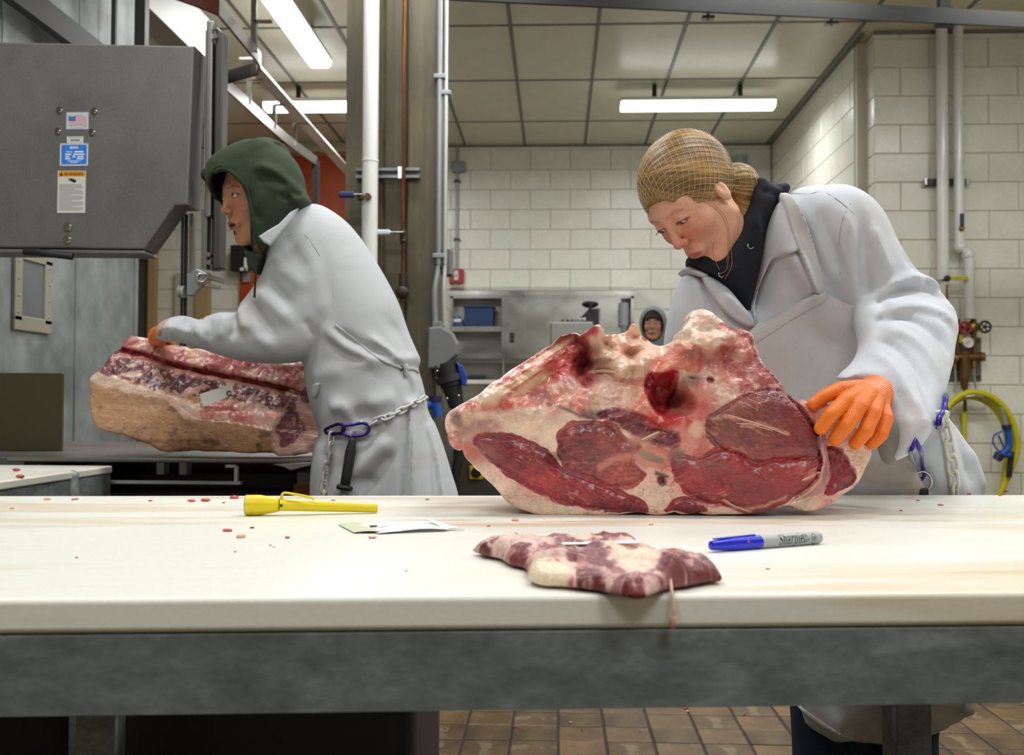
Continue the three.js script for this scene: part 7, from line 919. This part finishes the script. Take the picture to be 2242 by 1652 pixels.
// ---------------------------------------------------------------- small cut of meat at the table's front edge
{
  const U = (pts, y = TOP) => pts.map(([a, b, h]) => { const p = onY(a, b, y + (h || 0)); return [p.x, -p.z]; });
  const foot = smooth(U([[985, 1200, 0.006], [1012, 1190, 0.014], [1045, 1177, 0.018], [1120, 1168, 0.018], [1180, 1163, 0.02], [1280, 1160, 0.022], [1340, 1158, 0.024], [1395, 1162, 0.024], [1425, 1178, 0.024], [1470, 1192, 0.022], [1510, 1208, 0.018], [1545, 1232, 0.014], [1575, 1246, 0.01], [1586, 1268, 0.006], [1560, 1282], [1510, 1292], [1478, 1296], [1450, 1306], [1420, 1318], [1385, 1320], [1345, 1312], [1310, 1303], [1262, 1296], [1225, 1292], [1180, 1290], [1152, 1278], [1148, 1262], [1138, 1250], [1112, 1244], [1090, 1230], [1060, 1224], [1025, 1214], [998, 1210]]), 3);
  const H = (x, z) => { const d = -polyDist(foot, x, z) + 0.006 * fbm(x * 60, z * 60, 12, 3); if (d < 0) return -0.01 + d * 0.3; const e = clamp(d / 0.022), r = Math.sqrt(1 - (1 - e) * (1 - e)); let h = 0.021 * r + 0.009 * fbm(x * 22, z * 30, 3, 4) * e + 0.006 * fbm(x * 70, z * 90, 7, 3) * e; return h; };
  const lump = [[1168, 1278, 0.016, 0.014], [1200, 1284, 0.02, 0.012], [1235, 1285, 0.016, 0.01], [1478, 1268, 0.012, 0.018], [1470, 1280, 0.01, 0.012], [1220, 1245, 0.014, 0.008], [1330, 1175, 0.03, 0.008], [1500, 1250, 0.03, 0.008], [1120, 1205, 0.03, 0.008]].map(([a, b, r, h]) => { const p = onY(a, b, TOP + 0.01); return [p.x, -p.z, r, h]; });
  const H2 = (x, z) => { let h = H(x, z); if (h > 0) for (const [a, b, r, k] of lump) { const q = ((x - a) ** 2 + (z - b) ** 2) / (r * r); if (q < 4) h += k * Math.exp(-q * 1.2); } return h; };
  const xs = foot.map((p) => p[0]), zs = foot.map((p) => p[1]), B = [Math.min(...xs) - 0.01, Math.max(...xs) + 0.01, Math.min(...zs) - 0.01, Math.max(...zs) + 0.01];
  const S = (pts, hh = 0.02) => smooth(U(pts, TOP + hh), 4), R = (p, c, o = {}) => ({ p, c: typeof c === 'function' ? c : () => c, soft: 0.002, ...o }), z5 = (p) => p.map(([x, y]) => [1000 + x * 0.2676, 1140 + y * 0.2676]);
  const mus = (k) => (x, y) => { const n = fbm(x * 120, y * 70, 3, 4), s = fbm(x * 34, y * 26, 8, 4); return mixc([k[0] * (1 + n * 0.3), k[1] * (1 + n * 0.4), k[2] * (1 + n * 0.4)], [212, 176, 164], sstep(0.14, 0.34, s * 0.8 + n * 0.9) * 0.55); };
  const T = fleshTex(1024, 700, B, (x, y) => { const a = fbm(x * 30, y * 16, 44, 5), f = fbm(x * 160, y * 160, 46, 3); let c = mixc([226, 196, 182], [196, 146, 142], clamp(0.4 + a * 1.6 + f * 0.5)); return mixc(c, [132, 62, 68], sstep(0.12, 0.3, a + fbm(x * 90, y * 90, 61, 3) * 0.6) * 0.7); }, [
    R(S(z5([[40, 240], [120, 160], [260, 150], [300, 200], [180, 230], [100, 250]])), mus([110, 50, 54])), R(S(z5([[360, 230], [560, 200], [560, 330], [500, 420], [380, 350]])), mus([122, 48, 56])), R(S(z5([[480, 110], [640, 90], [660, 110], [520, 130]])), mus([140, 60, 60])), R(S(z5([[470, 130], [800, 110], [860, 130], [600, 150]])), mus([140, 92, 92]), { a: 0.8 }), R(S(z5([[780, 190], [900, 150], [1150, 150], [1340, 170], [1200, 200], [1250, 300], [1290, 390], [1100, 370], [1000, 350], [880, 300], [800, 250]])), mus([132, 72, 76]), { soft: 0.005 }), R(S(z5([[1050, 100], [1150, 75], [1300, 85], [1440, 80], [1540, 120], [1350, 135], [1180, 125]])), mus([130, 52, 56])), R(S(z5([[500, 400], [640, 340], [560, 430], [520, 440]])), mus([126, 56, 62])), R(S(z5([[960, 450], [1060, 380], [1120, 470], [1300, 560], [1450, 540], [1540, 580], [1380, 610], [1200, 570], [1050, 520]]), 0.01), mus([116, 34, 40])), R(S(z5([[1020, 390], [1200, 420], [1400, 480], [1480, 540], [1300, 500], [1100, 470]]), 0.012), mus([128, 56, 60]), { a: 0.6 }), R(S(z5([[760, 350], [810, 330], [860, 380], [960, 390], [900, 410], [800, 410]])), [176, 60, 58]), R(S(z5([[1560, 460], [1780, 400], [1980, 400], [2100, 380], [2170, 460], [2080, 510], [1960, 500], [1800, 440], [1650, 480]]), 0.012), mus([112, 40, 46])), R(S(z5([[1700, 190], [1780, 190], [1900, 250], [2080, 350], [2000, 330], [1850, 260]])), mus([120, 70, 74])), R(S(z5([[1260, 220], [1500, 200], [1640, 260], [1650, 350], [1560, 420], [1400, 390], [1300, 320]])), (x, y) => fatty(x, y, -0.1, 0, 0.6), { soft: 0.006 }), R(S(z5([[560, 480], [640, 380], [760, 420], [880, 440], [940, 540], [820, 570], [640, 540]]), 0.01), [232, 214, 182], { soft: 0.004 }),
  ], 0.0045);
  const g = nets([B[0], TOP - 0.02, -B[3]], [B[1], TOP + 0.055, -B[2]], 0.0026, null, (x, y, z) => { const h = H2(x, -z), d = polyDist(foot, x, -z); return Math.max(smax((y - TOP - h) * 0.8, d, 0.003), TOP + 0.0005 + (clamp((d + 0.014) / 0.014)) * 0.004 - y); }, null, (x, y, z) => [(x - B[0]) / (B[1] - B[0]), (-z - B[2]) / (B[3] - B[2])]);
  const c = onY(1300, 1230, TOP), t = thing('beef_trimming', 'flat trimmed piece of beef at the front edge of the cutting table', 'meat', c); const fm = flesh(T, fleshBump2, 0.0016); fm.clearcoat = 0.15; fm.roughness = 0.5; part(t, 'flesh', largest(g), fm);
  const a = onY(1470, 1300, TOP); part(t, 'fat_strand', tube([[a.x, TOP + 0.012, a.z - 0.01], [a.x, TOP + 0.002, a.z + 0.004], [a.x + 0.001, TOP - 0.012, a.z + 0.01], [a.x, TOP - 0.018, a.z + 0.01]], 0.0016, 6, 20), mat(0xd9b7a2, 0.5)); part(t, 'fat_drop', ball([a.x, TOP - 0.0225, a.z + 0.01], 0.0036, [0.9, 1.7, 0.9]), mat(0xcf9c8c, 0.45));
  const p1 = onY(1215, 1178, TOP + 0.026), p2 = onY(1400, 1180, TOP + 0.027); const tg = thing('paper_tag', 'white paper tag lying on the flat trimmed beef', 'tag', p1.clone().add(p2).multiplyScalar(0.5).setY(TOP + 0.026)); part(tg, 'card', bar(p1.clone().setY(TOP + 0.0205), p2.clone().setY(TOP + 0.0245), 0.02, 0.0008), mat(0xe4e6ea, 0.7));
}
// ---------------------------------------------------------------- marker, clip light, tags and scraps
{
  const a = onY(1556, 1194, TOP + 0.0076), b = onY(1796, 1176, TOP + 0.0076), ax = b.clone().sub(a).normalize(), L = a.distanceTo(b), r = 0.0076, k = L / 0.137; console.log('marker length', L);
  const t = thing('marker_pen', 'grey permanent marker with a blue cap on the white table', 'marker', [(a.x + b.x) / 2, TOP, (a.z + b.z) / 2]), capL = L * 0.43;
  const side = V3(0, 1, 0).cross(ax).normalize();
  const sharp = canvasTex(1024, 256, (c, w, h) => { c.fillStyle = '#a9adb0'; c.fillRect(0, 0, w, h); c.fillStyle = '#17181b'; c.font = 'italic bold 104px serif'; c.textAlign = 'left'; c.fillText('Sharpie.', 250, 122); c.font = 'bold 28px sans-serif'; c.fillText('Permanent  Marker', 330, 164); c.font = 'bold 34px sans-serif'; c.fillText('FINE', 660, 84); c.fillText('POINT', 660, 118); c.lineWidth = 7; c.strokeStyle = '#17181b'; c.beginPath(); c.arc(840, 98, 36, 0, 7); c.stroke(); c.font = 'bold 38px sans-serif'; c.fillText('AP', 814, 111); c.fillRect(802, 146, 80, 7); });
  // barrel with the print turned to the front
  const barrel = new THREE.LatheGeometry([[0.0001, 0], [r * 0.55, 0], [r * 0.8, 0.0015], [r * 0.97, 0.005], [r, 0.012], [r, L - capL]].map((p) => new THREE.Vector2(...p)), 40), bm = new THREE.Matrix4().makeBasis(side.clone().negate(), ax.clone().negate(), side.clone().negate().cross(ax.clone().negate()));
  { const p = barrel.attributes.position, uv = barrel.attributes.uv; for (let i = 0; i < p.count; i++) { let an = Math.atan2(p.getX(i), p.getZ(i)); uv.setXY(i, 1.0 - p.getY(i) / (L - capL), 0.36 + an / Math.PI * 0.5); } }
  barrel.applyMatrix4(bm); barrel.translate(b.x, b.y, b.z); const mk = mat(0xffffff, 0.4, 0, { map: sharp }); sharp.wrapS = THREE.ClampToEdgeWrapping; part(t, 'barrel', barrel, mk, 'grey barrel with black lettering');
  const cap = lathe([[0.0001, 0], [r * 0.62, 0], [r * 0.72, 0.002], [r * 1.02, capL * 0.45], [r * 1.1, capL - 0.001], [r * 1.02, capL]], a, ax, 28); part(t, 'cap', cap, mat(0x1420c8, 0.3, 0, { clearcoat: 0.3 }), 'bright blue cap'); part(t, 'pocket_clip', bar(a.clone().add(V3(0, r * 0.95, 0)).addScaledVector(ax, 0.004), a.clone().add(V3(0, r * 1.15, 0)).addScaledVector(ax, capL * 0.9), 0.004, 0.0016, V3(0, 1, 0), 0.0006), mat(0x1420c8, 0.3)); { const p = a.clone().addScaledVector(ax, capL * 0.68).addScaledVector(side, -r * 0.9).add(V3(0, r * 0.3, 0)); part(t, 'meat_speck', ball(p, 0.0022, [1, 1, 0.6], 8), mat(0xb0402c, 0.5)); }
}
{
  const y = TOP + 0.0155, A = onY(538, 1105, y), B = onY(612, 1105, y), C = onY(826, 1112, TOP + 0.0075), ye = mat(0xe6cf06, 0.4), ax = B.clone().sub(A).normalize(), L1 = A.distanceTo(B);
  const t = thing('clip_penlight', 'yellow penlight with a flared head and pocket clip on the table', 'penlight', A.clone().setY(TOP)), R = 0.0158;
  part(t, 'lamp_head', lathe([[0.0001, 0], [R * 0.9, 0], [R, 0.002], [R, L1 * 0.4], [R * 0.92, L1 * 0.55], [R * 0.72, L1 * 0.9], [R * 0.6, L1], [0.0001, L1]], A, ax, 10), ye); part(t, 'lens_rim', ring(A.clone().addScaledVector(ax, 0.001), R * 0.88, 0.0014, ax, 24, 6), mat(0xb8bcae, 0.3)); part(t, 'barrel', rod(B, C, R * 0.56, R * 0.42, 16), ye);
  const up = V3(0, 1, 0), c0 = B.clone().addScaledVector(ax, 0.006), w = (px, py) => onY(px, py, y).setY(0), pt = (s, h) => B.clone().addScaledVector(ax, s).add(V3(0, h, 0)); const l = L1; part(t, 'pocket_clip', tube([pt(0.004, 0.006), pt(0.003, 0.013), pt(0.007, 0.018), pt(l * 0.5, 0.0155), pt(l * 0.9, 0.0115), pt(l * 1.03, 0.0085)], 0.0021, 6, 30), ye); part(t, 'pivot_pin', ball(B.clone().addScaledVector(ax, 0.005).add(V3(0, 0, R * 0.6)), 0.0022, [1, 1, 0.6], 8), M.black);
}
{ // loose paper tags: each a bent card with an eyelet
  const paper = mat(0xe6e7e4, 0.75), green = mat(0xc9cfb0, 0.75);
  const sheet = (pts, lift, m, hole, label) => { const q = pts.map(([a, b, h]) => onY(a, b, TOP + (h || 0.001))), c = q.reduce((s, p) => s.add(p), V3()).multiplyScalar(1 / q.length), t = thing('paper_tag', label, 'tag', c.clone().setY(TOP)); const n = 8, P = [], I = []; const g2 = []; for (const dy of [0.0006, 0]) for (let i = 0; i <= n; i++) for (let j = 0; j <= 4; j++) { const u = i / n, v = j / 4, p = q[0].clone().lerp(q[1], u).lerp(q[3].clone().lerp(q[2], u), v); p.y += lift * Math.sin(u * Math.PI) * 0.6 + dy; P.push(p.x, p.y, p.z); } const s = (n + 1) * 5; for (let i = 0; i < n; i++) for (let j = 0; j < 4; j++) { const k = i * 5 + j; I.push(k, k + 1, k + 5, k + 1, k + 6, k + 5, s + k, s + k + 5, s + k + 1, s + k + 1, s + k + 5, s + k + 6); } const g = new THREE.BufferGeometry(); g.setAttribute('position', new THREE.Float32BufferAttribute(P, 3)); g.setAttribute('uv', new THREE.Float32BufferAttribute(new Float32Array(P.length / 3 * 2), 2)); g.setIndex(I); g.computeVertexNormals(); part(t, 'card', g, m); if (hole) { const h = onY(hole[0], hole[1], TOP + 0.004); part(t, 'eyelet', ring(h, 0.0042, 0.0014, V3(0, 1, 0), 18, 6), mat(0x6b3a34, 0.6)); } };
  sheet([[740, 1148], [790, 1145, 0.004], [845, 1166], [775, 1166]], 0.003, green, null, 'greenish paper tag lowest in the heap of loose tags');
  sheet([[775, 1153, 0.003], [868, 1142, 0.004], [900, 1152, 0.002], [800, 1160]], 0.004, paper, [818, 1152], 'white paper tag with a dark eyelet beside the penlight'); sheet([[840, 1150, 0.004], [950, 1142, 0.007], [985, 1160, 0.002], [870, 1164, 0.002]], 0.004, paper, [917, 1146], 'white paper tag lying uppermost in the heap of loose tags'); sheet([[930, 1136, 0.012], [960, 1143, 0.008], [1020, 1160, 0.001], [975, 1158, 0.002]], 0.002, paper, null, 'folded white paper tag pointing at the flat trimmed beef');
  sheet([[800, 1160, 0.001], [880, 1152, 0.004], [905, 1164, 0.001], [830, 1168]], 0.002, paper, null, 'white paper tag at the front of the heap of loose tags');
  const ml = [mat(0xc05a50, 0.5), mat(0xd8a48a, 0.55), mat(0x8e2c2c, 0.5)];
  const spots = [[498, 1163, 8, 0], [527, 1177, 9, 1], [552, 1156, 4, 2], [803, 1162, 7, 0], [816, 1178, 7, 1], [450, 1097, 9, 0], [420, 1098, 7, 0], [490, 1101, 3, 0], [512, 1091, 8, 0], [330, 1097, 4, 0], [105, 1094, 6, 1], [165, 1094, 6, 1], [730, 1096, 4, 1], [630, 1178, 5, 0], [592, 1194, 2.5, 0], [26, 1114, 4, 1], [515, 1208, 3, 0], [168, 1221, 3, 0], [890, 1250, 2.5, 0], [1128, 1140, 6, 1], [1426, 1149, 4, 1], [1682, 1246, 3.5, 0], [1973, 1118, 3, 0], [2058, 1106, 4, 0], [2122, 1082, 4, 0], [2010, 1096, 3, 0], [2062, 1106, 3, 2], [2202, 1076, 4, 2], [2190, 1085, 3, 0], [600, 1198, 2.5, 1], [1070, 1152, 3, 0], [935, 1094, 4, 1]];
  spots.forEach(([px, py, s, m], k) => { const c = onY(px, py, TOP), r = s / FPX * Math.abs(c.z); const g = ball([0, 0, 0], 1, [1, 1, 1], 9), p = g.attributes.position; for (let i = 0; i < p.count; i++) { const q = V3().fromBufferAttribute(p, i), n = 1 + 0.5 * noise(q.x * 1.7 + k, q.y * 1.7, q.z * 1.7); p.setXYZ(i, q.x * r * n * 1.3, (q.y * 0.45 * n + 0.35) * r, q.z * r * n); } g.computeVertexNormals(); g.translate(c.x, TOP, c.z); const zone = px < 560 && py < 1120 ? 'near the back edge, on the saw side of the penlight' : px < 700 && py < 1190 ? 'between the penlight and the front edge of the table' : px < 950 && py < 1190 ? 'beside the loose paper tags' : px < 1000 ? 'near the front edge, far from the marker' : px < 1500 ? 'just in front of the large beef cut' : py > 1200 ? 'in front of the marker' : 'behind the marker, by the back edge of the table'; solo('meat_scrap', ['pinkish red meat scrap ', 'pale fat scrap ', 'dark red meat scrap '][m] + zone, 'meat scrap', g, ml[m], ['red scraps', 'fat scraps', 'dark scraps'][m] + ' ' + zone); });
  // scraps on the floor and on the saw
  [[1500, 1550, 5], [1505, 1557, 5], [1127, 1592, 5], [975, 1594, 4], [1249, 1581, 4], [1275, 1598, 4], [1060, 1604, 3], [955, 1568, 4], [1630, 1564, 4], [1402, 1600, 3], [2030, 1570, 3], [2060, 1571, 3], [2080, 1602, 3], [100, 1590, 6], [60, 1594, 5], [40, 1592, 3]].forEach(([px, py, s], k) => { const c = onY(px, py, 0.001), r = s * 0.6 / FPX * Math.abs(c.z); solo('floor_scrap', 'small scrap of meat on the brown tile floor', 'meat scrap', ball([c.x, c.y + r * 0.4, c.z], r, [1.4, 0.6, 1], 8), ml[k % 3], 'scraps on the tile floor'); });
  [[36, 1031, 5], [44, 1046, 5]].forEach(([px, py, s], k) => { const c = onY(px, py, 0.905); solo('meat_scrap', k ? 'red scrap of meat near the edge of the side table' : 'red scrap of meat in the middle of the side table', 'meat scrap', ball([c.x, 0.905 + 0.004, c.z], 0.008, [1.3, 0.5, 1], 8), ml[0]); });
}
scene.traverse((o) => { if (o.isMesh) { o.castShadow = true; o.receiveShadow = true; } });
renderer.render(scene, camera);
